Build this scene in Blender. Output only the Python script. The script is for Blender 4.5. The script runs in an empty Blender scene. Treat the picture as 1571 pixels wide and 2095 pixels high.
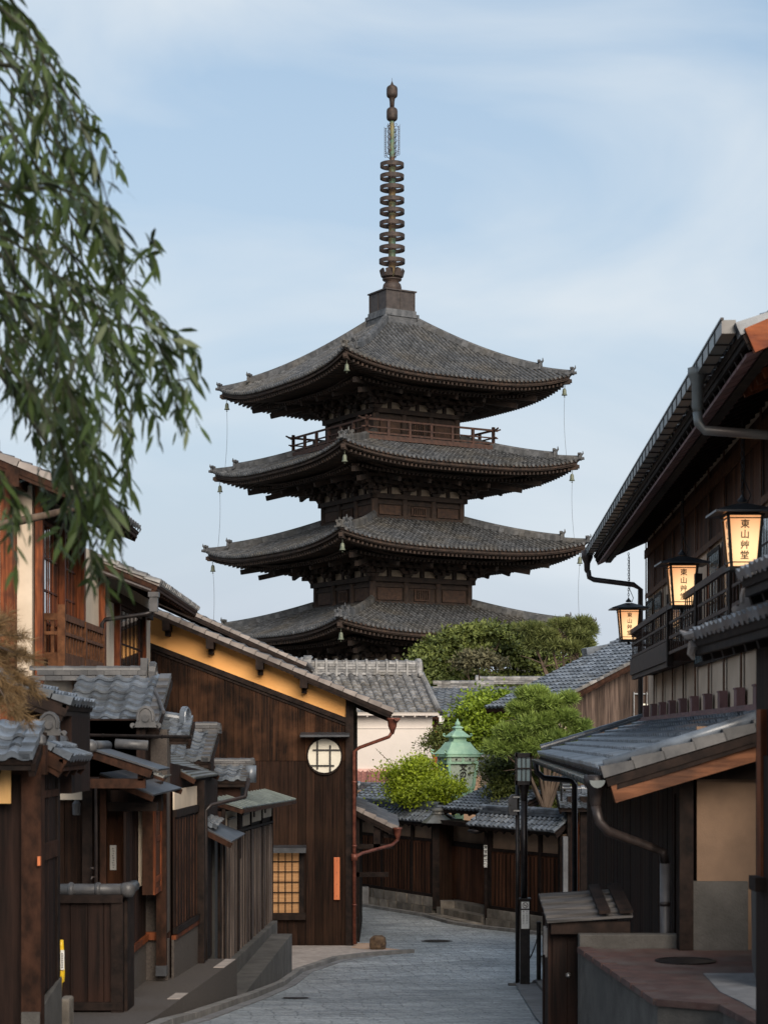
import bpy, math, random
import numpy as np
from mathutils import Vector, Matrix
random.seed(7)
RNG = np.random.default_rng(7)
scene = bpy.context.scene
COL = scene.collection
R = math.radians

# ------------------------------------------------------------------ camera
F, CX, HY = 4000.0, 785.5, 1510.0          # focal length in photo pixels, principal column, horizon row
cam_d = bpy.data.cameras.new('camera')
cam_d.sensor_fit = 'HORIZONTAL'
cam_d.sensor_width = 24.0
cam_d.lens = F / 1571.0 * 24.0
cam_d.shift_y = (HY - 1047.5) / 1571.0
cam_d.clip_start = 0.1
cam_d.clip_end = 6000
cam_d.dof.use_dof = True
cam_d.dof.focus_distance = 80.0
cam_d.dof.aperture_fstop = 5.0
cam = bpy.data.objects.new('camera', cam_d)
cam.rotation_euler = (R(90), 0, 0)
COL.objects.link(cam)
scene.camera = cam

# ------------------------------------------------------------------ world, sun, exposure
SUN_EL, SUN_AZ = R(27), R(163)             # azimuth clockwise from +Y: behind the camera, to the right
world = bpy.data.worlds.new('World')
scene.world = world
world.use_nodes = True
wn, wl = world.node_tree.nodes, world.node_tree.links
bg = wn['Background']
sky = wn.new('ShaderNodeTexSky')
sky.sky_type = 'NISHITA'
sky.sun_disc = False
sky.sun_elevation = SUN_EL
sky.sun_rotation = SUN_AZ
sky.air_density = 1.0
sky.dust_density = 1.6
sky.ozone_density = 1.6
tc = wn.new('ShaderNodeTexCoord')
mp = wn.new('ShaderNodeMapping')
mp.inputs['Rotation'].default_value = (R(8), R(-20), 0)
mp.inputs['Scale'].default_value = (2.2, 2.2, 6.5)
wl.new(tc.outputs['Generated'], mp.inputs['Vector'])
nz = wn.new('ShaderNodeTexNoise')
nz.inputs['Scale'].default_value = 1.6
nz.inputs['Detail'].default_value = 7
nz.inputs['Roughness'].default_value = 0.48
nz.inputs['Distortion'].default_value = 0.6
wl.new(mp.outputs['Vector'], nz.inputs['Vector'])
rp = wn.new('ShaderNodeMapRange')            # streaks of thin white cloud
rp.inputs['From Min'].default_value = 0.42
rp.inputs['From Max'].default_value = 0.68
rp.inputs['To Min'].default_value = 0.0
rp.inputs['To Max'].default_value = 0.85
wl.new(nz.outputs['Fac'], rp.inputs['Value'])
tint = wn.new('ShaderNodeMix'); tint.data_type = 'RGBA'; tint.blend_type = 'MULTIPLY'; tint.inputs['Factor'].default_value = 1.0
tint.inputs['B'].default_value = (.74, .96, .96, 1)
wl.new(sky.outputs['Color'], tint.inputs['A'])
sx = wn.new('ShaderNodeSeparateXYZ'); wl.new(tc.outputs['Generated'], sx.inputs[0])
hz_ = wn.new('ShaderNodeMapRange'); hz_.inputs['From Min'].default_value = 0.06; hz_.inputs['From Max'].default_value = 0.40
hz_.inputs['To Min'].default_value = 0.97; hz_.inputs['To Max'].default_value = 0.42
wl.new(sx.outputs['Z'], hz_.inputs['Value'])
mxh = wn.new('ShaderNodeMix'); mxh.data_type = 'RGBA'; mxh.inputs['B'].default_value = (3.3, 3.66, 4.18, 1)
wl.new(hz_.outputs['Result'], mxh.inputs['Factor']); wl.new(tint.outputs['Result'], mxh.inputs['A'])
mxw = wn.new('ShaderNodeMix'); mxw.data_type = 'RGBA'; mxw.inputs['B'].default_value = (4.2, 4.6, 4.95, 1)
wl.new(rp.outputs['Result'], mxw.inputs['Factor']); wl.new(mxh.outputs['Result'], mxw.inputs['A'])
wl.new(mxw.outputs['Result'], bg.inputs['Color'])
bg.inputs['Strength'].default_value = 0.105
sd = bpy.data.lights.new('sun', 'SUN')
sd.energy = 2.9
sd.angle = R(42)
sd.color = (1.0, 0.86, 0.72)
sun = bpy.data.objects.new('sun', sd)
_d = Vector((math.sin(SUN_AZ) * math.cos(SUN_EL), math.cos(SUN_AZ) * math.cos(SUN_EL), math.sin(SUN_EL)))
sun.rotation_euler = _d.to_track_quat('Z', 'Y').to_euler()
COL.objects.link(sun)
scene.view_settings.view_transform = 'Standard'
scene.view_settings.look = 'None'
scene.view_settings.exposure = 0.75
scene.view_settings.gamma = 1.0
scene.cycles.max_bounces = 6
scene.cycles.diffuse_bounces = 3
scene.cycles.transparent_max_bounces = 8
scene.cycles.use_denoising = True

# ------------------------------------------------------------------ helpers: placement
def XX(px, Y): return (px - CX) / F * Y
def ZZ(py, Y): return (HY - py) / F * Y
def P(px, py, Y): return Vector((XX(px, Y), Y, ZZ(py, Y)))
SK = 0.0461                                  # the street runs 2.6 degrees right of the lens axis
def S(x0, Y, z=0.0): return Vector((x0 + SK * Y, Y, z))
_GY = [-400, 0, 10, 19.4, 21, 25, 27, 31, 34.4, 40, 46, 53, 70, 100, 4000]
_GZ = [-1.0, -1.5, -2.12, -2.86, -3.03, -3.40, -3.59, -3.94, -4.13, -4.30, -4.44, -4.50, -4.52, -4.52, -4.6]
def gz(Y): return float(np.interp(Y, _GY, _GZ))

# ------------------------------------------------------------------ helpers: objects
ORG = {}
def tag(o, label=None, cat=None, group=None, kind=None):
    if label: o['label'] = label
    if cat: o['category'] = cat
    if group: o['group'] = group
    if kind: o['kind'] = kind
    return o
def thing(name, label, cat, loc=(0, 0, 0), group=None, rotz=0.0, org=None):
    o = bpy.data.objects.new(name, None)
    o.empty_display_size = 0.3
    COL.objects.link(o)
    o.location = loc
    o.rotation_euler = (0, 0, rotz)
    ORG[o.name] = Vector(org if org is not None else loc)
    return tag(o, label, cat, group)

class MB:
    """collects geometry and links it as ONE mesh object"""
    def __init__(s, M=None): s.v, s.f, s.M = [], [], M
    def add(s, vs, fs):
        b = len(s.v)
        if s.M is not None: vs = [s.M @ Vector(v) for v in vs]
        s.v.extend([tuple(v) for v in vs]); s.f.extend([tuple(b + i for i in f) for f in fs])
        return s
    def hexa(s, p):                          # 8 points: bottom 0-3 ccw, top 4-7
        return s.add(p, [(3, 2, 1, 0), (4, 5, 6, 7), (0, 1, 5, 4), (1, 2, 6, 5), (2, 3, 7, 6), (3, 0, 4, 7)])
    def box(s, x0, x1, y0, y1, z0, z1):
        return s.hexa([(x0, y0, z0), (x1, y0, z0), (x1, y1, z0), (x0, y1, z0), (x0, y0, z1), (x1, y0, z1), (x1, y1, z1), (x0, y1, z1)])
    def bar(s, a, b, w, h, up=(0, 0, 1)):    # rectangular bar from a to b, width w, height h
        a, b = Vector(a), Vector(b); d = (b - a).normalized(); u = Vector(up)
        if abs(d.dot(u)) > 0.98: u = Vector((0, 1, 0))
        r = d.cross(u).normalized(); u = r.cross(d).normalized()
        r = r * (w / 2); u = u * (h / 2)
        return s.hexa([a - r - u, a + r - u, b + r - u, b - r - u, a - r + u, a + r + u, b + r + u, b - r + u])
    def tube(s, pts, r, n=8, cap=True):
        pts = [Vector(p) for p in pts]; rs = r if isinstance(r, (list, tuple)) else [r] * len(pts)
        vs, fs = [], []
        ref = None
        for i, p in enumerate(pts):
            d = (pts[min(i + 1, len(pts) - 1)] - pts[max(i - 1, 0)]).normalized()
            if ref is None: ref = Vector((0, 0, 1)) if abs(d.z) < 0.9 else Vector((0, 1, 0))
            r1 = d.cross(ref).normalized(); r2 = r1.cross(d).normalized(); ref = r2
            for k in range(n):
                a = 2 * math.pi * k / n
                vs.append(p + (r1 * math.cos(a) + r2 * math.sin(a)) * rs[i])
        for i in range(len(pts) - 1):
            for k in range(n):
                k2 = (k + 1) % n
                fs.append((i * n + k, i * n + k2, (i + 1) * n + k2, (i + 1) * n + k))
        if cap:
            fs.append(tuple(range(n))[::-1]); fs.append(tuple((len(pts) - 1) * n + k for k in range(n)))
        return s.add(vs, fs)
    def lathe(s, prof, c=(0, 0, 0), n=16, sq=False):    # prof [(r,z)]; sq: square section
        c = Vector(c); vs, fs = [], []
        off = math.pi / n if sq else 0
        for r, z in prof:
            for k in range(n):
                a = 2 * math.pi * k / n + off
                vs.append(c + Vector((r * math.cos(a), r * math.sin(a), z)))
        for i in range(len(prof) - 1):
            for k in range(n):
                k2 = (k + 1) % n
                fs.append((i * n + k, i * n + k2, (i + 1) * n + k2, (i + 1) * n + k))
        fs.append(tuple(range(n))[::-1]); fs.append(tuple((len(prof) - 1) * n + k for k in range(n)))
        return s.add(vs, fs)
    def prism(s, poly, d):                   # polygon (3D points) pushed along d
        n = len(poly); d = Vector(d); a = [Vector(p) for p in poly]; b = [p + d for p in a]
        return s.add(a + b, [tuple(range(n))[::-1], tuple(n + i for i in range(n))] + [(i, (i + 1) % n, n + (i + 1) % n, n + i) for i in range(n)])
    def wbox(s, A, B, z0, z1, o0, o1):       # box standing on the plan line A-B; out is to the right of A->B
        A, B = Vector(A[:2]), Vector(B[:2]); d = (B - A).normalized(); n = Vector((d.y, -d.x))
        if not isinstance(z0, (tuple, list)): z0 = (z0, z0)
        if not isinstance(z1, (tuple, list)): z1 = (z1, z1)
        a0, a1, b0, b1 = A + n * o0, A + n * o1, B + n * o0, B + n * o1
        return s.hexa([(a1.x, a1.y, z0[0]), (b1.x, b1.y, z0[1]), (b0.x, b0.y, z0[1]), (a0.x, a0.y, z0[0]),
                       (a1.x, a1.y, z1[0]), (b1.x, b1.y, z1[1]), (b0.x, b0.y, z1[1]), (a0.x, a0.y, z1[0])])
    def planks(s, A, B, z0, z1, w=0.2, out=0.0, t=0.02, jit=0.006, gap=0.006):
        A, B = Vector(A[:2]), Vector(B[:2]); L = (B - A).length; n = max(1, int(round(L / w)))
        if not isinstance(z0, (tuple, list)): z0 = (z0, z0)
        if not isinstance(z1, (tuple, list)): z1 = (z1, z1)
        cuts = [0.0] + [(i + random.uniform(-.12, .12)) / n for i in range(1, n)] + [1.0]
        g = gap / L / 2
        for i in range(n):
            f0, f1 = cuts[i] + g, cuts[i + 1] - g
            j = random.uniform(0, jit)
            lz = lambda z, f: z[0] + (z[1] - z[0]) * f
            s.wbox(A.lerp(B, f0), A.lerp(B, f1), (lz(z0, f0), lz(z0, f1)), (lz(z1, f0), lz(z1, f1)), out, out + t + j)
        return s
    def build(s, name, mat, parent=None, smooth=False, bevel=0.0, kind=None, label=None):
        me = bpy.data.meshes.new(name)
        me.from_pydata(s.v, [], s.f)
        me.materials.append(mat)
        o = bpy.data.objects.new(name, me); COL.objects.link(o)
        if parent is not None:
            off = ORG[parent.name]
            me.transform(Matrix.Translation(-off))
            o.parent = parent; ORG[o.name] = off
        if 'pipe' in name or name in ('chain', 'pole', 'water_pipe', 'railing_pipe'): smooth = True
        if smooth: me.polygons.foreach_set('use_smooth', [True] * len(me.polygons))
        if bevel > 0:
            m = o.modifiers.new('bevel', 'BEVEL'); m.width = bevel; m.segments = 2; m.limit_method = 'ANGLE'
        if kind: o['kind'] = kind
        if label: o['label'] = label
        me.update()
        return o

def copy_tree(o, parent=None):
    c = o.copy(); COL.objects.link(c); c.parent = parent
    for ch in [x for x in scene.objects if x.parent == o]:
        copy_tree(ch, c)
    return c

def text_mb(mb, body, size, M, depth=0.0, font_w=0.0):
    """flat lettering, placed by matrix M (text x right, y up)"""
    c = bpy.data.curves.new('lettering', 'FONT'); c.body = body; c.size = size
    c.align_x = 'CENTER'; c.align_y = 'CENTER'; c.offset = font_w; c.resolution_u = 3
    o = bpy.data.objects.new('lettering', c); COL.objects.link(o)
    dg = bpy.context.evaluated_depsgraph_get(); dg.update()
    me = bpy.data.meshes.new_from_object(o.evaluated_get(dg))
    mb.add([M @ v.co for v in me.vertices], [tuple(p.vertices) for p in me.polygons])
    bpy.data.objects.remove(o); bpy.data.curves.remove(c); bpy.data.meshes.remove(me)
def vtext(mb, chars, size, top, right, up, pitch=None, w=0.0):
    """characters set one under another; top = centre of the first; right/up are the plane's axes"""
    r, u = Vector(right).normalized(), Vector(up).normalized(); n = r.cross(u)
    pitch = pitch or size * 1.05
    for i, ch in enumerate(chars):
        c = Vector(top) - u * (i * pitch)
        M = Matrix(((r.x, u.x, n.x, c.x), (r.y, u.y, n.y, c.y), (r.z, u.z, n.z, c.z), (0, 0, 0, 1)))
        text_mb(mb, ch, size, M, font_w=w)

# ------------------------------------------------------------------ helpers: materials
def mk(name, c1, c2, rough=0.7, sc=(6, 6, 6), isl=0.0, bump=0.0, metal=0.0, stain=None, stain_sc=0.6, stain_amt=0.5, lo=0.35, hi=0.65, detail=6, bscale=None, emit=0.0, spec=0.5, grain=None):
    m = bpy.data.materials.new(name); m.use_nodes = True
    N, L = m.node_tree.nodes, m.node_tree.links
    b = N['Principled BSDF']
    b.inputs['Roughness'].default_value = rough; b.inputs['Metallic'].default_value = metal
    b.inputs['Specular IOR Level'].default_value = spec
    t = N.new('ShaderNodeTexCoord'); mpn = N.new('ShaderNodeMapping'); mpn.inputs['Scale'].default_value = sc
    L.new(t.outputs['Object'], mpn.inputs['Vector'])
    n1 = N.new('ShaderNodeTexNoise'); n1.inputs['Scale'].default_value = 1.0; n1.inputs['Detail'].default_value = detail; n1.inputs['Roughness'].default_value = 0.62
    L.new(mpn.outputs['Vector'], n1.inputs['Vector'])
    geo = N.new('ShaderNodeNewGeometry')
    vec = n1
    if isl > 0:                              # shift the grain from piece to piece
        ad = N.new('ShaderNodeVectorMath'); ad.operation = 'ADD'
        cb = N.new('ShaderNodeCombineXYZ'); mu = N.new('ShaderNodeMath'); mu.operation = 'MULTIPLY'; mu.inputs[1].default_value = 37.0
        L.new(geo.outputs['Random Per Island'], mu.inputs[0])
        for k in 'XYZ': L.new(mu.outputs[0], cb.inputs[k])
        L.new(mpn.outputs['Vector'], ad.inputs[0]); L.new(cb.outputs[0], ad.inputs[1]); L.new(ad.outputs[0], n1.inputs['Vector'])
    mr = N.new('ShaderNodeMapRange'); mr.inputs['From Min'].default_value = lo; mr.inputs['From Max'].default_value = hi
    L.new(n1.outputs['Fac'], mr.inputs['Value'])
    mx = N.new('ShaderNodeMix'); mx.data_type = 'RGBA'
    mx.inputs['A'].default_value = (*c1, 1); mx.inputs['B'].default_value = (*c2, 1)
    L.new(mr.outputs['Result'], mx.inputs['Factor'])
    col = mx.outputs['Result']
    if stain:
        n2 = N.new('ShaderNodeTexNoise'); n2.inputs['Scale'].default_value = stain_sc; n2.inputs['Detail'].default_value = 5
        L.new(t.outputs['Object'], n2.inputs['Vector'])
        mr2 = N.new('ShaderNodeMapRange'); mr2.inputs['From Min'].default_value = 0.46; mr2.inputs['From Max'].default_value = 0.68; mr2.inputs['To Max'].default_value = stain_amt
        L.new(n2.outputs['Fac'], mr2.inputs['Value'])
        mx2 = N.new('ShaderNodeMix'); mx2.data_type = 'RGBA'; mx2.inputs['B'].default_value = (*stain, 1)
        L.new(mr2.outputs['Result'], mx2.inputs['Factor']); L.new(col, mx2.inputs['A']); col = mx2.outputs['Result']
    if isl > 0:
        mi = N.new('ShaderNodeMapRange'); mi.inputs['To Min'].default_value = 1 - isl; mi.inputs['To Max'].default_value = 1 + isl
        L.new(geo.outputs['Random Per Island'], mi.inputs['Value'])
        mm = N.new('ShaderNodeVectorMath'); mm.operation = 'SCALE'
        L.new(col, mm.inputs[0]); L.new(mi.outputs['Result'], mm.inputs['Scale']); col = mm.outputs[0]
    L.new(col, b.inputs['Base Color'])
    if bump > 0:
        bp = N.new('ShaderNodeBump'); bp.inputs['Strength'].default_value = bump; bp.inputs['Distance'].default_value = 0.02
        src = n1
        if bscale:
            src = N.new('ShaderNodeTexNoise'); src.inputs['Scale'].default_value = bscale; src.inputs['Detail'].default_value = 4
            L.new(t.outputs['Object'], src.inputs['Vector'])
        L.new(src.outputs['Fac'], bp.inputs['Height']); L.new(bp.outputs['Normal'], b.inputs['Normal'])
    if emit > 0:
        L.new(col, b.inputs['Emission Color']); b.inputs['Emission Strength'].default_value = emit
    return m

M = {}
WV = (16, 16, 0.9)                          # grain running up
M['board_dark'] = mk('board_dark', (.006, .0036, .0028), (.028, .0135, .0085), .8, (30, 30, 1.2), isl=.35, bump=.35, stain=(.055, .028, .016), stain_sc=1.1, stain_amt=.25, spec=.12)
M['board_gable'] = mk('board_gable', (.007, .004, .003), (.042, .019, .010), .8, (34, 34, 1.3), isl=.38, bump=.5, stain=(.15, .066, .032), stain_sc=1.3, stain_amt=.36, lo=.42, hi=.72, spec=.12)
M['board_grey'] = mk('board_grey', (.030, .020, .017), (.175, .140, .122), .85, (34, 34, 1.0), isl=.30, bump=.6, spec=.12)
M['board_barn'] = mk('board_barn', (.030, .021, .018), (.110, .078, .062), .85, (20, 20, 1.0), isl=.35, bump=.5, spec=.12)
M['board_lid'] = mk('board_lid', (.028, .026, .026), (.115, .108, .105), .8, (1.2, 30, 30), isl=.3, bump=.5, spec=.2)
M['board_black'] = mk('board_black', (.0065, .0045, .004), (.024, .013, .010), .75, WV, isl=.4, bump=.3, stain=(.055, .020, .011), stain_amt=.35, spec=.12)
M['board_red'] = mk('board_red', (.032, .0145, .009), (.115, .047, .024), .75, WV, isl=.35, bump=.35, stain=(.02, .012, .01), stain_sc=.9, stain_amt=.6, spec=.12)
M['beam'] = mk('beam', (.015, .0075, .005), (.050, .022, .013), .75, (9, 9, 5), isl=.2, bump=.3, spec=.12)
M['beam_brown2'] = mk('beam_brown2', (.018, .010, .008), (.055, .027, .019), .6, (9, 9, 9), isl=.3, bump=.2, spec=.2)
M['beam_brown'] = mk('beam_brown', (.050, .021, .010), (.135, .058, .027), .7, (9, 9, 9), isl=.2, bump=.2, spec=.12)
M['beam_black'] = mk('beam_black', (.0075, .0055, .005), (.024, .015, .012), .7, (7, 7, 7), isl=.2, bump=.2, spec=.12)
M['beam_red'] = mk('beam_red', (.070, .020, .009), (.225, .066, .024), .6, (26, 26, 1.6), isl=.25, bump=.4, stain=(.035, .015, .010), stain_sc=2.6, stain_amt=.85, spec=.12)
M['beam_orange'] = mk('beam_orange', (.16, .035, .012), (.36, .10, .03), .55, (2, 9, 9), isl=.2, bump=.4, stain=(.04, .02, .018), stain_sc=2.0, stain_amt=.9, spec=.12)
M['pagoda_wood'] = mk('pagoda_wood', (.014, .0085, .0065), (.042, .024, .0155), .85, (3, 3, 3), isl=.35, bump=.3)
M['pagoda_panel'] = mk('pagoda_panel', (.024, .013, .009), (.062, .031, .018), .85, (5, 5, 5), isl=.25, bump=.3)
M['pagoda_rail'] = mk('pagoda_rail', (.024, .012, .009), (.065, .029, .019), .8, (4, 4, 4), isl=.25, bump=.3)
M['pagoda_plaster'] = mk('pagoda_plaster', (.22, .17, .12), (.36, .28, .21), .9, (3, 3, 3))
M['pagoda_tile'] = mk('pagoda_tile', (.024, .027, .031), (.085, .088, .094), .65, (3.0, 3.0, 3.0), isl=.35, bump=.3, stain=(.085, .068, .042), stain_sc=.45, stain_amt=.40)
M['tile'] = mk('tile', (.045, .054, .068), (.135, .158, .190), .30, (3.5, 3.5, 3.5), isl=.34, bump=.10, spec=.6, stain=(.085, .078, .062), stain_sc=1.6, stain_amt=.35)
M['tile_old'] = mk('tile_old', (.060, .062, .068), (.230, .225, .220), .5, (4, 4, 4), isl=.42, bump=.2, stain=(.13, .10, .055), stain_sc=1.1, stain_amt=.4)
M['tile_verge'] = mk('tile_verge', (.150, .125, .115), (.260, .225, .205), .6, (3, 3, 3), isl=.2, bump=.15)
M['tile_dark'] = mk('tile_dark', (.035, .036, .040), (.095, .092, .092), .45, (4, 4, 4), isl=.25, bump=.15)
M['plaster'] = mk('plaster', (.52, .43, .33), (.62, .52, .41), .9, (2, 2, 2), bump=.1, bscale=60, stain=(.34, .28, .22), stain_sc=.9, stain_amt=.4)
M['plaster_inn'] = mk('plaster_inn', (.54, .41, .30), (.64, .50, .38), .9, (2, 2, 2), bump=.1, bscale=60, stain=(.38, .28, .20), stain_sc=.9, stain_amt=.5)
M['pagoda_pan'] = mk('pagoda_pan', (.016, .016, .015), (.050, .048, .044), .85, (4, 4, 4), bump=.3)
M['plaster_ochre'] = mk('plaster_ochre', (.20, .128, .084), (.265, .170, .110), .9, (2, 2, 2), bump=.15, bscale=70, stain=(.13, .085, .058), stain_sc=1.3, stain_amt=.7)
M['plaster_orange'] = mk('plaster_orange', (.84, .42, .135), (.88, .46, .16), .9, (1.2, 1.2, 1.2), bump=.1, bscale=50, stain=(.78, .37, .115), stain_sc=.8, stain_amt=.5)
M['plaster_white'] = mk('plaster_white', (.52, .475, .435), (.60, .55, .51), .9, (1, 1, 1), bump=.05, bscale=40, stain=(.52, .46, .42), stain_sc=.5, stain_amt=.5)
M['concrete'] = mk('concrete', (.050, .046, .042), (.105, .098, .090), .9, (3, 3, 3), bump=.4, bscale=55, stain=(.05, .048, .045), stain_sc=1.3, stain_amt=.6)
M['wash'] = mk('wash', (.038, .031, .027), (.092, .076, .066), .92, (38, 38, 38), bump=.5, bscale=90, stain=(.06, .05, .045), stain_sc=1.0, stain_amt=.6, lo=.3, hi=.7)
M['stone'] = mk('stone', (.115, .098, .080), (.240, .210, .175), .9, (4, 4, 4), isl=.3, bump=.5, bscale=22, stain=(.06, .055, .05), stain_sc=1.5, stain_amt=.7)
M['stone_light'] = mk('stone_light', (.30, .26, .235), (.46, .40, .36), .85, (8, 8, 8), isl=.12, bump=.25, bscale=40, stain=(.22, .19, .17), stain_sc=1.2, stain_amt=.6)
M['sand_paving'] = mk('sand_paving', (.40, .26, .18), (.52, .36, .26), .9, (9, 9, 9), bump=.2, bscale=60)
M['kerb'] = mk('kerb', (.13, .125, .12), (.22, .21, .20), .85, (6, 6, 6), isl=.08, bump=.35, bscale=30, stain=(.09, .085, .08), stain_sc=2, stain_amt=.6)
M['rock'] = mk('rock', (.040, .024, .014), (.150, .095, .055), .95, (11, 11, 11), bump=.9, bscale=26)
M['terracotta'] = mk('terracotta', (.050, .025, .021), (.092, .045, .038), .75, (5, 5, 5), bump=.3, bscale=35, stain=(.085, .075, .068), stain_sc=2.6, stain_amt=.75)
M['slab_grey'] = mk('slab_grey', (.13, .13, .135), (.21, .21, .215), .8, (5, 5, 5), bump=.3, bscale=40, stain=(.08, .075, .075), stain_sc=1.5, stain_amt=.5)
M['copper_pipe'] = mk('copper_pipe', (.100, .028, .018), (.240, .080, .050), .45, (9, 9, 9), metal=.35, bump=.1)
M['pipe_grey'] = mk('pipe_grey', (.040, .040, .044), (.085, .083, .088), .5, (5, 5, 5), metal=.2)
M['pipe_brown'] = mk('pipe_brown', (.020, .016, .016), (.050, .037, .034), .45, (5, 5, 5), metal=.3)
M['beam_long'] = mk('beam_long', (.070, .028, .015), (.205, .085, .042), .65, (1.6, 16, 16), isl=.2, bump=.4, stain=(.03, .018, .014), stain_sc=3, stain_amt=.6, spec=.15)
M['pipe_pale'] = mk('pipe_pale', (.055, .054, .060), (.10, .098, .105), .5, (5, 5, 5), stain=(.07, .05, .045), stain_sc=3, stain_amt=.5)
M['gutter_green'] = mk('gutter_green', (.070, .086, .090), (.165, .182, .182), .4, (2.0, 2.0, 2.0), metal=.3, bump=.1, stain=(.12, .08, .07), stain_sc=1.1, stain_amt=.6)
M['metal_sheet'] = mk('metal_sheet', (.085, .088, .085), (.165, .170, .165), .42, (3, 3, 3), isl=.2, metal=.3, bump=.08, stain=(.10, .085, .06), stain_sc=1.6, stain_amt=.5)
M['metal_dark'] = mk('metal_dark', (.035, .038, .044), (.070, .074, .084), .4, (3, 3, 3), metal=.3, bump=.05)
M['metal_green'] = mk('metal_green', (.085, .105, .10), (.155, .185, .175), .5, (3, 3, 3), isl=.15, metal=.2, bump=.08)
M['black_metal'] = mk('black_metal', (.010, .009, .010), (.028, .022, .022), .42, (9, 9, 9), metal=.4, bump=.1)
M['steel'] = mk('steel', (.42, .40, .38), (.62, .60, .58), .35, (9, 9, 9), metal=.8)
M['rust_roof'] = mk('rust_roof', (.150, .045, .032), (.340, .130, .095), .6, (5, 5, 5), isl=.3, bump=.2)
M['flashing_red'] = mk('flashing_red', (.130, .062, .062), (.200, .100, .098), .7, (4, 4, 4), bump=.15, stain=(.08, .05, .05), stain_sc=1.5, stain_amt=.6)
M['flashing_pink'] = mk('flashing_pink', (.50, .30, .26), (.62, .42, .37), .7, (4, 4, 4))
M['copper_green'] = mk('copper_green', (.20, .36, .265), (.31, .48, .35), .55, (4, 4, 4), bump=.12, stain=(.10, .20, .18), stain_sc=1.6, stain_amt=.5)
M['milk_glass'] = mk('milk_glass', (.30, .36, .31), (.37, .43, .37), .4, (3, 3, 3))
M['ink'] = mk('ink', (.010, .010, .009), (.020, .018, .016), .6, (3, 3, 3))
M['ink_grey'] = mk('ink_grey', (.10, .09, .09), (.16, .14, .14), .6, (3, 3, 3))
M['spire_iron'] = mk('spire_iron', (.016, .012, .011), (.060, .038, .029), .65, (4, 4, 4), metal=.2, bump=.4)
M['spire_pipe'] = mk('spire_pipe', (.060, .030, .016), (.075, .140, .095), .6, (1.2, 1.2, 1.6), metal=.2, bump=.3, stain=(.24, .16, .05), stain_sc=1.25, stain_amt=.8, lo=.44, hi=.56, detail=3)
M['spire_box'] = mk('spire_box', (.024, .019, .018), (.058, .046, .042), .6, (3, 3, 3), metal=.2, bump=.2)
M['bell'] = mk('bell', (.080, .100, .070), (.16, .17, .12), .5, (9, 9, 9), metal=.3)
M['paper'] = mk('paper', (.66, .62, .52), (.74, .70, .60), .85, (3, 3, 3))
M['paper_white'] = mk('paper_white', (.72, .71, .68), (.78, .77, .74), .8, (5, 5, 5))
M['sign_orange'] = mk('sign_orange', (.46, .115, .035), (.62, .18, .06), .5, (12, 12, 1), bump=.1)
M['sign_gold'] = mk('sign_gold', (.42, .23, .075), (.58, .35, .13), .6, (12, 12, 1), bump=.1)
M['yellow_paint'] = mk('yellow_paint', (.74, .46, .015), (.80, .52, .02), .4, (5, 5, 5))
M['white_paint'] = mk('white_paint', (.68, .66, .63), (.76, .74, .71), .6, (6, 6, 6), stain=(.45, .42, .4), stain_sc=8, stain_amt=.6)
M['twig'] = mk('twig', (.012, .014, .007), (.040, .040, .018), .8, (9, 9, 2))
M['bark'] = mk('bark', (.040, .026, .018), (.115, .080, .056), .9, (9, 9, 2), bump=.6)
M['wire'] = mk('wire', (.02, .02, .02), (.05, .05, .05), .5)

def glass_mat(name, tint, rough=.06):
    m = bpy.data.materials.new(name); m.use_nodes = True
    N, L = m.node_tree.nodes, m.node_tree.links
    b = N['Principled BSDF']; b.inputs['Base Color'].default_value = (*tint, 1); b.inputs['Roughness'].default_value = rough
    b.inputs['Specular IOR Level'].default_value = 0.9; b.inputs['Coat Weight'].default_value = .6
    t = N.new('ShaderNodeTexCoord'); n = N.new('ShaderNodeTexNoise'); n.inputs['Scale'].default_value = 1.5
    bp = N.new('ShaderNodeBump'); bp.inputs['Strength'].default_value = .08
    L.new(t.outputs['Object'], n.inputs['Vector']); L.new(n.outputs['Fac'], bp.inputs['Height']); L.new(bp.outputs['Normal'], b.inputs['Normal'])
    return m
M['glass'] = glass_mat('glass', (.035, .036, .036))
M['glass_blue'] = glass_mat('glass_blue', (.22, .29, .31), .25)

def lamp_mat(name, warm, hot, strength):
    """back-lit paper: the bulb sits low behind the sheet, so it is brightest there"""
    m = bpy.data.materials.new(name); m.use_nodes = True
    N, L = m.node_tree.nodes, m.node_tree.links
    b = N['Principled BSDF']; b.inputs['Base Color'].default_value = (.6, .45, .3, 1); b.inputs['Roughness'].default_value = .8
    t = N.new('ShaderNodeTexCoord'); sub = N.new('ShaderNodeVectorMath'); sub.operation = 'SUBTRACT'; sub.inputs[1].default_value = (.05, -.05, .14)
    ln = N.new('ShaderNodeVectorMath'); ln.operation = 'LENGTH'
    mr = N.new('ShaderNodeMapRange'); mr.inputs['From Min'].default_value = .08; mr.inputs['From Max'].default_value = .40
    mr.interpolation_type = 'SMOOTHSTEP'
    mx = N.new('ShaderNodeMix'); mx.data_type = 'RGBA'; mx.inputs['A'].default_value = (*hot, 1); mx.inputs['B'].default_value = (*warm, 1)
    L.new(t.outputs['Object'], sub.inputs[0]); L.new(sub.outputs[0], ln.inputs[0]); L.new(ln.outputs['Value'], mr.inputs['Value'])
    L.new(mr.outputs['Result'], mx.inputs['Factor']); L.new(mx.outputs['Result'], b.inputs['Emission Color'])
    b.inputs['Emission Strength'].default_value = strength
    return m
M['lantern_paper'] = lamp_mat('lantern_paper', (.50, .215, .085), (.86, .53, .26), 1.0)
M['amber_blind'] = mk('amber_blind', (.30, .15, .062), (.42, .23, .10), .8, (1, 1, 26), bump=.2, emit=.10)  # faint emission makes the blind glow as if lit from behind

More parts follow.
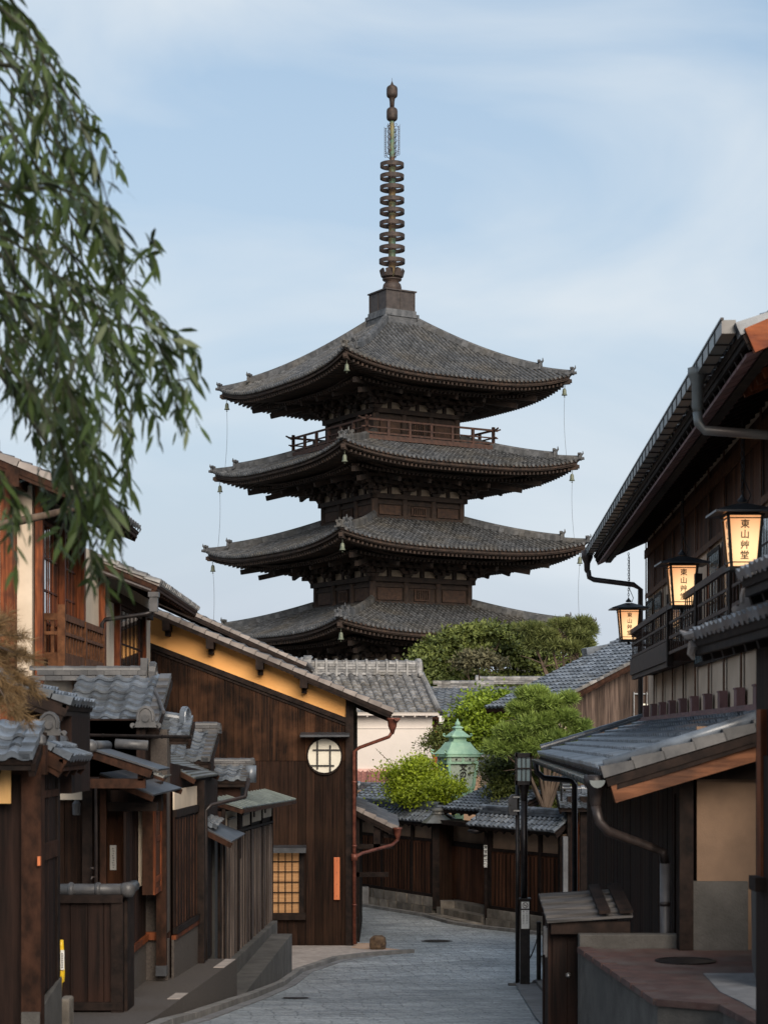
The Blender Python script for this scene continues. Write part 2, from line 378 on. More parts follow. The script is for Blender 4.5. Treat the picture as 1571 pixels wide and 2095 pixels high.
def leaf_mat(name, dark, light, rough=.5, trans=.25, nsc=.9):
    m = bpy.data.materials.new(name); m.use_nodes = True
    N, L = m.node_tree.nodes, m.node_tree.links
    b = N['Principled BSDF']; b.inputs['Roughness'].default_value = rough; b.inputs['Specular IOR Level'].default_value = .35
    g = N.new('ShaderNodeNewGeometry'); t = N.new('ShaderNodeTexCoord'); n = N.new('ShaderNodeTexNoise'); n.inputs['Scale'].default_value = nsc; n.inputs['Detail'].default_value = 4
    L.new(t.outputs['Object'], n.inputs['Vector'])
    a = N.new('ShaderNodeMath'); a.operation = 'MULTIPLY_ADD'; a.inputs[1].default_value = .55
    mr = N.new('ShaderNodeMapRange'); mr.inputs['From Min'].default_value = .3; mr.inputs['From Max'].default_value = .7; mr.inputs['To Max'].default_value = .55
    L.new(n.outputs['Fac'], mr.inputs['Value']); L.new(g.outputs['Random Per Island'], a.inputs[0]); L.new(mr.outputs['Result'], a.inputs[2])
    mx = N.new('ShaderNodeMix'); mx.data_type = 'RGBA'; mx.inputs['A'].default_value = (*dark, 1); mx.inputs['B'].default_value = (*light, 1)
    L.new(a.outputs[0], mx.inputs['Factor']); L.new(mx.outputs['Result'], b.inputs['Base Color'])
    tr = N.new('ShaderNodeBsdfTranslucent'); ms = N.new('ShaderNodeMixShader'); ms.inputs[0].default_value = trans
    L.new(mx.outputs['Result'], tr.inputs['Color'])
    L.new(b.outputs[0], ms.inputs[1]); L.new(tr.outputs[0], ms.inputs[2]); L.new(ms.outputs[0], N['Material Output'].inputs['Surface'])
    return m
M['leaf_willow'] = leaf_mat('leaf_willow', (.010, .020, .008), (.062, .098, .022), .45, .16, 1.2)
M['leaf_far'] = leaf_mat('leaf_far', (.022, .040, .012), (.165, .195, .045), .6, .15, .35)
M['leaf_far_pine'] = leaf_mat('leaf_far_pine', (.028, .048, .014), (.180, .200, .060), .6, .15, .4)
M['leaf_brown'] = leaf_mat('leaf_brown', (.045, .045, .024), (.135, .125, .065), .7, .15, .6)
M['leaf_bright'] = leaf_mat('leaf_bright', (.075, .120, .010), (.42, .52, .035), .5, .30, 1.6)
M['leaf_maple'] = leaf_mat('leaf_maple', (.060, .110, .012), (.30, .40, .035), .5, .3, 1.1)
M['leaf_pine'] = leaf_mat('leaf_pine', (.045, .085, .016), (.27, .36, .075), .55, .2, .9)
M['leaf_dark'] = leaf_mat('leaf_dark', (.018, .032, .010), (.150, .170, .034), .6, .15, 1.0)
M['leaf_dry_pine'] = leaf_mat('leaf_dry_pine', (.085, .060, .025), (.30, .185, .085), .6, .2, 3)

def paving_mat():
    m = bpy.data.materials.new('stone_setts'); m.use_nodes = True
    N, L = m.node_tree.nodes, m.node_tree.links
    b = N['Principled BSDF']; b.inputs['Roughness'].default_value = .5
    t = N.new('ShaderNodeTexCoord')
    wq = N.new('ShaderNodeTexNoise'); wq.inputs['Scale'].default_value = .7; wq.inputs['Detail'].default_value = 3
    L.new(t.outputs['Object'], wq.inputs['Vector'])
    sc = N.new('ShaderNodeVectorMath'); sc.operation = 'SCALE'; sc.inputs['Scale'].default_value = .35
    L.new(wq.outputs['Color'], sc.inputs[0])
    ad = N.new('ShaderNodeVectorMath'); L.new(t.outputs['Object'], ad.inputs[0]); L.new(sc.outputs[0], ad.inputs[1])
    mpn = N.new('ShaderNodeMapping'); mpn.inputs['Rotation'].default_value = (0, 0, R(-6)); L.new(ad.outputs[0], mpn.inputs['Vector'])
    br = N.new('ShaderNodeTexBrick')
    br.inputs['Scale'].default_value = 1.0; br.inputs['Brick Width'].default_value = .50; br.inputs['Row Height'].default_value = .17
    br.inputs['Mortar Size'].default_value = .010; br.inputs['Mortar Smooth'].default_value = .35
    br.inputs['Color1'].default_value = (.27, .30, .325, 1); br.inputs['Color2'].default_value = (.40, .43, .45, 1); br.inputs['Mortar'].default_value = (.13, .14, .15, 1)
    L.new(mpn.outputs[0], br.inputs['Vector'])
    n = N.new('ShaderNodeTexNoise'); n.inputs['Scale'].default_value = 17; n.inputs['Detail'].default_value = 8; n.inputs['Roughness'].default_value = .7
    L.new(t.outputs['Object'], n.inputs['Vector'])
    mr = N.new('ShaderNodeMapRange'); mr.inputs['From Min'].default_value = .3; mr.inputs['From Max'].default_value = .7; mr.inputs['To Min'].default_value = .45; mr.inputs['To Max'].default_value = 1.5
    L.new(n.outputs['Fac'], mr.inputs['Value'])
    n3 = N.new('ShaderNodeTexNoise'); n3.inputs['Scale'].default_value = .45; n3.inputs['Detail'].default_value = 5
    L.new(t.outputs['Object'], n3.inputs['Vector'])
    mr3 = N.new('ShaderNodeMapRange'); mr3.inputs['From Min'].default_value = .35; mr3.inputs['From Max'].default_value = .65; mr3.inputs['To Min'].default_value = .8; mr3.inputs['To Max'].default_value = 1.18
    L.new(n3.outputs['Fac'], mr3.inputs['Value'])
    mul = N.new('ShaderNodeMath'); mul.operation = 'MULTIPLY'; L.new(mr.outputs[0], mul.inputs[0]); L.new(mr3.outputs[0], mul.inputs[1])
    s2 = N.new('ShaderNodeVectorMath'); s2.operation = 'SCALE'; L.new(br.outputs['Color'], s2.inputs[0]); L.new(mul.outputs[0], s2.inputs['Scale'])
    L.new(s2.outputs[0], b.inputs['Base Color'])
    ms_ = N.new('ShaderNodeMapping'); ms_.inputs['Scale'].default_value = (1.6, 8.0, 1.0); L.new(ad.outputs[0], ms_.inputs['Vector'])
    n5 = N.new('ShaderNodeTexNoise'); n5.inputs['Scale'].default_value = 1.6; n5.inputs['Detail'].default_value = 8; n5.inputs['Roughness'].default_value = .75; L.new(ms_.outputs[0], n5.inputs['Vector'])
    m5 = N.new('ShaderNodeMapRange'); m5.inputs['From Min'].default_value = .38; m5.inputs['From Max'].default_value = .58; m5.inputs['To Min'].default_value = .50; m5.inputs['To Max'].default_value = 1.18
    L.new(n5.outputs['Fac'], m5.inputs['Value'])
    m6 = N.new('ShaderNodeMath'); m6.operation = 'MULTIPLY'; L.new(mul.outputs[0], m6.inputs[0]); L.new(m5.outputs[0], m6.inputs[1]); L.new(m6.outputs[0], s2.inputs['Scale'])
    inv = N.new('ShaderNodeMath'); inv.operation = 'MULTIPLY_ADD'; inv.inputs[1].default_value = -1.6; L.new(br.outputs['Fac'], inv.inputs[0]); L.new(n.outputs['Fac'], inv.inputs[2])
    bp = N.new('ShaderNodeBump'); bp.inputs['Strength'].default_value = 1.0; bp.inputs['Distance'].default_value = .03
    L.new(inv.outputs[0], bp.inputs['Height']); L.new(bp.outputs['Normal'], b.inputs['Normal'])
    return m
M['setts'] = paving_mat()
M['earth'] = mk('earth', (.09, .085, .075), (.15, .14, .125), .95, (1, 1, 1), bump=.3)
# ------------------------------------------------------------------ roof helpers
PROF_S = [(0, .0), (.12, .028), (.25, .040), (.38, .030), (.50, .008), (.66, -.006), (.84, -.008), (1, .0)]
def tilefield(mb, O, U, V, W, L, pu=.28, pv=.25, style='s', lip=.03, jit=.004):
    O, U, V = Vector(O), Vector(U).normalized(), Vector(V).normalized()
    N = U.cross(V).normalized()
    nu, nv = max(1, round(W / pu)), max(1, round(L / pv)); pu, pv = W / nu, L / nv
    if style == 's':
        k = pu / .28
        for j in range(nv):
            for i in range(nu):
                b = O + U * (i * pu) + V * (j * pv)
                jj = random.uniform(-jit, jit)
                lo = [b + U * (s * pu) + N * (h * k + .034 + .012 * k + jj) + V * (-.012) for s, h in PROF_S]
                hi = [b + U * (s * pu) + V * (pv + .02) + N * (h * k + .004 + jj) for s, h in PROF_S]
                lp = [p - N * (lip if j else lip * 1.9) for p in lo]
                n = len(PROF_S)
                mb.add(lp + lo + hi, [(q, q + 1, n + q + 1, n + q) for q in range(n - 1)] + [(n + q, n + q + 1, 2 * n + q + 1, 2 * n + q) for q in range(n - 1)])
    else:
        r = pu * .30
        for j in range(nv):
            for i in range(nu):
                b = O + U * (i * pu) + V * (j * pv)
                # pan
                mb.add([b + N * .012, b + U * pu + N * .012, b + U * pu + V * pv - N * .01, b + V * pv - N * .01, b - N * .015, b + U * pu - N * .015], [(0, 1, 2, 3), (4, 5, 1, 0)])
        for i in range(nu + 1):
            c = O + U * (i * pu)
            for j in range(nv):
                jj = random.uniform(-jit, jit)
                a0, a1 = c + V * (j * pv - .01) + N * (.016 + jj), c + V * ((j + 1) * pv + .015) + N * (-.006 + jj)
                lo, hi = [], []
                for q in range(7):
                    a = math.pi * q / 6
                    o = -U * math.cos(a) * r + N * math.sin(a) * r
                    lo.append(a0 + o * 1.04); hi.append(a1 + o * .93)
                mb.add(lo + hi, [(q, q + 1, 7 + q + 1, 7 + q) for q in range(6)] + [tuple(range(7))[::-1]])
    return N

def verge(mb, O, V, L, side, pv=.28, w=.17, h=.085, N=None):
    """stepped edge tiles up a gable: side = unit vector pointing out of the roof"""
    O, V, side = Vector(O), Vector(V).normalized(), Vector(side).normalized()
    N = Vector(N) if N is not None else Vector((0, 0, 1)); nv = max(1, round(L / pv)); pv = L / nv
    for j in range(nv):
        a = O + V * (j * pv - .012); b = O + V * ((j + 1) * pv)
        i0, i1 = -side * (w * .8), side * (w * .2)
        up0, up1 = N * .065, N * .035; dn = -N * (h - .045)
        mb.hexa([a + i0 + dn, a + i1 + dn, b + i1 + dn, b + i0 + dn, a + i0 + up0, a + i1 + up0, b + i1 + up1, b + i0 + up1])

def ridge(mb, a, b, w=.24, h=.24, r=.075, seg=.27, layers=3, ring=0):
    a, b = Vector(a), Vector(b); d = (b - a); L = d.length; d = d / L
    s = d.cross(Vector((0, 0, 1))).normalized(); up = s.cross(d).normalized()
    lh = h / layers
    for k in range(layers):
        ww = w * (1 - .10 * k)
        n = max(1, round(L / seg))
        for j in range(n):
            q = (j + (.5 if k % 2 else 0)) / n; q1 = min(1, q + 1 / n)
            if q1 - q < .2 / n: continue
            mb.bar(a.lerp(b, q) + up * (lh * (k + .5)) + d * .002, a.lerp(b, q1) + up * (lh * (k + .5)) - d * .002, ww, lh * .86)
    n = max(1, round(L / seg))
    for j in range(n):
        p, q = a.lerp(b, j / n) + up * h, a.lerp(b, (j + 1) / n) + up * h
        vs = []
        for pt, rr in ((p, r * 1.08), (q, r * .95)):
            for k in range(7):
                t = math.pi * k / 6
                vs.append(pt + s * math.cos(t) * rr + up * math.sin(t) * rr)
        mb.add(vs, [(k, k + 1, 8 + k, 7 + k) for k in range(6)] + [tuple(range(7))])
    if ring:
        for j in range(ring + 1):
            c = a.lerp(b, j / ring)
            mb.bar(c + up * .02 - d * .03, c + up * .02 + d * .03, w * 1.12, h * 1.9)
            mb.tube([c + up * h - d * .035, c + up * h + d * .035], r * 1.45, 10)

def oni(mb, c, d, s=.4):
    """end tile: a rounded shield with a curled rim and feet, facing along d"""
    c, d = Vector(c), Vector(d).normalized(); r = d.cross(Vector((0, 0, 1))).normalized(); u = Vector((0, 0, 1))
    pts = [(-.62, 0), (-.50, .12), (-.42, .28), (-.43, .55), (-.36, .78), (-.18, .95), (0, 1.0), (.18, .95), (.36, .78), (.43, .55), (.42, .28), (.50, .12), (.62, 0)]
    mb.prism([c + r * (x * s) + u * (y * s) for x, y in pts], d * (s * .22))
    rim = [c + d * (s * .24) + r * (x * s * .8) + u * (.06 * s + y * s * .86) for x, y in pts[2:11]]
    mb.tube(rim, s * .055, 6)
    mb.tube([c + d * (s * .2) + u * (s * .42), c + d * (s * .34) + u * (s * .42)], s * .17, 10)
    for q in (-1, 1): mb.tube([c + r * (q * .6 * s) + u * (s * .09), c + r * (q * .6 * s) + u * (s * .09) + d * (s * .22)], s * .12, 8)

def eave_rafters(mb, A, B, ze, run, rise, sp=.36, w=.05, h=.07, drop=.12, inn=None):
    A, B = Vector(A[:2]), Vector(B[:2]); d = (B - A); L = d.length; d /= L; n = Vector((d.y, -d.x)); k = max(1, round(L / sp))
    inn = inn or run
    for i in range(k + 1):
        p = A + d * (L * i / k)
        q = p - n * inn
        mb.bar((p.x - n.x * .06, p.y - n.y * .06, ze - drop), (q.x, q.y, ze - drop + rise * inn / run), w, h)

def roofside(root, A, B, ze, run, rise, name='roof', tile='tile', pu=.28, pv=.25, style='s', rafters=True, verges='', under='beam', vmat='tile_verge', thick=.05, inn=None, fascia=True):
    """one roof slope over the plan eave line A-B (outside to the right of A->B). returns the tile object"""
    A, B = Vector(A[:2]), Vector(B[:2]); d = (B - A); W = d.length; d /= W; n = Vector((d.y, -d.x))
    U = Vector((d.x, d.y, 0)); V = Vector((-n.x * run, -n.y * run, rise)); L = V.length; V /= L
    O = Vector((A.x, A.y, ze)); N = U.cross(V).normalized()
    mb = MB(); tilefield(mb, O, U, V, W, L, pu, pv, style)
    o = mb.build(name, M[tile], root)
    ub = MB()
    a, b = O - N * .012, O + U * W - N * .012
    ub.hexa([a - N * thick, b - N * thick, b + V * L - N * thick, a + V * L - N * thick, a, b, b + V * L, a + V * L])
    if fascia: ub.bar(O + V * .03 - N * .07, O + U * W + V * .03 - N * .07, .035, .10)
    ub.build('roof_board', M[under], o)
    if rafters:
        rb = MB(); eave_rafters(rb, A, B, ze, run, rise, inn=inn); rb.build('rafters', M[under], o)
    if verges:
        vb = MB()
        vs_ = max(.55, min(1, pu / .26)); kw = dict(N=N, w=.17 * vs_, h=.085 * vs_, pv=.28 * vs_)
        if 'A' in verges: verge(vb, O, V, L, -U, **kw)
        if 'B' in verges: verge(vb, O + U * W, V, L, U, **kw)
        vb.build('verge_tiles', M[vmat], o)
        bb = MB()
        if 'A' in verges: bb.bar(O - N * .085 - U * .02, O + V * L - N * .085 - U * .02, .035, .07, up=N)
        if 'B' in verges: bb.bar(O + U * (W + .02) - N * .085, O + U * (W + .02) + V * L - N * .085, .035, .07, up=N)
        bb.build('bargeboard', M[under], o)
    return o

def gutter(root, pts, r=.06, mat='gutter_green', straps=.5, name='gutter'):
    """half-round gutter along a 3D line, hung on straps"""
    mb = MB(); a, b = Vector(pts[0]), Vector(pts[-1]); d = (b - a).normalized(); s = d.cross(Vector((0, 0, 1))).normalized(); u = Vector((0, 0, 1))
    def ring(c, rr): return [c + s * math.cos(t) * rr + u * math.sin(t) * rr for t in [math.pi + math.pi * k / 8 for k in range(9)]]
    for p, q in zip(pts[:-1], pts[1:]):
        p, q = Vector(p), Vector(q)
        o1, o2, i1, i2 = ring(p, r), ring(q, r), ring(p, r * .88), ring(q, r * .88)
        mb.add(o1 + o2, [(k, k + 1, 10 + k, 9 + k) for k in range(8)])
        mb.add(i1 + i2, [(k + 1, k, 9 + k, 10 + k) for k in range(8)])
        mb.add([o1[0], o2[0], i2[0], i1[0]], [(0, 1, 2, 3)]); mb.add([o1[8], o2[8], i2[8], i1[8]], [(0, 1, 2, 3)])
    mb.add(ring(a, r), [tuple(range(9))]); mb.add(ring(b, r), [tuple(range(9))])
    n = int((b - a).length / straps)
    for k in range(n):
        c = a.lerp(b, (k + .5) / n)
        mb.tube(ring(c, r * 1.08), .007, 4)
        mb.bar(c - s * r, c + s * r, .012, .008)
    return mb.build(name, M[mat], root)

# ------------------------------------------------------------------ the setting
def strip(name, ys, xl, xr, dz, mat, nx=12, zf=gz):
    mb = MB(); vs, fs = [], []
    for Y in ys:
        l, r = xl(Y), xr(Y)
        for i in range(nx + 1): vs.append((l + (r - l) * i / nx, Y, zf(Y) + dz))
    for j in range(len(ys) - 1):
        for i in range(nx):
            a = j * (nx + 1) + i
            fs.append((a, a + 1, a + nx + 2, a + nx + 1))
    mb.add(vs, fs)
    o = mb.build(name, M[mat]); tag(o, kind='structure'); return o
ys = [-400, -100, -20] + list(np.arange(0, 60, 1.5)) + [60, 70, 85, 100, 130, 200, 400, 1000, 3000]
strip('ground', ys, lambda Y: -900 - abs(Y), lambda Y: 900 + abs(Y), -.035, 'earth', 4)
yr = list(np.arange(2, 62, .75))
strip('road', yr, lambda Y: -6.5 if Y > 40 else (-3.20 + SK * Y), lambda Y: 9 if Y > 38 else 1.25 + SK * Y, 0.0, 'setts', 20)

def on_ground(poly, dz, name, mat, thick=.02, kind='structure'):
    mb = MB(); top = [Vector((x, y, gz(y) + dz)) for x, y in poly]
    mb.prism([p - Vector((0, 0, thick)) for p in top], (0, 0, thick))
    o = mb.build(name, M[mat]); return tag(o, kind=kind)
# pale forecourt round the orange house
on_ground([(-2.2, 34.0), (-1.50, 34.5), (-.93, 37.0), (-.35, 37.9), (.52, 38.75), (-.05, 39.2), (-.35, 40.6), (-.62, 40.6), (-.68, 39.95), (-2.6, 39.95)], .05, 'forecourt_paving', 'stone_light', .10)
on_ground([(-.66, 39.3), (-.4, 39.05), (.34, 38.78), (-.05, 39.35), (-.3, 40.5), (-.6, 40.5)], .056, 'forecourt_sand', 'sand_paving', .004)
def kerbline(pts, w, h, name, mat='kerb', seg=.8):
    mb = MB()
    P3 = [Vector((x, y, 0)) for x, y in pts]
    for a, b in zip(P3[:-1], P3[1:]):
        n = max(1, round((b - a).length / seg))
        for i in range(n):
            p, q = a.lerp(b, i / n), a.lerp(b, (i + 1) / n - .0015)
            d = (q - p).normalized(); s = Vector((d.y, -d.x, 0)) * (w / 2)
            j = random.uniform(-.0015, .0015)
            mb.hexa([(c.x, c.y, gz(c.y) - .05) for c in (p - s, p + s, q + s, q - s)][::1] + [(c.x, c.y, gz(c.y) + h + j) for c in (p - s, p + s, q + s, q - s)])
    o = mb.build(name, M[mat]); return tag(o, kind='structure')
kl = [(-3.05 + SK * 8, 8), (-3.05 + SK * 25.9, 25.9), (-1.78, 28), (-1.49, 34.4), (-.93, 36.9), (-.35, 37.85), (.56, 38.7)]
kerbline(kl, .13, .075, 'kerb')
kerbline([(x + .16, y) for x, y in kl[:-1]], .14, .012, 'gutter_stones', 'slab_grey', 1.2)
kerbline([(-3.4, 56.6), (-.82, 52.6), (1.05, 48.75), (1.60, 46.7), (2.30, 45.3), (4.1, 42.4), (5.2, 40.2)], .16, .07, 'kerb_opposite')
# right footpath slab beside the lamp post
strip('footpath', list(np.arange(14, 31.6, .6)), lambda Y: .66 + SK * Y, lambda Y: .98 + SK * Y, .03, 'slab_grey', 3)
kerbline([(1.04 + SK * 14, 14), (1.04 + SK * 31.4, 31.4)], .10, .075, 'kerb_footpath')
# manhole covers, a ring worn smooth
def manhole(x, y, r, label):
    t = thing('manhole_cover', label, 'manhole cover', (x, y, gz(y)))
    mb = MB(); sl = (gz(y + .5) - gz(y - .5))
    ns = 32
    for rr0, rr1, h in ((r, r * .9, .012), (r * .86, r * .0, .008)):
        vs = [(x + rr * math.cos(2 * math.pi * k / ns), y + rr * math.sin(2 * math.pi * k / ns), gz(y) + sl * rr * math.sin(2 * math.pi * k / ns) + h) for rr in (rr0, max(rr1, .01)) for k in range(ns)]
        mb.add(vs, [(k, (k + 1) % ns, ns + (k + 1) % ns, ns + k) for k in range(ns)])
    mb.build('cover', M['black_metal'], t)
    for k in range(-3, 4):
        g = MB(); hw = math.sqrt(max(.01, r * r * .7 - (k * r * .22) ** 2))
        g.bar((x - hw, y + k * r * .22, gz(y) + sl * k * r * .22 + .014), (x + hw, y + k * r * .22, gz(y) + sl * k * r * .22 + .014), .02, .006)
        g.build('rib', M['steel'] if False else M['black_metal'], t)
manhole(1.12, 41.6, .33, 'dark round manhole cover in the paving where the street bends')
manhole(-1.20, 26.6, .20, 'small dark disc standing in for a dark patch of the paving at the near left')  # built like a cover, but stands only for a dark patch
# ------------------------------------------------------------------ the pagoda
PAG = Vector((XX(802, 115), 115, 0)); PROT = R(31)
pag = thing('pagoda', 'tall dark wooden pagoda with tiled roofs and iron spire rising behind the houses', 'pagoda', (PAG.x, PAG.y, -4.5), rotz=PROT, org=(0, 0, -4.5))
SIDES = [Matrix.Rotation(k * math.pi / 2, 4, 'Z') for k in range(4)]
# (mid eave z, corner lift, half eave, inner half, top z, body half below, ledge z, base z of the body below)
ROOFS = [(20.10, .84, 7.50, 1.10, 24.25, 2.78, 18.60, 17.0),
         (15.30, .70, 7.81, 2.90, 17.25, 2.97, 13.70, 12.4),
         (10.50, .72, 8.13, 3.05, 12.50, 3.30, 8.95, 7.5),
         (5.75, .68, 8.34, 3.40, 7.65, 3.50, 4.15, 2.7),
         (.95, .65, 8.55, 3.60, 2.80, 3.70, -.65, -4.5)]
def surf(rf, x, d):
    zm, Lf, de, d0, zt = rf[:5]
    t = (d - d0) / (de - d0)
    tt = max(0.0, min(1.0, t))
    k = .22 if zt - zm > 3 else .12
    return zt - (zt - zm) * (t + k * tt * (1 - tt)) + Lf * (min(1.05, abs(x) / de)) ** 3.2
def pagoda_roof(i, rf):
    zm, Lf, de, d0, zt, bh, zl, zb = rf
    tiles_ = MB(); pan = MB(); under = MB(); raf = MB(); edge = MB()
    pu = .29; n = int(2 * de / pu); pu = 2 * de / n; r = .085
    for Mx in SIDES:
        tiles_.M = pan.M = under.M = raf.M = edge.M = Mx
        # pan surface: grid x,d
        nd = 14; nx = 28; vs, fs = [], []
        for a in range(nd + 1):
            d = d0 + (de - d0) * a / nd
            for b in range(nx + 1):
                x = -d + 2 * d * b / nx
                vs.append((x, -d, surf(rf, x, d)))
        for a in range(nd):
            for b in range(nx):
                q = a * (nx + 1) + b; fs.append((q, q + nx + 1, q + nx + 2, q + 1))
        pan.add(vs, fs)
        under.add([(x, y, z - .30) if k >= nx + 1 else (x, y, z - .12) for k, (x, y, z) in enumerate(vs)], [f[::-1] for f in fs])
        # cover tiles
        for c in range(1, n):
            x = -de + c * pu
            ds = max(abs(x) + .06, d0); L = de + .05 - ds
            if L < .12: continue
            m = max(1, round(L / .36))
            for s in range(m):
                da, db = ds + L * s / m, ds + L * (s + 1) / m
                za, zb_ = surf(rf, x, da), surf(rf, x, db)
                j = random.uniform(-.008, .008)
                lo, hi = [], []
                for q in range(5):
                    a = math.pi * q / 4
                    lo.append((x + math.cos(a) * r, -db, zb_ + math.sin(a) * r + .022 + j))
                    hi.append((x + math.cos(a) * r * .9, -da, za + math.sin(a) * r * .9 + j))
                tiles_.add(hi + lo, [(q, q + 1, 6 + q, 5 + q) for q in range(4)] + [(5, 6, 7, 8, 9)])
            ze = surf(rf, x, de)
            tiles_.tube([(x, -de - .02, ze + .015), (x, -de - .10, ze + .012)], .092, 8)
        # eave edge: thick layered board following the curve
        ne = 36
        for (o0, o1, z0, z1) in ((-.02, .02, -.09, .0), (-.30, -.06, -.24, -.10), (-.42, -.16, -.36, -.245)):
            for b in range(ne):
                xa, xb = -de + 2 * de * b / ne, -de + 2 * de * (b + 1) / ne
                fa, fb = (de + o1) / de, (de + o1) / de
                za, zb_ = surf(rf, xa, de), surf(rf, xb, de)
                ga, gb = (de + o0) / de, (de + o0) / de
                edge.hexa([(xa * fa, -(de + o1), za + z0), (xb * fb, -(de + o1), zb_ + z0), (xb * gb, -(de + o0), zb_ + z0), (xa * ga, -(de + o0), za + z0),
                           (xa * fa, -(de + o1), za + z1), (xb * fb, -(de + o1), zb_ + z1), (xb * gb, -(de + o0), zb_ + z1), (xa * ga, -(de + o0), za + z1)])
        # rafters, two tiers
        sp = .27; m = int(2 * (de - .35) / sp)
        for c in range(m + 1):
            x = -(de - .35) + c * 2 * (de - .35) / m
            da = max(abs(x), de - 2.3)
            if de - .30 - da > .15:
                raf.bar((x, -(de - .12), surf(rf, x, de) - .44), (x, -da, surf(rf, x, de) - .44 + (de - .3 - da) * .10), .10, .13)
            de2 = de - 1.7; db = max(abs(x), bh)
            if abs(x) < de2 and de2 - db > .15:
                raf.bar((x, -de2, surf(rf, x, de) - .64), (x, -db, surf(rf, x, de) - .64 + (de2 - db) * .16), .11, .15)
        # kioi band between the tiers, and soffit
        for b in range(24):
            d2 = de - 1.75
            xa, xb = -d2 + 2 * d2 * b / 24, -d2 + 2 * d2 * (b + 1) / 24
            za, zb_ = surf(rf, xa * de / d2, de) - .56, surf(rf, xb * de / d2, de) - .56
            edge.hexa([(xa, -d2, za - .05), (xb, -d2, zb_ - .05), (xb, -d2 + .15, zb_ - .05), (xa, -d2 + .15, za - .05), (xa, -d2, za + .07), (xb, -d2, zb_ + .07), (xb, -d2 + .15, zb_ + .07), (xa, -d2 + .15, za + .07)])
        # closed soffit under everything (sheet sloping gently up to the body)
        vs, fs = [], []
        for a in range(5):
            d = de - .4 - (de - .4 - bh) * a / 4
            for b in range(21):
                x = -d + 2 * d * b / 20
                vs.append((x, -d, surf(rf, x * de / d, de) * 1.0 - .37 + (de - .4 - d) * .11 - (0 if a < 1 else .0)))
        for a in range(4):
            for b in range(20):
                q = a * 21 + b; fs.append((q, q + 1, q + 22, q + 21))
        under.add(vs, fs)
    tiles_.M = pan.M = under.M = raf.M = edge.M = None
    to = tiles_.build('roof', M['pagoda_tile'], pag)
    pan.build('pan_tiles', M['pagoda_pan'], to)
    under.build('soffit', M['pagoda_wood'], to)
    edge.build('eave_board', M['pagoda_wood'], to)
    raf.build('rafters', M['pagoda_wood'], to)
    # hips
    for k, Mx in enumerate(SIDES):
        h = MB(Mx); D = [d0 + (de - d0) * q / 24 for q in range(25)]
        cut = int(24 * .83)
        for q in range(24):
            a, b = D[q], D[q + 1]
            za, zb_ = surf(rf, a, a), surf(rf, b, b)
            hh = .31 if q < cut else .17; ww = .34 if q < cut else .26
            h.bar((-a, -a, za + hh / 2 - .03), (-b - .01, -b - .01, zb_ + hh / 2 - .03), ww, hh)
            h.tube([(-a, -a, za + hh - .02), (-b, -b, zb_ + hh - .02)], .11 if q < cut else .09, 8)
        for (q, hh, s) in ((cut, .31, .85), (24, .17, .7)):
            d = D[q]; z = surf(rf, d, d)
            oni(h, (-d - .02, -d - .02, z - .02), (-1, -1, 0), .62 * s)
            # upturned horn
            h.tube([(-d + .1, -d + .1, z + hh * .9), (-d - .08, -d - .08, z + hh * 1.05 + .04), (-d - .17, -d - .17, z + hh + .26 * s), (-d - .16, -d - .16, z + hh + .46 * s)], [.12 * s, .10 * s, .065 * s, .015], 7)
            for sgn in (-1, 1):
                c = Vector((-d + .06 * 0 + sgn * .12, -d - sgn * .12, z + hh + .20 * s))
                h.tube([c + Vector((.03, .03, 0)), c - Vector((.08, .08, 0))], .115 * s, 10)
        # corner tip tile
        z = surf(rf, de, de)
        h.tube([(-de + .1, -de + .1, z + .0), (-de - .22, -de - .22, z + .07)], [.10, .085], 8)
        h.build('hip_ridge', M['pagoda_tile'], to)
        # corner hip rafter
        c = MB(Mx); c.bar((-de + .05, -de + .05, z - .42), (-bh, -bh, z - .55 - .2), .24, .30); c.bar((-de - .02, -de - .02, z - .40), (-de + .5, -de + .5, z - .43), .20, .2)
        c.build('corner_rafter', M['pagoda_wood'], to)
        # wind bell
        b = MB(Mx); q = de - .28; zz = z - .62
        b.tube([(-q, -q, zz + .15), (-q, -q, zz - .18)], .012, 5)
        b.M = Mx @ Matrix.Translation((-q, -q, zz - .18))
        b.lathe([(.02, 0), (.08, -.03), (.11, -.12), (.12, -.30), (.17, -.40), (.16, -.41), (.03, -.38), (.02, -.36)], n=12)
        b.lathe([(.02, -.36), (.02, -.48), (.07, -.50), (.02, -.52)], n=6)
        b.build('wind_bell', M['bell'], to)
    return to
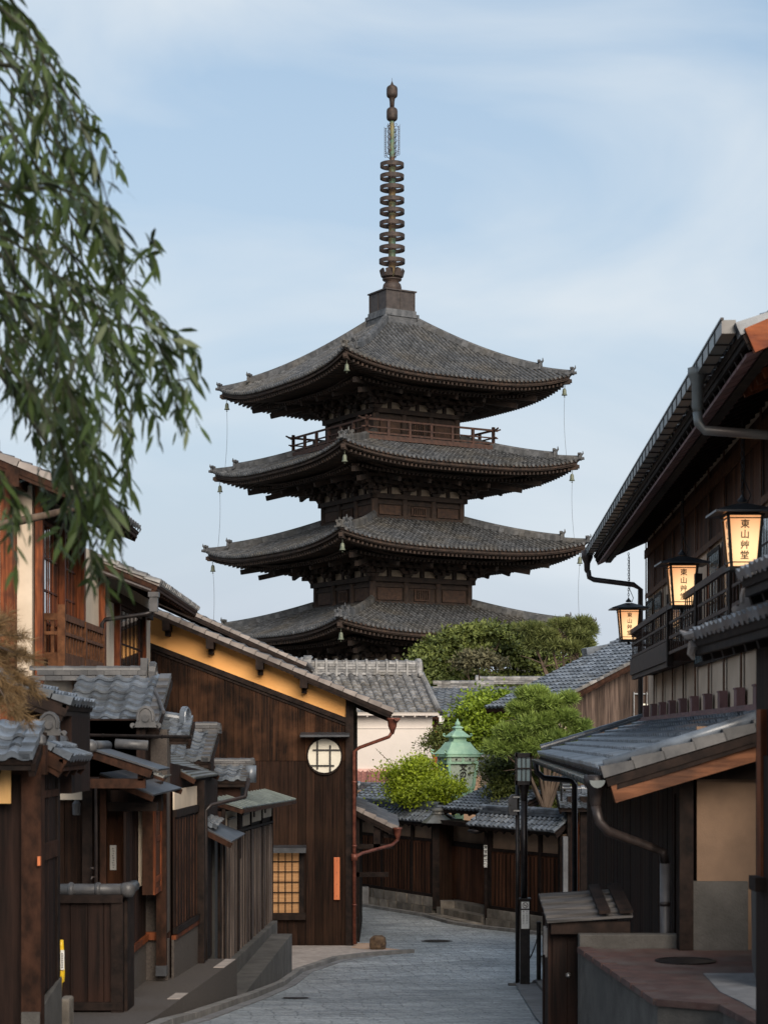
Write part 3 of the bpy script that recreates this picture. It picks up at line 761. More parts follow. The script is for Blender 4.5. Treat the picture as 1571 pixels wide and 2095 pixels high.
def pagoda_storey(i, rf):
    zm, Lf, de, d0, zt, bh, zl, zb = rf
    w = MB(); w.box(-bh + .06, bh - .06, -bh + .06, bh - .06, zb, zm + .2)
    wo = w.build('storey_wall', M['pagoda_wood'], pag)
    for Mx in SIDES:
        p = MB(Mx)
        for x in (-bh, -bh / 3, bh / 3, bh): p.tube([(x * .985, -bh, zb), (x * .985, -bh, zl)], .17, 10)
        for z, hh, o in ((zl + .06, .26, .24), (zl - .30, .16, .05), (zb + .18, .20, .10)): p.box(-bh - o, bh + o, -bh - o, -bh + .05, z - hh / 2, z + hh / 2)
        p.build('frame', M['pagoda_wood'], wo)
        q = MB(Mx)
        top = zl - .42; bot = zb + .34 if zl - zb < 2 else zb + .9
        for c in (-1, 1): q = MB(Mx); q.box(c * bh * .66 - bh * .24, c * bh * .66 + bh * .24, -bh - .045, -bh, bot, top); q.build('door_panel', M['pagoda_panel'], wo)
        g = MB(Mx)
        g.box(-.46, .46, -bh - .05, -bh, bot, bot + .09); g.box(-.46, .46, -bh - .05, -bh, top - .09, top)
        for sx in (-1, 1): g.box(sx * .46 - .05, sx * .46 + .05, -bh - .05, -bh, bot, top)
        for k in range(5): g.box(-.30 + k * .15 - .028, -.30 + k * .15 + .028, -bh - .04, -bh, bot + .09, top - .09)
        g.build('window_bars', M['pagoda_panel'], wo)
        # white infill between the brackets
        pl = MB(Mx)
        for c in range(6):
            x = -bh + (c + .5) * bh / 3
            pl.box(x - bh * .115, x + bh * .115, -bh - .02, -bh + .02, zl + .24, zl + .60)
        pl.build('plaster_infill', M['pagoda_plaster'], wo)
        b = MB(Mx)
        zs = zm - .62                              # underside near the purlin
        for c, x in enumerate((-bh, -bh / 3, bh / 3, bh)):
            b.hexa([(x - .20, -bh - .28, zl + .19), (x + .20, -bh - .28, zl + .19), (x + .20, -bh + .1, zl + .19), (x - .20, -bh + .1, zl + .19), (x - .28, -bh - .36, zl + .36), (x + .28, -bh - .36, zl + .36), (x + .28, -bh + .1, zl + .36), (x - .28, -bh + .1, zl + .36)])
            for k in range(3):
                z = zl + .38 + .30 * k; o = .42 + .50 * k
                b.box(x - .10, x + .10, -bh - o - .25, -bh + .1, z, z + .20)
                hw = .62
                y = -bh - o
                b.hexa([(x - hw * .7, y - .08, z), (x + hw * .7, y - .08, z), (x + hw * .7, y + .08, z), (x - hw * .7, y + .08, z), (x - hw, y - .08, z + .17), (x + hw, y - .08, z + .17), (x + hw, y + .08, z + .17), (x - hw, y + .08, z + .17)])
                for s in (-1, 0, 1): b.box(x + s * hw * .82 - .12, x + s * hw * .82 + .12, y - .13, y + .13, z + .17, z + .30)
            # tail rafter poking out and down
            b.bar((x, -bh - .3, zl + 1.38), (x, -bh - 2.8, zl + .70), .19, .24)
            b.box(x - .12, x + .12, -bh - 2.35, -bh - 2.1, zl + 1.08, zl + 1.25)
        b.M = Mx
        for o, z in ((.42, zl + .72), (.92, zl + 1.02), (1.45, zl + 1.30), (2.1, zl + 1.28)): b.box(-bh - o, bh + o, -bh - o - .09, -bh - o + .09, z, z + .19)
        # struts between
        for c in (-1, 0, 1):
            x = c * bh * 2 / 3
            b.box(x - .10, x + .10, -bh - .07, -bh + .05, zl + .19, zl + .62); b.box(x - .17, x + .17, -bh - .12, -bh + .05, zl + .62, zl + .74)
        # diagonal corner arms
        for k in range(3): b.bar((-bh + .1, -bh + .1, zl + .48 + .30 * k), (-bh - .6 - .5 * k, -bh - .6 - .5 * k, zl + .48 + .30 * k), .20, .20)
        b.bar((-bh, -bh, zl + 1.30), (-bh - 2.5, -bh - 2.5, zl + .62), .22, .28)
        b.bar((-bh, -bh, zl + 1.60), (-bh - 3.3, -bh - 3.3, zl + .98), .22, .28)
        b.build('brackets', M['pagoda_wood'], wo)
for i, rf in enumerate(ROOFS):
    pagoda_roof(i, rf); pagoda_storey(i, rf)
# balcony railing of the top storey
rh = 4.28
bf = MB()
bf.box(-rh - .12, rh + .12, -rh - .12, rh + .12, 16.72, 16.98); bfo = bf.build('balcony_floor', M['pagoda_rail'], pag)
for Mx in SIDES:
    r_ = MB(Mx)
    for z, hh in ((17.10, .10), (17.42, .07), (17.86, .11)): r_.bar((-rh - (.30 if z > 17.4 else .1), -rh, z), (rh + (.30 if z > 17.4 else .1), -rh, z), .10, hh)
    r_.tube([(-rh - .25, -rh, 17.86), (-rh - .5, -rh, 17.95)], [.055, .05], 6); r_.tube([(rh + .25, -rh, 17.86), (rh + .5, -rh, 17.95)], [.055, .05], 6)
    r_.build('railing', M['pagoda_rail'], bfo)
    for k in range(7):
        x = -rh + 2 * rh * k / 6
        p_ = MB(Mx); p_.box(x - .075, x + .075, -rh - .075, -rh + .075, 16.98, 17.80 if k % 6 else 18.05); p_.build('baluster', M['pagoda_rail'], bfo)
# spire
hz = lambda py: (1510 - py) / 34.8
sp = MB(); sp.tube([(0, 0, hz(640)), (0, 0, hz(330))], [.225, .20], 14); sp.tube([(0, 0, hz(330)), (0, 0, hz(200))], [.155, .12], 12)
spo = sp.build('spire', M['spire_pipe'], pag, smooth=False)
st = MB(); st.box(-1.22, 1.22, -1.22, 1.22, 24.05, 24.35); st.box(-1.10, 1.10, -1.10, 1.10, 24.35, 24.6); st.box(-1.16, 1.16, -1.16, 1.16, 24.6, 24.8); st.box(-1.04, 1.04, -1.04, 1.04, 24.8, 25.02)
st.build('tiled_neck', M['pagoda_tile'], spo)
bx = MB(); bx.box(-.97, .97, -.97, .97, 25.02, 26.12); bx.box(-1.06, 1.06, -1.06, 1.06, 26.12, 26.2)
for k in (-1, 0, 1): bx.box(k * .95 - .03, k * .95 + .03, -1.0, -.97, 25.02, 26.12); bx.box(-1.0, -.97, k * .95 - .03, k * .95 + .03, 25.02, 26.12)
bx.build('dew_basin', M['spire_box'], spo)
bo = MB(); bo.lathe([(.56, 26.2), (.56, 26.5), (.52, 26.68), (.40, 26.82), (.34, 26.86), (.55, 26.92), (.58, 27.0), (.30, 27.04)], n=20); bo.build('inverted_bowl', M['spire_iron'], spo, smooth=True)
fl = MB()
for k in range(8):
    a = k * math.pi / 4; fl.M = Matrix.Rotation(a, 4, 'Z')
    fl.prism([(.30, -.12, 26.98), (.62, -.20, 27.12), (.72, -.22, 27.50), (.66, 0, 27.60), (.72, .22, 27.50), (.62, .20, 27.12), (.30, .12, 26.98)], (-.05, 0, .02))
fl.M = None; fl.build('lotus_flower', M['spire_iron'], spo)
ringy = [337, 361, 384, 409, 432, 457, 483, 508, 534]
for k, py in enumerate(ringy):
    z = hz(py); rr = .70 + .052 * k / 8 * 1.2; g = MB()
    n = 36; hh = .12
    vs = []
    for (r0, zz) in ((rr, z - hh), (rr, z + hh), (rr - .045, z + hh), (rr - .045, z - hh)):
        vs += [(r0 * math.cos(2 * math.pi * q / n), r0 * math.sin(2 * math.pi * q / n), zz) for q in range(n)]
    g.add(vs, [(a * n + q, a * n + (q + 1) % n, ((a + 1) % 4) * n + (q + 1) % n, ((a + 1) % 4) * n + q) for a in range(4) for q in range(n)])
    for q in range(6):
        a = q * math.pi / 3 + .2; g.bar((.18 * math.cos(a), .18 * math.sin(a), z), (rr * .97 * math.cos(a), rr * .97 * math.sin(a), z), .03, .05)
    g.lathe([(.225, z - .10), (.24, z), (.225, z + .10)], n=12)
    g.build('ring', M['spire_iron'], spo)
for k in range(4):
    g = MB(Matrix.Rotation(k * math.pi / 2 + .55, 4, 'Z'))
    z0, z1 = hz(322), hz(258)
    g.tube([(.16, 0, z0), (.34, 0, z0 + .12), (.42, 0, z0 + .5), (.42, 0, z1 - .1), (.34, 0, z1)], .022, 5)
    for q in range(17):
        z = z0 + .1 + (z1 - z0 - .15) * q / 16
        g.tube([(.40, 0, z), (.49, 0, z + .04), (.53, 0, z + .13)], [.022, .018, .006], 4)
        if q % 3 == 1: g.tube([(.16, 0, z), (.26, 0, z + .05), (.33, 0, z + .16), (.27, 0, z + .22), (.20, 0, z + .17)], .016, 4)
    g.build('water_flame', M['spire_iron'], spo)
def ball(za, zb, r): return [(r * .62, za), (r * .9, za + .07), (r, za + .18), (r, zb - .2), (r * .9, zb - .08), (r * .6, zb)]
fb = MB(); fb.lathe(ball(hz(246), hz(219), .33), n=18); fb.build('lower_jewel', M['spire_iron'], spo, smooth=True)
fb = MB(); fb.lathe([(.13, hz(219)), (.15, hz(206)), (.18, hz(200))] + ball(hz(199), hz(174), .33) + [(.10, hz(172)), (.05, hz(168)), (.012, hz(164)), (.010, hz(158))], n=18); fb.build('top_jewel', M['spire_iron'], spo, smooth=True)
# lightning conductor wires hanging from corner to corner
for k in (1, 3):                             # the corners seen at left and right
    Mx = SIDES[0] if k == 1 else SIDES[0]
    for a, b in ((0, 1), (1, 2), (2, 3)):
        ra, rb = ROOFS[a], ROOFS[b]
        # corner direction in local axes: left corner (-1, 1), right corner (1, -1)
        sx, sy = (-1, 1) if k == 1 else (1, -1)
        pa = Vector((sx * (ra[2] - .25), sy * (ra[2] - .25), ra[0] + ra[1] - .62)); pb = Vector((sx * (rb[2] - .5), sy * (rb[2] - .5), rb[0] + rb[1] + .1))
        pts = [pa.lerp(pb, q / 8) + Vector((-sx * .07 * math.sin(math.pi * q / 8), -sy * .07 * math.sin(math.pi * q / 8), 0)) for q in range(9)]
        w = MB(); w.tube(pts, .011, 4); w.build('conductor_wire', M['wire'], pag)
# ------------------------------------------------------------------ small builders
def PX(mb, pxs, Y, d=.05):                   # polygon face standing across the view at depth Y
    mb.prism([P(x, y, Y) for x, y in pxs], (0, d, 0))
def slab(mb, pts, t):                        # pts 3D quad (top), thickness downwards
    pts = [Vector(p) for p in pts]; n = (pts[1] - pts[0]).cross(pts[3] - pts[0]).normalized()
    if n.z < 0: n = -n
    mb.prism([p - n * t for p in pts], n * t)
def one(root, name, mat, fn, **k):
    mb = MB(); fn(mb); return mb.build(name, M[mat], root, **k)
def post(root, x, Y, z0, z1, w=.12, d=.12, mat='beam', name='post'):
    return one(root, name, mat, lambda m: m.box(x - w / 2, x + w / 2, Y - d / 2, Y + d / 2, z0, z1))
def lattice(root, A, B, z0, z1, cols, rows, out, glass='glass', mat='beam', fw=.06, bw=.022, name='window', depth=.05, gout=None):
    """framed glazed sash on a plan line; sub-parts pane and frame"""
    f = MB()
    A, B = Vector(A[:2]), Vector(B[:2]); L = (B - A).length
    at = lambda q: A.lerp(B, q / L)
    f.wbox(at(0), at(fw), z0, z1, out, out + depth); f.wbox(at(L - fw), at(L), z0, z1, out, out + depth)
    f.wbox(at(fw), at(L - fw), z0, z0 + fw, out, out + depth); f.wbox(at(fw), at(L - fw), z1 - fw, z1, out, out + depth)
    for i in range(1, cols):
        q = fw + (L - 2 * fw) * i / cols; f.wbox(at(q - bw / 2), at(q + bw / 2), z0 + fw, z1 - fw, out + .008, out + depth * .8)
    for j in range(1, rows):
        z = z0 + fw + (z1 - z0 - 2 * fw) * j / rows; f.wbox(at(fw), at(L - fw), z - bw / 2, z + bw / 2, out + .006, out + depth * .7)
    fo = f.build(name, M[mat], root)
    g = MB(); go = out + .004 if gout is None else gout
    g.wbox(at(fw * .6), at(L - fw * .6), z0 + fw * .6, z1 - fw * .6, go - .012, go); g.build('pane', M[glass], fo)
    return fo

# ------------------------------------------------------------------ upper left house with the balcony
hA = thing('townhouse', 'two-storey house at far left with red posts, lattice balcony and cream plaster', 'house', (-5.5, 27, gz(27)))
m = MB(); m.box(-9.5, -4.60, 25.55, 29.1, gz(26), 3.30); m.box(-9.5, -4.72, 29.1, 32.4, gz(26), 3.0); m.build('wall', M['plaster'], hA)
m = MB(); m.box(-9.5, -5.02, 25.48, 25.56, -2.0, 3.9); m.build('gable_boards', M['board_dark'], hA)
post(hA, -4.885, 25.45, -2, 3.55, .19, .16, 'beam_red'); post(hA, -4.52, 25.66, -2, 3.4, .10, .12, 'beam_red')
post(hA, -4.50, 28.98, -2, 3.3, .14, .16, 'beam_red'); post(hA, -4.50, 27.38, 1.1, 3.0, .08, .10, 'beam_red')
for y0, y1 in ((25.74, 27.32), (27.44, 28.88)): lattice(hA, (-4.60, y0), (-4.60, y1), 1.05, 2.92, 4, 4, .03, mat='beam_red', fw=.06, bw=.025, depth=.03)
m = MB(); m.box(-4.62, -4.50, 25.7, 29.0, 2.92, 3.12); m.box(-4.62, -4.48, 25.7, 29.0, .90, 1.05); m.build('window_beam', M['beam'], hA)
rA = roofside(hA, (-3.63, 25.0), (-3.63, 29.05), 3.07, 5.5, 2.30, verges='A', tile='tile_dark', under='beam', style='s', pu=.26)
m = MB()
for x, z in ((-4.75, 3.33), (-6.4, 4.02)): m.box(x - .09, x + .09, 24.95, 25.55, z - .12, z + .10)
m.box(-4.02, -3.90, 25.0, 29.0, 2.95, 3.08)
m.build('purlin', M['beam'], hA)
bal = MB(); x1, ya, yb = -4.30, 26.1, 29.8
for y in (ya, (ya + yb) / 2, yb): bal.box(x1 - .05, x1 + .05, y - .05, y + .05, .85, 1.78 if y == ya else 1.66)
for z, h in ((1.62, .09), (1.40, .045), (1.04, .20)):
    bal.box(x1 - .035, x1 + .035, ya, yb, z - h / 2, z + h / 2); bal.box(-4.62, x1, ya - .035, ya + .035, z - h / 2, z + h / 2)
bal.box(-4.6, x1, ya, yb, .90, .95)
bo_ = bal.build('balcony', M['beam_brown'], hA)
n = 15
for k in range(n):
    y = ya + (yb - ya) * (k + .5) / n
    one(bo_, 'baluster', 'beam_brown', lambda m: m.box(x1 - .022, x1 + .022, y - .03, y + .03, 1.12, 1.60))
for x in (-4.53, -4.42): one(bo_, 'baluster', 'beam_brown', lambda m: m.box(x - .02, x + .02, ya - .02, ya + .02, 1.12, 1.60))

# ------------------------------------------------------------------ second upper left house
hB = thing('townhouse', 'smaller wooden house between the balcony house and the orange gable, with a black downpipe', 'house', (-5.5, 35, gz(35)))
m = MB(); m.box(-9, -4.66, 32.55, 39.0, gz(35), 2.75); m.build('wall', M['plaster'], hB)
m = MB(); m.box(-9, -5.35, 32.45, 32.56, 0, 3.6); m.box(-5.35, -4.6, 32.45, 32.56, 2.2, 2.9); m.build('gable_boards', M['board_black'], hB)
post(hB, -4.70, 32.45, -1, 2.85, .17, .16, 'beam_red'); post(hB, -5.12, 32.45, -1, 2.9, .10, .1, 'beam_black')
post(hB, -4.62, 33.85, -1, 2.4, .12, .16, 'beam_red'); post(hB, -4.62, 37.5, -1, 2.4, .12, .14, 'beam_red')
lattice(hB, (-4.66, 33.95), (-4.66, 37.4), 1.0, 2.32, 6, 2, .02, mat='beam', fw=.06, bw=.03, depth=.025)
m = MB(); m.box(-4.70, -4.55, 32.5, 38.6, 2.32, 2.50); m.build('wall_beam', M['beam'], hB)
rB = roofside(hB, (-3.68, 32.0), (-3.68, 38.7), 2.52, 5.0, 2.1, verges='A', tile='tile_old', style='r', pu=.25, under='beam')
m = MB(); m.tube([(-4.85, 31.9, 2.80), (-3.80, 31.9, 2.40)], .035, 8); m.build('gable_gutter', M['pipe_brown'], rB)
m = MB(); m.box(-3.82, -3.69, 31.85, 31.98, 2.06, 2.36); m.box(-3.84, -3.67, 31.83, 32.0, 2.30, 2.38)
m.build('rain_hopper', M['pipe_grey'], rB)
m = MB(); m.tube([(-3.76, 31.9, 2.06), (-3.9, 31.9, 2.02), (-4.55, 31.9, 1.93), (-4.60, 31.9, 1.86), (-4.60, 31.9, -1.0)], .036, 8)
m.build('downpipe', M['black_metal'], rB)

# ------------------------------------------------------------------ the house with the orange gable
hO = thing('boarded_house', 'big dark boarded house end with an orange plaster gable and a round lattice window', 'house', (-2.7, 40, -4.28))
x0, x1 = -6.2, -.68
zt = lambda x: .55 + (.19 - x) * .418 - .10            # underside of the verge
zb_ = lambda x: zt(x) - (.46 + (x - -.70) * -.035)      # foot of the orange strip
m = MB(); m.box(x0, x1, 40.06, 48.5, -4.6, .75); m.prism([(x0, 40.06, .74), (x1, 40.06, .74), (x1, 40.06, zt(x1)), (x0, 40.06, zt(x0))], (0, 8.4, 0)); m.build('wall_core', M['board_black'], hO)
m = MB(); m.prism([(x0, 40.0, zb_(x0)), (x1, 40.0, zb_(x1)), (x1, 40.0, zt(x1) + .02), (x0, 40.0, zt(x0) + .02)], (0, .055, 0)); m.build('plaster_gable', M['plaster_orange'], hO)
m = MB()
m.planks((x0, 40.0), (x1, 40.0), -.47, (zb_(x0) - .06, zb_(x1) - .06), .185, 0, .022, .008)
m.build('upper_boards', M['board_gable'], hO)
m = MB(); m.planks((x0, 40.0), (x1, 40.0), -4.27, -.48, .185, -.004, .020, .006); m.build('lower_boards', M['board_dark'], hO)
m = MB()
m.bar((x0, 39.95, zb_(x0) - .03), (x1, 39.95, zb_(x1) - .03), .09, .10)
m.bar((x0, 39.97, zb_(x0) - .12), (x1, 39.97, zb_(x1) - .12), .05, .05)
m.box(x1 - .10, x1 + .06, 39.90, 40.1, -4.30, zt(x1) + .05); m.build('corner_post', M['beam_black'], hO)
m = MB(); m.planks((x1 + .0, 40.1), (x1 + .0, 48.4), -4.4, .62, .22, .0, .02); m.build('side_boards', M['board_black'], hO)
roO = roofside(hO, (.19, 39.55), (.19, 48.6), .55, 6.6, 6.6 * .418, verges='A', tile='tile_dark', style='s', under='beam_black', pv=.27, inn=2.0)
for px in (342, 431, 532, 622):
    x = XX(px, 39.7)
    one(hO, 'purlin_end', 'beam_black', lambda m: (m.box(x - .075, x + .075, 39.45, 40.05, zt(x) - .20, zt(x) + .0), m.box(x - .05, x + .05, 39.75, 40.05, zt(x) - .30, zt(x) - .20)))
# hood and round window
one(hO, 'window_hood', 'metal_dark', lambda m: m.prism([(-1.70, 39.62, -.005 + .02), (-.70, 39.62, .02), (-.70, 39.62, .06), (-1.70, 39.62, .06)], (0, .40, .06)))
wc = Vector((XX(664, 40), 39.96, ZZ(1547, 40)))
m = MB(); m.tube([wc + Vector((0, .03, 0)), wc + Vector((0, -.0, 0))], .345, 40); rw = m.build('round_window', M['paper'], hO)
m = MB(); m.tube([wc + Vector((.355 * math.cos(a), -.01, .355 * math.sin(a) * 1.08)) for a in [2 * math.pi * k / 40 for k in range(41)]], .018, 6); m.build('window_frame', M['beam_black'], rw)
def chord(v, lim=.34): return math.sqrt(max(0, lim * lim - v * v))
m = MB()
for dx, a, b in ((-.145, .33, -.27), (.115, .22, -.33)): m.box(wc.x + dx - .017, wc.x + dx + .017, wc.y - .035, wc.y - .008, wc.z + b, wc.z + a)
for dz, a, b in ((.12, -.24, .32), (-.20, -.29, .20)): m.box(wc.x + a, wc.x + b, wc.y - .028, wc.y - .006, wc.z + dz - .015, wc.z + dz + .015)
m.build('lattice', M['ink'], rw)
# lower lattice window with a bamboo blind, and its hood
one(hO, 'window_hood', 'metal_dark', lambda m: m.prism([(XX(528, 40), 39.66, -2.34), (XX(627, 40), 39.66, -2.34), (XX(627, 40), 39.66, -2.24), (XX(528, 40), 39.66, -2.24)], (0, .36, .05)))
m = MB(); xa, xb = XX(528, 40), XX(612, 40)
m.box(xa - .06, xa, 39.93, 40.02, -3.66, -2.33); m.box(xb, xb + .10, 39.90, 40.02, -3.66, -2.33); m.box(xa - .06, xb + .14, 39.88, 40.02, -3.72, -3.58)
wf = m.build('lattice_window', M['beam_black'], hO)
m = MB()
for k in range(6): z = -3.58 + k * .205; m.prism([(xa, 39.972, z), (xb, 39.972, z), (xb, 39.962, z + .204), (xa, 39.962, z + .204)], (0, .006, 0))
m.build('bamboo_blind', M['amber_blind'], wf)
m = MB(); m.box(xa, xb, 39.97, 39.995, -2.46, -2.33)
for k in range(1, 6): x = xa + (xb - xa) * k / 6; m.box(x - .010, x + .010, 39.935, 39.955, -3.58, -2.33)
for k in range(1, 6): z = -3.58 + k * .21; m.box(xa, xb, 39.925, 39.935, z - .010, z + .010)
m.build('lattice_bars', M['beam_black'], wf)
# copper gutter and pipes
gO = gutter(hO, [(.26, 39.35, .40), (.26, 48.4, .40)], .06, 'copper_pipe')
def hopper(m, x, y, z, s=1.0):
    m.lathe([(.03, z - .20 * s), (.05 * s, z - .12 * s), (.075 * s, z - .06 * s), (.085 * s, z + .04 * s), (.10 * s, z + .06 * s), (.10 * s, z + .09 * s), (.03, z + .09 * s)], (x, y, 0), 8)
m = MB(); hopper(m, .17, 39.55, .30, 1.15); m.tube([(.17, 39.55, .12), (.10, 39.6, .02), (-.50, 39.72, -.20), (-.60, 39.75, -.28), (-.60, 39.75, -4.2)], .038, 8)
for z in (-.9, -2.2, -3.4): m.tube([(-.60, 39.75, z - .02), (-.60, 39.75, z + .02)], .048, 8)
m.build('copper_downpipe', M['copper_pipe'], gO)
# lean-to behind the corner
lt = roofside(hO, (XX(812, 41.5), 41.3), (XX(812, 41.5), 47.0), -1.92, .95, .47, name='lean_to_roof', verges='A', tile='tile_dark', under='beam_black', style='s')
m = MB(); m.box(-.62, .22, 41.35, 41.45, -2.35, -2.25); m.box(-.22, -.08, 41.35, 41.5, -2.35, -1.75); m.box(.0, .1, 41.4, 46.9, -2.12, -2.0); m.box(-.62, .1, 41.4, 41.48, -2.95, -2.85)
m.box(-.60, -.52, 41.4, 46.9, -4.4, -1.5); m.build('lean_to_frame', M['beam_black'], lt)
m = MB(); hopper(m, XX(813, 41.2), 41.15, -1.98, 1.0)
m.tube([(XX(813, 41.2), 41.15, -2.15), (.17, 41.0, -2.25), (-.45, 40.3, -2.38), (-.57, 39.8, -2.42)], .036, 8); m.box(-.66, -.54, 39.69, 39.81, -2.5, -2.36)
m.build('copper_downpipe', M['copper_pipe'], lt)
# orange vertical sign on the boards
sg = thing('wall_sign', 'narrow orange vertical signboard fixed low on the boarded house', 'sign', P(689, 1842, 39.96))
one(sg, 'board', 'sign_orange', lambda m: m.box(XX(683, 39.9), XX(695, 39.9), 39.92, 39.96, ZZ(1842, 39.9), ZZ(1755, 39.9)), bevel=.004)
m = MB()
for k in range(4): m.tube([P(689, 1762 + k * 24, 39.925), P(689, 1762 + k * 24, 39.91)], .008, 6)
m.build('nails', M['copper_pipe'], sg)
# paper floor lantern at the corner
fl_ = thing('floor_lantern', 'small white paper floor lantern in a black frame at the foot of the boarded house', 'lantern', P(722, 1930, 40.3))
cx, cy, z0, z1 = XX(720, 40.3), 40.45, -4.20, -3.74
m = MB()
for sx in (-1, 1):
    for sy in (-1, 1): m.box(cx + sx * .085 - .01, cx + sx * .085 + .01, cy + sy * .085 - .01, cy + sy * .085 + .01, z0 - .02, z1)
m.box(cx - .10, cx + .10, cy - .10, cy + .10, z1, z1 + .02); m.box(cx - .095, cx + .095, cy - .095, cy + .095, z0 + .05, z0 + .07); m.box(cx - .11, cx + .11, cy - .11, cy + .11, z0 - .10, z0 - .02)
m.build('frame', M['ink'], fl_)
one(fl_, 'paper_shade', 'paper_white', lambda m: m.box(cx - .08, cx + .08, cy - .08, cy + .08, z0 + .07, z1))
# boulder on the forecourt
bt = thing('boulder', 'rounded brown rock on the pale forecourt point at the bend', 'rock', P(773, 1951, 39.0))
import mathutils
m = MB(); vs, fs = [], []
nr, ns = 14, 20
for i in range(nr + 1):
    ph = math.pi * i / nr
    for k in range(ns):
        th = 2 * math.pi * k / ns
        v = Vector((math.sin(ph) * math.cos(th), math.sin(ph) * math.sin(th), math.cos(ph)))
        sup = (abs(v.x) ** 3.2 + abs(v.y) ** 3.2 + abs(v.z) ** 3.2) ** (-1 / 3.2)
        q = v * sup * (1 + .10 * mathutils.noise.noise(v * 2.1 + Vector((5, 1, 3))) + .05 * mathutils.noise.noise(v * 6))
        vs.append((XX(773, 39) + q.x * .165, 39.0 + q.y * .16, gz(39) + .055 + .115 + q.z * .15))
for i in range(nr):
    for k in range(ns): fs.append((i * ns + k, i * ns + (k + 1) % ns, (i + 1) * ns + (k + 1) % ns, (i + 1) * ns + k))
m.add(vs, fs); m.build('rock_body', M['rock'], bt, smooth=True)

# ------------------------------------------------------------------ house behind the orange gable, only its roof edge shows
hD = thing('townhouse', 'house whose long tiled roof edge runs just above the orange gable roof', 'house', (-4.5, 54, -4.5))
m = MB(); m.prism([(-8.5, 52.5, -4.5), (-2.7, 52.5, -4.5), (-2.7, 52.5, 1.9), (-8.5, 52.5, 4.2)], (0, 5, 0)); m.build('wall', M['board_black'], hD)
roofside(hD, (XX(626, 52), 52.0), (XX(626, 52), 57.5), 1.95, 6.3, 6.3 * .452, verges='A', tile='tile_dark', style='s', under='beam_black')

# ------------------------------------------------------------------ near-left row
# raised terrace (concrete) and ramps along the street
tr = thing('concrete_terrace', 'grey concrete terrace in front of the low wooden houses at lower left', 'terrace', (-2.6, 22, gz(22)))
m = MB()
E0, E1 = -3.14, -7.5                         # street frame
def blk(m, xa, xb, Y0, Y1, zt0, zt1):
    p = [S(xa, Y0), S(xb, Y0), S(xb, Y1), S(xa, Y1)]
    zt_ = (zt0, zt0, zt1, zt1)
    m.hexa([(q.x, q.y, gz(q.y) - .3) for q in p] + [(q.x, q.y, z) for q, z in zip(p, zt_)])
blk(m, E1, E0, 14, 19.5, -2.55, -2.76); blk(m, E1, E0, 19.5, 25.9, -2.76, -2.93)
tro = m.build('terrace_block', M['wash'], tr)
m = MB()
for (Y0, Y1) in ((20.9, 21.5), (24.6, 25.8)):
    a, b = S(E0 - .09, Y0), S(E0 - .09, Y1); za, zb2 = np.interp([Y0, Y1], [19.5, 25.9], [-2.76, -2.93])
    m.hexa([(a.x - .05, a.y, za - .01), (a.x + .085, a.y, za - .01), (b.x + .085, b.y, zb2 - .01), (b.x - .05, b.y, zb2 - .01), (a.x - .05, a.y, za + .006), (a.x + .085, a.y, za + .006), (b.x + .085, b.y, zb2 + .006), (b.x - .05, b.y, zb2 + .006)])
m.build('pale_coping', M['stone_light'], tr)
rp_ = thing('concrete_ramp', 'second concrete ramp rising beside the grey slatted fence to a blunt end', 'ramp', (-2.0, 30, gz(30)))
m = MB(); blk(m, -3.60, -3.12, 25.95, 33.5, -3.50, -3.36); m.build('ramp_block', M['concrete'], rp_)
m = MB(); blk(m, -4.6, -3.46, 25.95, 34.4, -3.22, -3.22); m.build('footing', M['concrete'], rp_)

# roof-capped low enclosure
en = thing('bin_enclosure', 'low dark boarded enclosure topped with round grey coping tiles, on the terrace', 'enclosure', (XX(190, 19.7), 19.9, -2.76))
xa, xb = XX(112, 19.7), XX(251, 19.7)
m = MB(); m.planks((xa, 19.70), (xb, 19.70), -2.70, -1.66, .16, 0, .02); m.build('front_boards', M['board_black'], en)
m = MB(); m.box(xa, xb, 19.705, 20.3, -2.76, -1.66); m.build('body', M['board_black'], en)
m = MB(); m.box(xb - .11, xb + .01, 19.64, 19.76, -2.78, -1.62); m.box(xa, xb + .01, 19.62, 19.76, -1.66, -1.58); m.box(xa, xb, 19.63, 19.75, -2.74, -2.66); m.box(xb - .03, xb + .04, 19.76, 20.3, -2.78, -1.6)
m.build('frame', M['beam_black'], en)
m = MB(); zc = -1.535
m.tube([(xa, 19.72, zc), (xb + .04, 19.72, zc)], .062, 12)
for x in (XX(145, 19.7), XX(200, 19.7)): m.tube([(x - .03, 19.72, zc), (x - .012, 19.72, zc), (x + .012, 19.72, zc), (x + .03, 19.72, zc)], [.062, .078, .078, .062], 12)
m.tube([(xb + .04, 19.68, zc), (xb + .04, 20.3, zc)], .060, 12); m.lathe([(.01, -.075), (.05, -.07), (.075, -.03), (.08, .03), (.055, .07), (.01, .08)], (xb + .05, 19.70, zc), 12)
m.build('coping_tiles', M['tile_dark'], en, smooth=True)

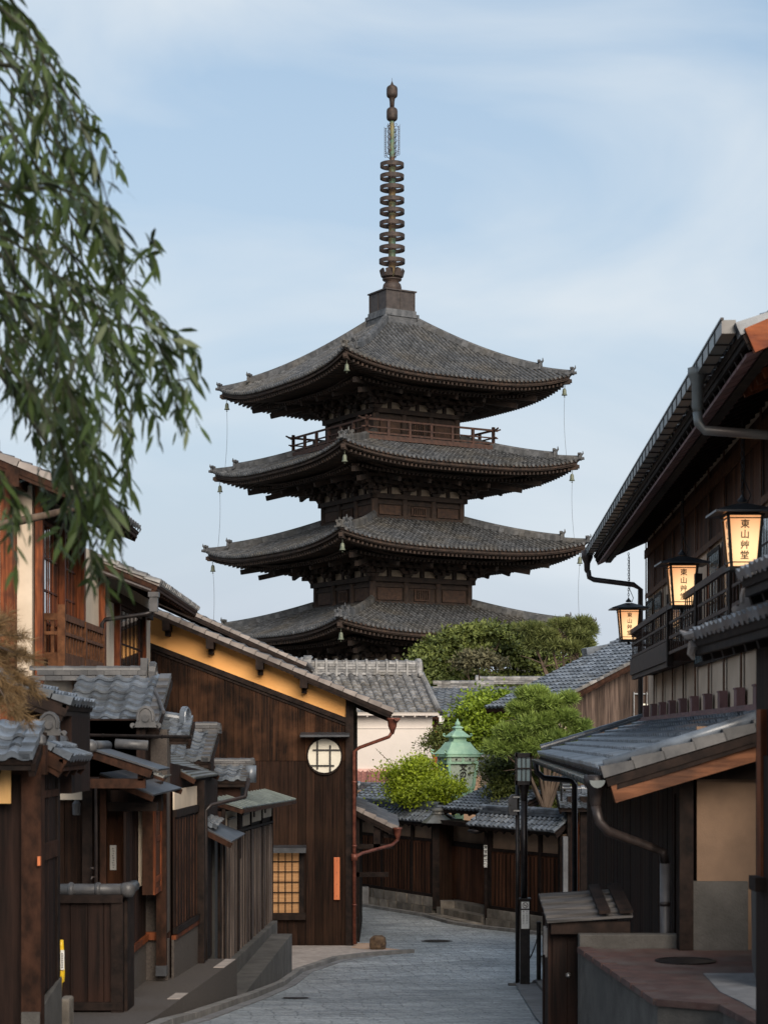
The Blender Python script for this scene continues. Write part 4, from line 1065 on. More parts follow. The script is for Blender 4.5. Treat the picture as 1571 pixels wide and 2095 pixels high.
# nearest gate house
g1 = thing('gatehouse', 'nearest dark timber gate at the left edge with brown posts and small grey tiled roofs', 'gate', (-3.0, 16.2, gz(16)))
m = MB(); m.planks((XX(-60, 16.05), 16.05), (XX(52, 16.05), 16.05), -2.5, -.18, .2, 0, .02); m.planks((-2.845, 16.1), (-2.845, 16.95), -2.12, -.1, .12, 0, .015); m.build('boards', M['board_black'], g1)
m = MB(); m.box(-4.2, -2.85, 16.1, 16.95, -2.5, -.08); m.build('body', M['board_black'], g1)
xp = XX(68, 16); m = MB(); m.box(xp - .085, xp + .075, 15.93, 16.10, -2.5, -.10); m.build('post', M['beam'], g1)
m = MB(); m.box(-2.92, -2.815, 16.88, 17.0, -2.3, .05); m.build('post', M['beam_black'], g1)
m = MB(); m.box(-4.2, -2.76, 15.95, 16.06, -.30, -.06); m.box(-2.87, -2.81, 16.1, 16.9, -1.02, -.88); m.box(-2.87, -2.81, 16.1, 16.9, -.5, -.44); m.build('lintel', M['beam'], g1)
m = MB(); m.hexa([(-2.95, 15.9, -3.2), (-2.80, 15.9, -3.2), (-2.80, 17.0, -3.3), (-2.95, 17.0, -3.3), (-2.95, 15.9, -2.24), (-2.80, 15.9, -2.24), (-2.80, 17.0, -2.08), (-2.95, 17.0, -2.08)]); m.build('footing', M['concrete'], g1)
gr1 = roofside(g1, (XX(-80, 15.7), 15.6), (XX(62, 15.6), 15.6), -.16, .6, .28, name='porch_roof', verges='B', tile='tile', under='beam_black', pu=.17, pv=.17, vmat='tile')
gr2 = roofside(g1, (XX(170, 17.0), 16.2), (XX(170, 17.0), 17.4), -.18, .55, .30, name='side_roof', verges='A', tile='tile', under='beam', pu=.15, pv=.16, vmat='tile')
m = MB(); zr = .10
m.tube([(XX(92, 16.6), 16.3, -.02), (XX(92, 16.6), 17.8, -.02)], .055, 12)
m.lathe([(.01, -.07), (.045, -.06), (.068, -.01), (.06, .04), (.02, .07)], (XX(79, 16.0), 16.0, -.03), 14)
oni(m, (XX(102, 16.2), 16.2, .02), (0, -1, 0), .20)
m.build('ridge_tiles', M['tile_dark'], gr2, smooth=False)
gr3 = roofside(g1, (XX(158, 17.6), 17.2), (XX(158, 17.6), 18.6), .30, 1.2, .42, name='upper_roof', verges='A', tile='tile', under='beam_black', pu=.17, pv=.17, vmat='tile')
m = MB(); m.box(XX(40, 17.6), XX(150, 17.6), 17.5, 18.6, -.5, .33); m.build('upper_wall', M['board_black'], gr3)
pq = thing('wooden_plaque', 'plain golden wooden plaque hung on the nearest gate at the left edge', 'sign', P(12, 1645, 15.9))
one(pq, 'board', 'sign_gold', lambda m: m.box(XX(-8, 15.9), XX(22, 15.9), 15.90, 15.925, ZZ(1645, 15.9), ZZ(1562, 15.9)), bevel=.003)
one(pq, 'cord', 'ink', lambda m: m.tube([(XX(8, 15.9), 15.91, ZZ(1562, 15.9)), (XX(8, 15.9), 15.92, ZZ(1545, 15.9))], .004, 5))
nb = thing('door_latch', 'small orange wooden block fixed to the nearest gate post', 'latch', P(80, 1775, 15.9))
one(nb, 'block', 'sign_orange', lambda m: m.box(XX(77, 15.9), XX(83, 15.9), 15.88, 15.93, ZZ(1772, 15.9), ZZ(1753, 15.9)), bevel=.003)
# yellow guard
yg = thing('cable_guard', 'yellow plastic cable guard with a white notice strapped beside the gate post', 'cable guard', P(116, 2060, 17.15))
xg = XX(125, 17.15)
m = MB(); m.tube([(xg, 17.15, ZZ(1924, 17.15)), (xg, 17.15, ZZ(1935, 17.15)), (xg + .004, 17.15, ZZ(1990, 17.15)), (xg, 17.15, ZZ(2008, 17.15)), (xg - .008, 17.15, ZZ(2012, 17.15)), (xg - .012, 17.15, ZZ(2036, 17.15))], [.020, .024, .030, .030, .020, .018], 12); m.build('sleeve', M['yellow_paint'], yg, smooth=True)
m = MB(); m.box(xg + .002, xg + .034, 17.105, 17.118, ZZ(1984, 17.15), ZZ(1944, 17.15)); nt = m.build('notice', M['paper_white'], yg)
m = MB()
for k in range(7): m.box(xg + .012, xg + .024, 17.100, 17.104, ZZ(1951 + k * 4.6, 17.15) - .006, ZZ(1951 + k * 4.6, 17.15) + .006)
m.build('print', M['ink_grey'], nt)
one(yg, 'tip', 'white_paint', lambda m: m.tube([(xg - .012, 17.15, ZZ(2036, 17.15)), (xg - .014, 17.15, ZZ(2058, 17.15))], [.019, .014], 10))
bl = thing('stone_block', 'rough grey stone block at the foot of the yellow cable guard', 'stone', P(138, 2065, 17.4))
one(bl, 'block', 'stone', lambda m: m.box(XX(124, 17.4), XX(146, 17.4), 17.3, 17.55, -2.75, ZZ(2042, 17.4)), bevel=.02)

# tiled entrance house (px 118-400)
h2 = thing('entrance_house', 'low dark wooden house with a blue-grey wavy tiled roof and recessed entrance at lower left', 'house', (-3.4, 22.5, -2.8))
m = MB(); m.box(XX(60, 22.5), -2.85, 22.5, 25.2, -2.9, .22); m.box(-3.6, XX(300, 22.6), 22.5, 24.5, -.6, .20); m.build('body', M['board_black'], h2)
m = MB(); m.planks((XX(100, 21.6), 21.6), (XX(203, 21.6), 21.6), -2.8, -.45, .17, 0, .02); m.build('front_boards', M['board_dark'], h2)
m = MB(); m.box(XX(60, 21.6), XX(203, 21.6), 21.62, 22.6, -2.8, -.45); m.build('front_block', M['board_black'], h2)
one(h2, 'plaster_band', 'plaster', lambda m: m.box(XX(120, 21.5), XX(172, 21.5), 21.50, 21.58, ZZ(1637, 21.5), ZZ(1604, 21.5)))
post(h2, XX(180, 21.45), 21.45, -2.8, -.5, .11, .11, 'beam_black'); post(h2, XX(212, 21.4), 21.4, -2.8, -.55, .07, .09, 'beam')
m = MB(); m.box(XX(203, 21.9), XX(262, 21.9), 21.9, 21.95, -2.8, -.72); dr = m.build('door', M['board_red'], h2)
m = MB(); m.box(XX(225, 21.88), XX(238, 21.88), 21.882, 21.896, ZZ(1781, 21.88), ZZ(1730, 21.88)); lb = m.build('name_plate', M['paper_white'], dr)
# unreadable printing: grey strokes only
m = MB()
for k in range(9): m.box(XX(229.5 + (k * 7 % 3) * .8, 21.88), XX(232.5 + (k * 5 % 3) * .7, 21.88), 21.876, 21.880, ZZ(1737 + k * 4.8, 21.88) - .004, ZZ(1737 + k * 4.8, 21.88) + .004)
m.build('print', M['ink_grey'], lb)
m = MB(); m.prism([P(262, 1660, 22.2), P(292, 1658, 22.2), P(290, 1812, 22.2), P(280, 1820, 22.2), P(262, 1836, 22.2)], (0, .08, 0)); m.build('plaster_strip', M['plaster'], h2)
m = MB(); m.box(XX(205, 21.5), XX(322, 21.5), 21.45, 21.58, ZZ(1660, 21.5), ZZ(1642, 21.5)); m.box(XX(262, 22.1), XX(330, 22.1), 22.1, 22.3, ZZ(1660, 22.1), ZZ(1600, 22.1)); m.build('entrance_beam', M['beam_black'], h2)
# side boards and red sill beside the terrace
m = MB(); m.planks((-2.81, 21.1), (-2.81, 22.9), -2.30, -.8, .14, 0, .02); m.build('side_boards', M['board_black'], h2)
m = MB(); m.box(-2.9, -2.75, 21.05, 22.95, -2.37, -2.30); m.box(-2.85, XX(336, 22.9), 22.88, 22.98, -2.37, -2.28); m.build('sill', M['beam_red'], h2)
m = MB(); m.box(-2.9, -2.79, 21.05, 22.95, -2.85, -2.37); m.box(-2.85, XX(345, 23.0), 22.95, 23.1, -2.85, -2.37); m.box(-2.95, -2.55, 23.0, 23.4, -2.3, .1); m.build('plinth', M['wash'], h2)
# projecting lattice box
m = MB(); bx0, bx1 = XX(291, 22.1), XX(313, 22.1); m.box(bx0, bx1, 22.1, 22.75, ZZ(1832, 22.1), ZZ(1648, 22.1)); bxo = m.build('lattice_box', M['beam'], h2)
m = MB(); m.box(bx1 + .001, bx1 + .03, 22.1, 22.16, ZZ(1832, 22.1), ZZ(1650, 22.1)); m.box(bx1 + .001, bx1 + .03, 22.68, 22.75, ZZ(1832, 22.1), ZZ(1650, 22.1))
for py in (1822, 1798, 1716, 1656): m.box(bx1 + .001, bx1 + .026, 22.16, 22.68, ZZ(py, 22.4) - .03, ZZ(py, 22.4) + .03)
m.build('box_frame', M['beam_red'], bxo)
m = MB(); m.planks((bx1, 22.16), (bx1, 22.68), ZZ(1820, 22.4), ZZ(1656, 22.4), .10, 0, .012); m.build('box_panel', M['board_red'], bxo)
post(h2, XX(331, 22.85), 22.85, -2.78, -.65, .115, .115, 'beam', 'post'); one(h2, 'post_shoe', 'metal_dark', lambda m: m.box(XX(331, 22.85) - .064, XX(331, 22.85) + .064, 22.785, 22.915, -2.78, -2.66))
# drainpipe with tap
m = MB(); m.tube([(XX(165, 21.3), 21.3, ZZ(1604, 21.3)), (XX(193, 21.3), 21.3, ZZ(1606, 21.3)), (XX(197, 21.3), 21.3, ZZ(1614, 21.3)), (XX(197, 21.3), 21.3, -2.6)], .020, 8)
m.tube([(XX(197, 21.3), 21.3, ZZ(1795, 21.3)), (XX(188, 21.25), 21.25, ZZ(1795, 21.3)), (XX(186, 21.25), 21.25, ZZ(1802, 21.3))], .012, 6); m.box(XX(184, 21.2), XX(192, 21.2), 21.2, 21.24, ZZ(1780, 21.2), ZZ(1775, 21.2))
m.build('water_pipe', M['pipe_brown'], h2)
one(h2, 'wall_lamp', 'pipe_grey', lambda m: m.lathe([(.02, ZZ(1638, 21.3)), (.05, ZZ(1645, 21.3)), (.045, ZZ(1668, 21.3)), (.01, ZZ(1669, 21.3))], (XX(157, 21.3), 21.3, 0), 10))
# main roof: slope towards the camera
r2 = roofside(h2, (XX(122, 22.6), 22.6), (XX(318, 22.6), 22.6), .14, 1.45, .62, tile='tile', pu=.205, pv=.19, under='beam_black', verges='B', vmat='tile_dark')
m = MB(); ridge(m, (XX(60, 24.0), 24.05, .70), (XX(300, 24.0), 24.05, .70), .22, .13, .055, .22, 2); oni(m, (XX(306, 24.0), 24.05, .66), (1, 0, 0), .28); m.box(XX(288, 24), XX(302, 24), 23.98, 24.1, .66, .98)
m.tube([(XX(300, 24), 24.05, .68), (XX(322, 24), 24.05, .66)], .045, 10)
oni(m, (XX(300, 22.5), 22.45, .12), (0, -1, 0), .25)
m.build('ridge_tiles', M['tile_dark'], r2)
m = MB(); m.tube([(XX(322, 23.9), 23.6, .60), (XX(337, 22.8), 22.7, .30)], .022, 8); m.build('rain_rod', M['pipe_grey'], r2)
gutter(h2, [(XX(150, 22.45), 22.45, .05), (XX(392, 22.45), 22.45, .03)], .04, 'black_metal')
r2b = roofside(h2, (XX(318, 23.2), 23.2), (XX(384, 23.2), 23.2), .02, .5, .22, name='side_roof', tile='tile', pu=.12, pv=.14, under='beam_black', verges='B', vmat='tile')
m = MB(); m.tube([(XX(326, 23.6), 23.6, .27), (XX(372, 23.6), 23.6, .23)], .06, 12); oni(m, (XX(374, 23.6), 23.6, .12), (1, -.3, 0), .26); m.build('ridge_tiles', M['tile'], r2b)
# gabled porch with metal sheet, ridge along the lane
pr = thing('porch_roof', 'little gabled entrance porch with a grey ball ridge end and dark metal sheet slope', 'porch', (XX(187, 20.2), 20.6, -.8))
pk = (XX(186, 20.2), -.085)
m = MB(); e = (XX(318, 20.9), ZZ(1556, 20.9))
slab(m, [(pk[0], 20.2, pk[1] - .02), (pk[0] + .70, 20.2, pk[1] - .24), (pk[0] + .70, 21.3, pk[1] - .24), (pk[0], 21.3, pk[1] - .02)], .02); m.build('sheet', M['metal_dark'], pr)
m = MB(); slab(m, [(pk[0] - .42, 20.2, pk[1] - .22), (pk[0], 20.2, pk[1] - .02), (pk[0], 21.3, pk[1] - .02), (pk[0] - .42, 21.3, pk[1] - .22)], .02); m.build('sheet', M['metal_dark'], pr)
m = MB(); m.bar((pk[0], 20.24, pk[1] - .08), (pk[0] + .62, 20.24, pk[1] - .29), .03, .09); m.bar((pk[0], 20.24, pk[1] - .08), (pk[0] - .40, 20.24, pk[1] - .29), .03, .09); m.box(pk[0] - .35, pk[0] + .55, 20.3, 20.36, pk[1] - .44, pk[1] - .34)
for sx in (-.3, .5): m.box(pk[0] + sx - .03, pk[0] + sx + .03, 20.3, 21.2, pk[1] - .36, pk[1] - .28)
m.build('bargeboard', M['beam'], pr)
m = MB(); m.tube([(pk[0], 20.22, pk[1]), (pk[0], 21.4, pk[1])], .055, 12); m.M = Matrix.Translation((pk[0], 20.18, pk[1])) @ Matrix.Rotation(R(90), 4, 'X'); m.lathe([(.005, .075), (.04, .068), (.066, .03), (.070, 0), (.055, -.04)], n=16); m.M = None
m.build('ridge_ball', M['tile_dark'], pr, smooth=True)
m = MB(); m.tube([(pk[0] + .06, 21.6, pk[1] + .02), (pk[0] + .42, 21.6, pk[1] + .0)], .055, 12); m.build('ridge_tiles', M['tile_dark'], pr, smooth=True)
# sheet awnings
def awning(label, c, mat, ribs=0, rafter=True, name='awning', t=.02):
    Y = c[0][2]
    t_ = thing(name, label, 'awning', P(c[0][0], c[0][1], Y))
    q = [P(*k) for k in c]
    m = MB(); slab(m, q, t); so = m.build('sheet', M[mat], t_)
    if ribs:
        m = MB()
        for k in range(ribs + 1):
            a, b = q[0].lerp(q[1], k / ribs), q[3].lerp(q[2], k / ribs)
            m.bar(a + Vector((0, 0, .008)), b + Vector((0, 0, .008)), .018, .016)
        m.build('ribs', M[mat], so)
    if rafter:
        m = MB(); dn = Vector((0, 0, -.05))
        m.bar(q[0] + dn, q[1] + dn, .04, .06); m.bar(q[3] + dn, q[2] + dn, .04, .06)
        for k in range(1, 5): m.bar(q[0].lerp(q[1], k / 5) + dn * .8, q[3].lerp(q[2], k / 5) + dn * .8, .03, .035)
        m.build('rafters', M['beam'], t_)
    return t_
# corners: near-high, near-low, far-low, far-high
awning('dark metal sheet awning sloping over the entrance between the porch and the lattice box', [(204, 1582, 20.9), (314, 1626, 20.9), (372, 1612, 22.6), (262, 1574, 22.6)], 'metal_dark', 0)
awning('ribbed grey metal awning reaching from the tiled roof to the fence', [(312, 1546, 24.0), (398, 1592, 24.2), (448, 1585, 27.0), (360, 1545, 27.0)], 'metal_sheet', 9)
awning('mossy small ribbed awning just under the ribbed grey one', [(262, 1562, 22.6), (335, 1590, 22.6), (366, 1583, 24.4), (290, 1556, 24.4)], 'metal_sheet', 6)
# walls further along the lane: boarded wall, dark doorway
h3 = thing('boarded_house', 'narrow dark boarded house front with a red sill and black doorway beside the terrace', 'house', S(-3.7, 26, -2.95))
WA = lambda Y, x=-3.59: S(x, Y)
m = MB(); m.hexa([tuple(S(-3.62, 23.3, -3)), tuple(S(-3.62, 27.6, -3)), tuple(S(-5.6, 27.6, -3)), tuple(S(-5.6, 23.3, -3)), tuple(S(-3.62, 23.3, -.3)), tuple(S(-3.62, 27.6, -.5)), tuple(S(-5.6, 27.6, -.5)), tuple(S(-5.6, 23.3, -.3))][::1]); m.build('body', M['board_black'], h3)
m = MB(); m.planks(WA(23.3), WA(25.2), -2.28, -.95, .12, 0, .02); m.build('boards', M['board_black'], h3)
m = MB(); m.planks(WA(23.32), WA(25.18), -2.26, -.98, .24, .022, .010, gap=.20); m.build('battens', M['beam'], h3)
m = MB(); m.wbox(WA(23.3), WA(25.2), -.95, -.86, 0, .05); m.wbox(WA(23.3), WA(25.2), -2.34, -2.27, 0, .06); m.build('sill', M['beam_black'], h3)
m = MB(); m.wbox(WA(23.2), WA(25.2), -2.40, -2.35, 0, .05); m.build('red_sill', M['beam_red'], h3)
m = MB(); m.wbox(WA(23.2), WA(25.25), -3.0, -2.40, 0, .03); m.build('plinth', M['wash'], h3)
m = MB(); m.wbox(WA(23.3), WA(25.2), -.86, -.62, 0, .02); m.build('plaster_band', M['plaster'], h3)
p = S(-3.54, 25.3); m = MB(); m.box(p.x - .06, p.x + .06, 25.2, 25.35, -2.95, -.55); m.build('post', M['beam_black'], h3)
m = MB(); p = S(-3.50, 25.5); m.tube([(p.x, p.y, -2.9), (p.x, p.y, -.95), (p.x + .06, p.y, -.88), (p.x + .45, p.y + .8, -.80), (p.x + .5, p.y + .9, -.55)], .028, 8); m.build('downpipe', M['pipe_brown'], h3)
# doorway: solid black block stands in for the shaded opening; jamb beside it
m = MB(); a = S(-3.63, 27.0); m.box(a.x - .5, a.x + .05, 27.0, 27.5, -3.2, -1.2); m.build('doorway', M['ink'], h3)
m = MB(); p = S(-3.60, 27.6); m.box(p.x - .09, p.x + .03, 27.5, 27.65, -3.25, -1.3); m.build('door_jamb', M['beam_black'], h3)
# second and third small tiled roofs
def small_roof(label, pxa, pxb, Y, pye, pyr, run, ridge_h=.1):
    t = thing('tiled_roof', label, 'roof', (XX((pxa + pxb) / 2, Y), Y + run / 2, ZZ(pye, Y) - .3))
    ze = ZZ(pye, Y); zr_ = ZZ(pyr, Y + run)
    ro = roofside(t, (XX(pxa, Y), Y), (XX(pxb, Y), Y), ze, run, zr_ - ze, tile='tile', pu=.185, pv=.17, under='beam_black', verges='B', vmat='tile_dark')
    m = MB(); ridge(m, (XX(pxa, Y) - .2, Y + run, zr_), (XX(pxb, Y) + .02, Y + run, zr_), .18, ridge_h, .045, .2, 2); oni(m, (XX(pxb, Y) + .02, Y + run, zr_ - .02), (1, -.2, 0), .15)
    m.build('ridge_tiles', M['tile_dark'], ro)
    m = MB(); m.box(XX(pxa, Y), XX(pxb, Y) - .1, Y + .15, Y + run + .8, ze - 1.2, ze + .02); m.build('wall', M['board_black'], t)
    return t
small_roof('small wavy blue-grey tiled roof in the middle of the row, below the big boards', 300, 426, 26.8, 1556, 1498, 1.3)
t3 = small_roof('tiny tiled roof peeping over the fence awning, farthest of the low row', 432, 504, 29.5, 1596, 1568, .9, .08)
m = MB(); p = P(513, 1580, 29.9); m.tube([p - Vector((0, 0, .16)), p + Vector((0, 0, .10))], .085, 14); m.build('chimney_pot', M['tile'], t3, smooth=True)
# fence
fe = thing('slatted_fence', 'weathered grey board fence with small pale panels on top under a green sheet roof', 'fence', S(-3.59, 31, -3.25))
FA, FB = S(-3.59, 27.8), S(-3.59, 34.5)
m = MB(); m.wbox(FA, FB, -3.25, -1.05, -.25, -.002); m.build('backing', M['board_black'], fe)
m = MB(); m.planks(FA, FB, (-3.22, -3.28), (-1.42, -1.52), .16, 0, .02, .01); m.build('boards', M['board_grey'], fe)
m = MB(); m.planks(FA, FB, (-3.22, -3.28), (-1.42, -1.52), .32, .026, .016, .0, .27); m.build('battens', M['board_grey'], fe)
m = MB(); m.wbox(FA, FB, (-1.40, -1.50), (-1.36, -1.46), 0, .05); m.build('rail', M['beam_black'], fe)
for k in range(5):
    q = Vector(FA).lerp(Vector(FB), k / 4 * .985 + .004)
    one(fe, 'post', 'beam_black', lambda m: m.wbox(q, q + (FB - FA).normalized() * .09, -3.25, -1.02, 0, .045))
m = MB(); dd = (FB - FA)
for k in range(4): m.wbox(FA + dd * (k / 4 + .02), FA + dd * ((k + 1) / 4 - .01), (-1.36, -1.38), (-1.06, -1.07), .004, .025)
m.build('pale_panel', M['plaster'], fe)
m = MB()
for k in range(4):
    a = FA + dd * (k / 4 + .06); b = FA + dd * (k / 4 + .17)
    m.wbox(a, b, -1.19, -1.16, .03, .07); m.wbox(a, a + dd.normalized() * .06, -1.28, -1.16, .03, .05)
m.build('hooks', M['black_metal'], fe)
m = MB()
q = [S(-3.75, 27.9, -.86), S(-3.30, 27.9, -1.00), S(-3.18, 34.9, -1.10), S(-3.75, 34.9, -.92)]
slab(m, q, .02); so = m.build('sheet_roof', M['metal_green'], fe)
m = MB()
for k in range(18): m.bar(q[0].lerp(q[3], k / 17) + Vector((0, 0, .01)), q[1].lerp(q[2], k / 17) + Vector((0, 0, .01)), .02, .014)
m.build('seams', M['metal_green'], so)
m = MB(); m.bar(q[1] - Vector((0, 0, .05)), q[2] - Vector((0, 0, .05)), .03, .05); m.bar(q[0] - Vector((0, 0, .06)), q[1] - Vector((0, 0, .06)), .04, .06); m.build('fascia', M['beam'], fe)
# hood over the doorway
hd = thing('door_hood', 'small dark sheet hood with a row of tiles, projecting over the black doorway', 'hood', S(-3.4, 26.2, -1.5))
m = MB(); q = [P(403, 1686, 25.8), P(474, 1722, 25.8), P(502, 1706, 27.6), P(440, 1680, 27.6)]; slab(m, q, .025); m.build('sheet', M['metal_dark'], hd)
m = MB(); m.bar(q[0] - Vector((0, 0, .06)), q[1] - Vector((0, 0, .06)), .05, .07); m.build('bracket', M['beam'], hd)
m = MB(); tilefield(m, P(404, 1684, 26.0), P(445, 1694, 26.0) - P(404, 1684, 26.0), P(426, 1664, 27.2) - P(404, 1684, 26.0), .27, 1.0, .07, .2, 's'); m.build('tiles', M['tile'], hd)
# ------------------------------------------------------------------ right-hand inn
hR = thing('inn', 'long two-storey wooden inn on the right with deep eaves, balcony and cream plaster panels', 'house', S(3.4, 25, gz(25)))
YN, YF = 15.4, 33.0
WF, WN = S(2.9, YF), S(2.9, YN)              # far -> near: the outside is the street
def hexwall(m, xa, xb, Y0, Y1, z0, z1):
    p = [S(xa, Y0), S(xb, Y0), S(xb, Y1), S(xa, Y1)]
    if not isinstance(z1, tuple): z1 = (z1, z1)
    m.hexa([(q.x, q.y, z0) for q in p] + [(p[0].x, p[0].y, z1[0]), (p[1].x, p[1].y, z1[1]), (p[2].x, p[2].y, z1[1]), (p[3].x, p[3].y, z1[0])])
m = MB(); hexwall(m, 2.93, 7.5, YN, YF, -4.2, 3.5); m.build('upper_wall', M['plaster_inn'], hR)
m = MB(); m.planks(S(2.93, YF), S(2.93, YN), 2.42, 3.3, .24, .001, .006, .003); m.build('upper_boards', M['board_red'], hR)
m = MB(); hexwall(m, 1.94, 2.98, 17.12, YF, -4.3, -.22); m.build('lower_wall', M['board_black'], hR)
m = MB(); m.planks(S(1.93, YF), S(1.93, 17.15), -4.2, -.30, .24, 0, .02); m.build('lower_boards', M['board_black'], hR)
nP = 13
fr = MB()
for k in range(nP):
    q = WF.lerp(WN, k / (nP - 1)); q2 = q + (WN - WF).normalized() * .11
    fr.wbox(q, q2, .28, 3.45, .0, .012)
fr.wbox(WF, WN, 2.34, 2.42, .0, .016); fr.wbox(WF, WN, 3.02, 3.16, .0, .03)
fr.build('frame_posts', M['beam_brown'], hR)
dn = (WN - WF).normalized()
for k in range(1, 12):
    a = WF + dn * (.14 + (k - 1) * 1.44 + .72 * (k % 2) * 0 + .0); b = a + dn * 1.20
    if k % 3 == 0: continue
    lattice(hR, a, b, 1.28, 2.28, 6, 3, .005, glass='glass_blue' if k % 3 else 'glass', mat='beam_black', fw=.05, bw=.02, depth=.014)
# roof
roR = roofside(hR, S(2.05, 33.7), S(2.05, 15.1), 3.15, 5.0, 2.15, tile='tile', verges='B', under='beam_black', pu=.27, vmat='tile', rafters=True)
m = MB(); A_, B_ = Vector(S(2.12, 33.6)), Vector(S(2.12, 15.2))
L = (B_ - A_).length; kk = int(L / .30)
for i in range(kk):
    a = A_.lerp(B_, (i + .0) / kk); b = A_.lerp(B_, (i + .93) / kk)
    n_ = Vector((dn.y, -dn.x, 0)).normalized() * -1
    z = 2.985
    m.hexa([(a.x, a.y, z - .02), (b.x, b.y, z - .02), (b.x + .30, b.y, z + .10), (a.x + .27, a.y, z + .10), (a.x, a.y, z + .01), (b.x, b.y, z + .01), (b.x + .30, b.y, z + .13), (a.x + .27, a.y, z + .13)])
m.build('eave_boards', M['flashing_red'], roR)
m = MB(); m.wbox(S(2.34, 33.5), S(2.34, 15.2), 3.0, 3.12, 0, .09); m.build('eave_beam', M['beam_black'], roR)
m = MB(); p = S(2.10, 15.06); m.bar((p.x + .02, p.y, 3.06), (p.x + 2.4, p.y, 3.06 + 1.03), .06, .20); m.build('gable_board', M['beam_orange'], roR)  # warm light on this board is put into its orange colour
m = MB()
for k in range(7): q = S(2.2, 15.2 + k * .0); m.bar((p.x + .35 + .0, p.y + .25 + k * .30, 3.02), (p.x + 2.2, p.y + .25 + k * .30, 3.80), .06, .08)
m.build('gable_rafters', M['beam_red'], roR)
m = MB(); ga, gb = S(2.03, 33.85), S(2.03, 15.15); Lg = (gb - ga).length; ng = int(Lg / 1.8)
for k in range(ng):
    a, b = ga.lerp(gb, k / ng + .0006), ga.lerp(gb, (k + 1) / ng - .0006)
    m.wbox(a, b, 3.14, 3.245, .0, .11)
gR = m.build('gutter', M['gutter_green'], hR)
m = MB()
for k in range(int(Lg / .42)):
    q = ga.lerp(gb, (k + .5) * .42 / Lg); m.wbox(q, q + dn * .018, 3.13, 3.26, -.01, .118)
m.wbox(ga, gb, 3.245, 3.262, .095, .12); m.build('gutter_straps', M['black_metal'], gR)
m = MB(); p = S(1.93, 16.9)
m.lathe([(.03, 2.80), (.05, 2.86), (.05, 3.06), (.085, 3.14), (.085, 3.20), (.03, 3.20)], (p.x, p.y, 0), 8)
m.tube([(p.x, p.y, 2.82), (p.x + .01, p.y, 2.72), (p.x + .06, p.y, 2.66), (p.x + .9, p.y, 2.60)], .042, 10)
m.build('downpipe', M['gutter_green'], gR)
m = MB(); p = S(1.96, 33.6); e = S(2.82, 33.15)
m.lathe([(.03, 2.84), (.05, 2.88), (.055, 3.0), (.10, 3.1), (.10, 3.22), (.03, 3.22)], (p.x - .02, p.y, 0), 8)
m.tube([(p.x, p.y, 2.88), (p.x + .02, p.y, 2.76), (p.x + .10, p.y, 2.72), (e.x - .12, e.y, 2.60), (e.x, e.y, 2.52), (e.x, e.y, .34), (e.x - .02, e.y, .24), (e.x - .22, e.y - .1, .14), (e.x - .28, e.y - .15, .04), (e.x - .30, e.y - .15, -.08), (e.x - .42, e.y, -.16), (S(1.16, 33.1).x, 33.1, -.24)], .045, 10)
m.build('downpipe', M['pipe_brown'], gR)
# lower roof
rL = roofside(hR, S(1.10, 33.1), S(1.10, 16.6), -.30, 1.80, .55, name='lower_roof', tile='tile', verges='B', under='beam_black', vmat='tile_dark', pu=.27, pv=.24)
m = MB(); m.wbox(S(2.9, 33.05), S(2.9, 16.5), .18, .30, .0, .16); m.wbox(S(2.9, 33.05), S(2.9, 16.5), .30, .34, .0, .10); m.build('red_flashing', M['flashing_red'], rL)
for k in range(12):
    Y = 32.6 - k * 1.43; a, b = S(2.9, Y), S(2.9, Y - .22)
    one(rL, 'beam_stub', 'flashing_red', lambda m: (m.wbox(a, b, .29, .52, .0, .09), m.wbox(a, b, .52, .54, .0, .10)))
m = MB(); ridge(m, S(1.14, 33.0, -.22), S(2.86, 33.0, .31), .14, .05, .055, .24, 1); m.build('hip_tiles', M['tile'], rL)
m = MB(); p = S(1.05, 16.72)
m.bar((p.x + .12, 16.62, -.47), (p.x + 1.9, 16.62, .06), .10, .17); m.build('verge_beam', M['beam_long'], rL)
m = MB(); m.tube([(p.x + .06, 16.7, -.24), (p.x + 1.85, 16.7, .33)], .055, 10); m.build('verge_roll', M['tile'], rL, smooth=True)
g2 = gutter(hR, [S(1.04, 33.2, -.36), S(1.04, 16.5, -.36)], .065, 'gutter_green', .6)
m = MB(); p = S(1.04, 16.75)
m.lathe([(.03, -.62), (.05, -.56), (.06, -.46), (.10, -.40), (.10, -.32), (.03, -.32)], (p.x, p.y, 0), 8)
q = S(1.70, 17.42)
m.tube([(p.x, p.y, -.58), (p.x + .03, p.y, -.72), (p.x + .10, p.y, -.80), (q.x - .12, q.y, -.98), (q.x - .02, q.y, -1.02), (q.x + .0, q.y, -1.12)], .042, 10)
mv = MB(); mv.tube([(q.x, q.y, -1.12), (q.x, q.y, -2.9)], .046, 12); mv.build('drain_pipe', M['pipe_pale'], g2)
for z in (-1.5, -2.1): m.tube([(q.x, q.y, z), (q.x, q.y, z + .04)], .050, 10)
m.build('downpipe', M['pipe_brown'], g2)
m = MB(); p = S(1.04, 33.1); q = S(1.70, 33.1)
m.tube([(p.x, p.y, -.42), (p.x + .02, p.y, -.58), (p.x + .14, p.y, -.68), (q.x - .06, q.y, -.72), (q.x, q.y, -.80), (q.x, q.y, -4.0)], .050, 10)
m.build('downpipe', M['black_metal'], g2)
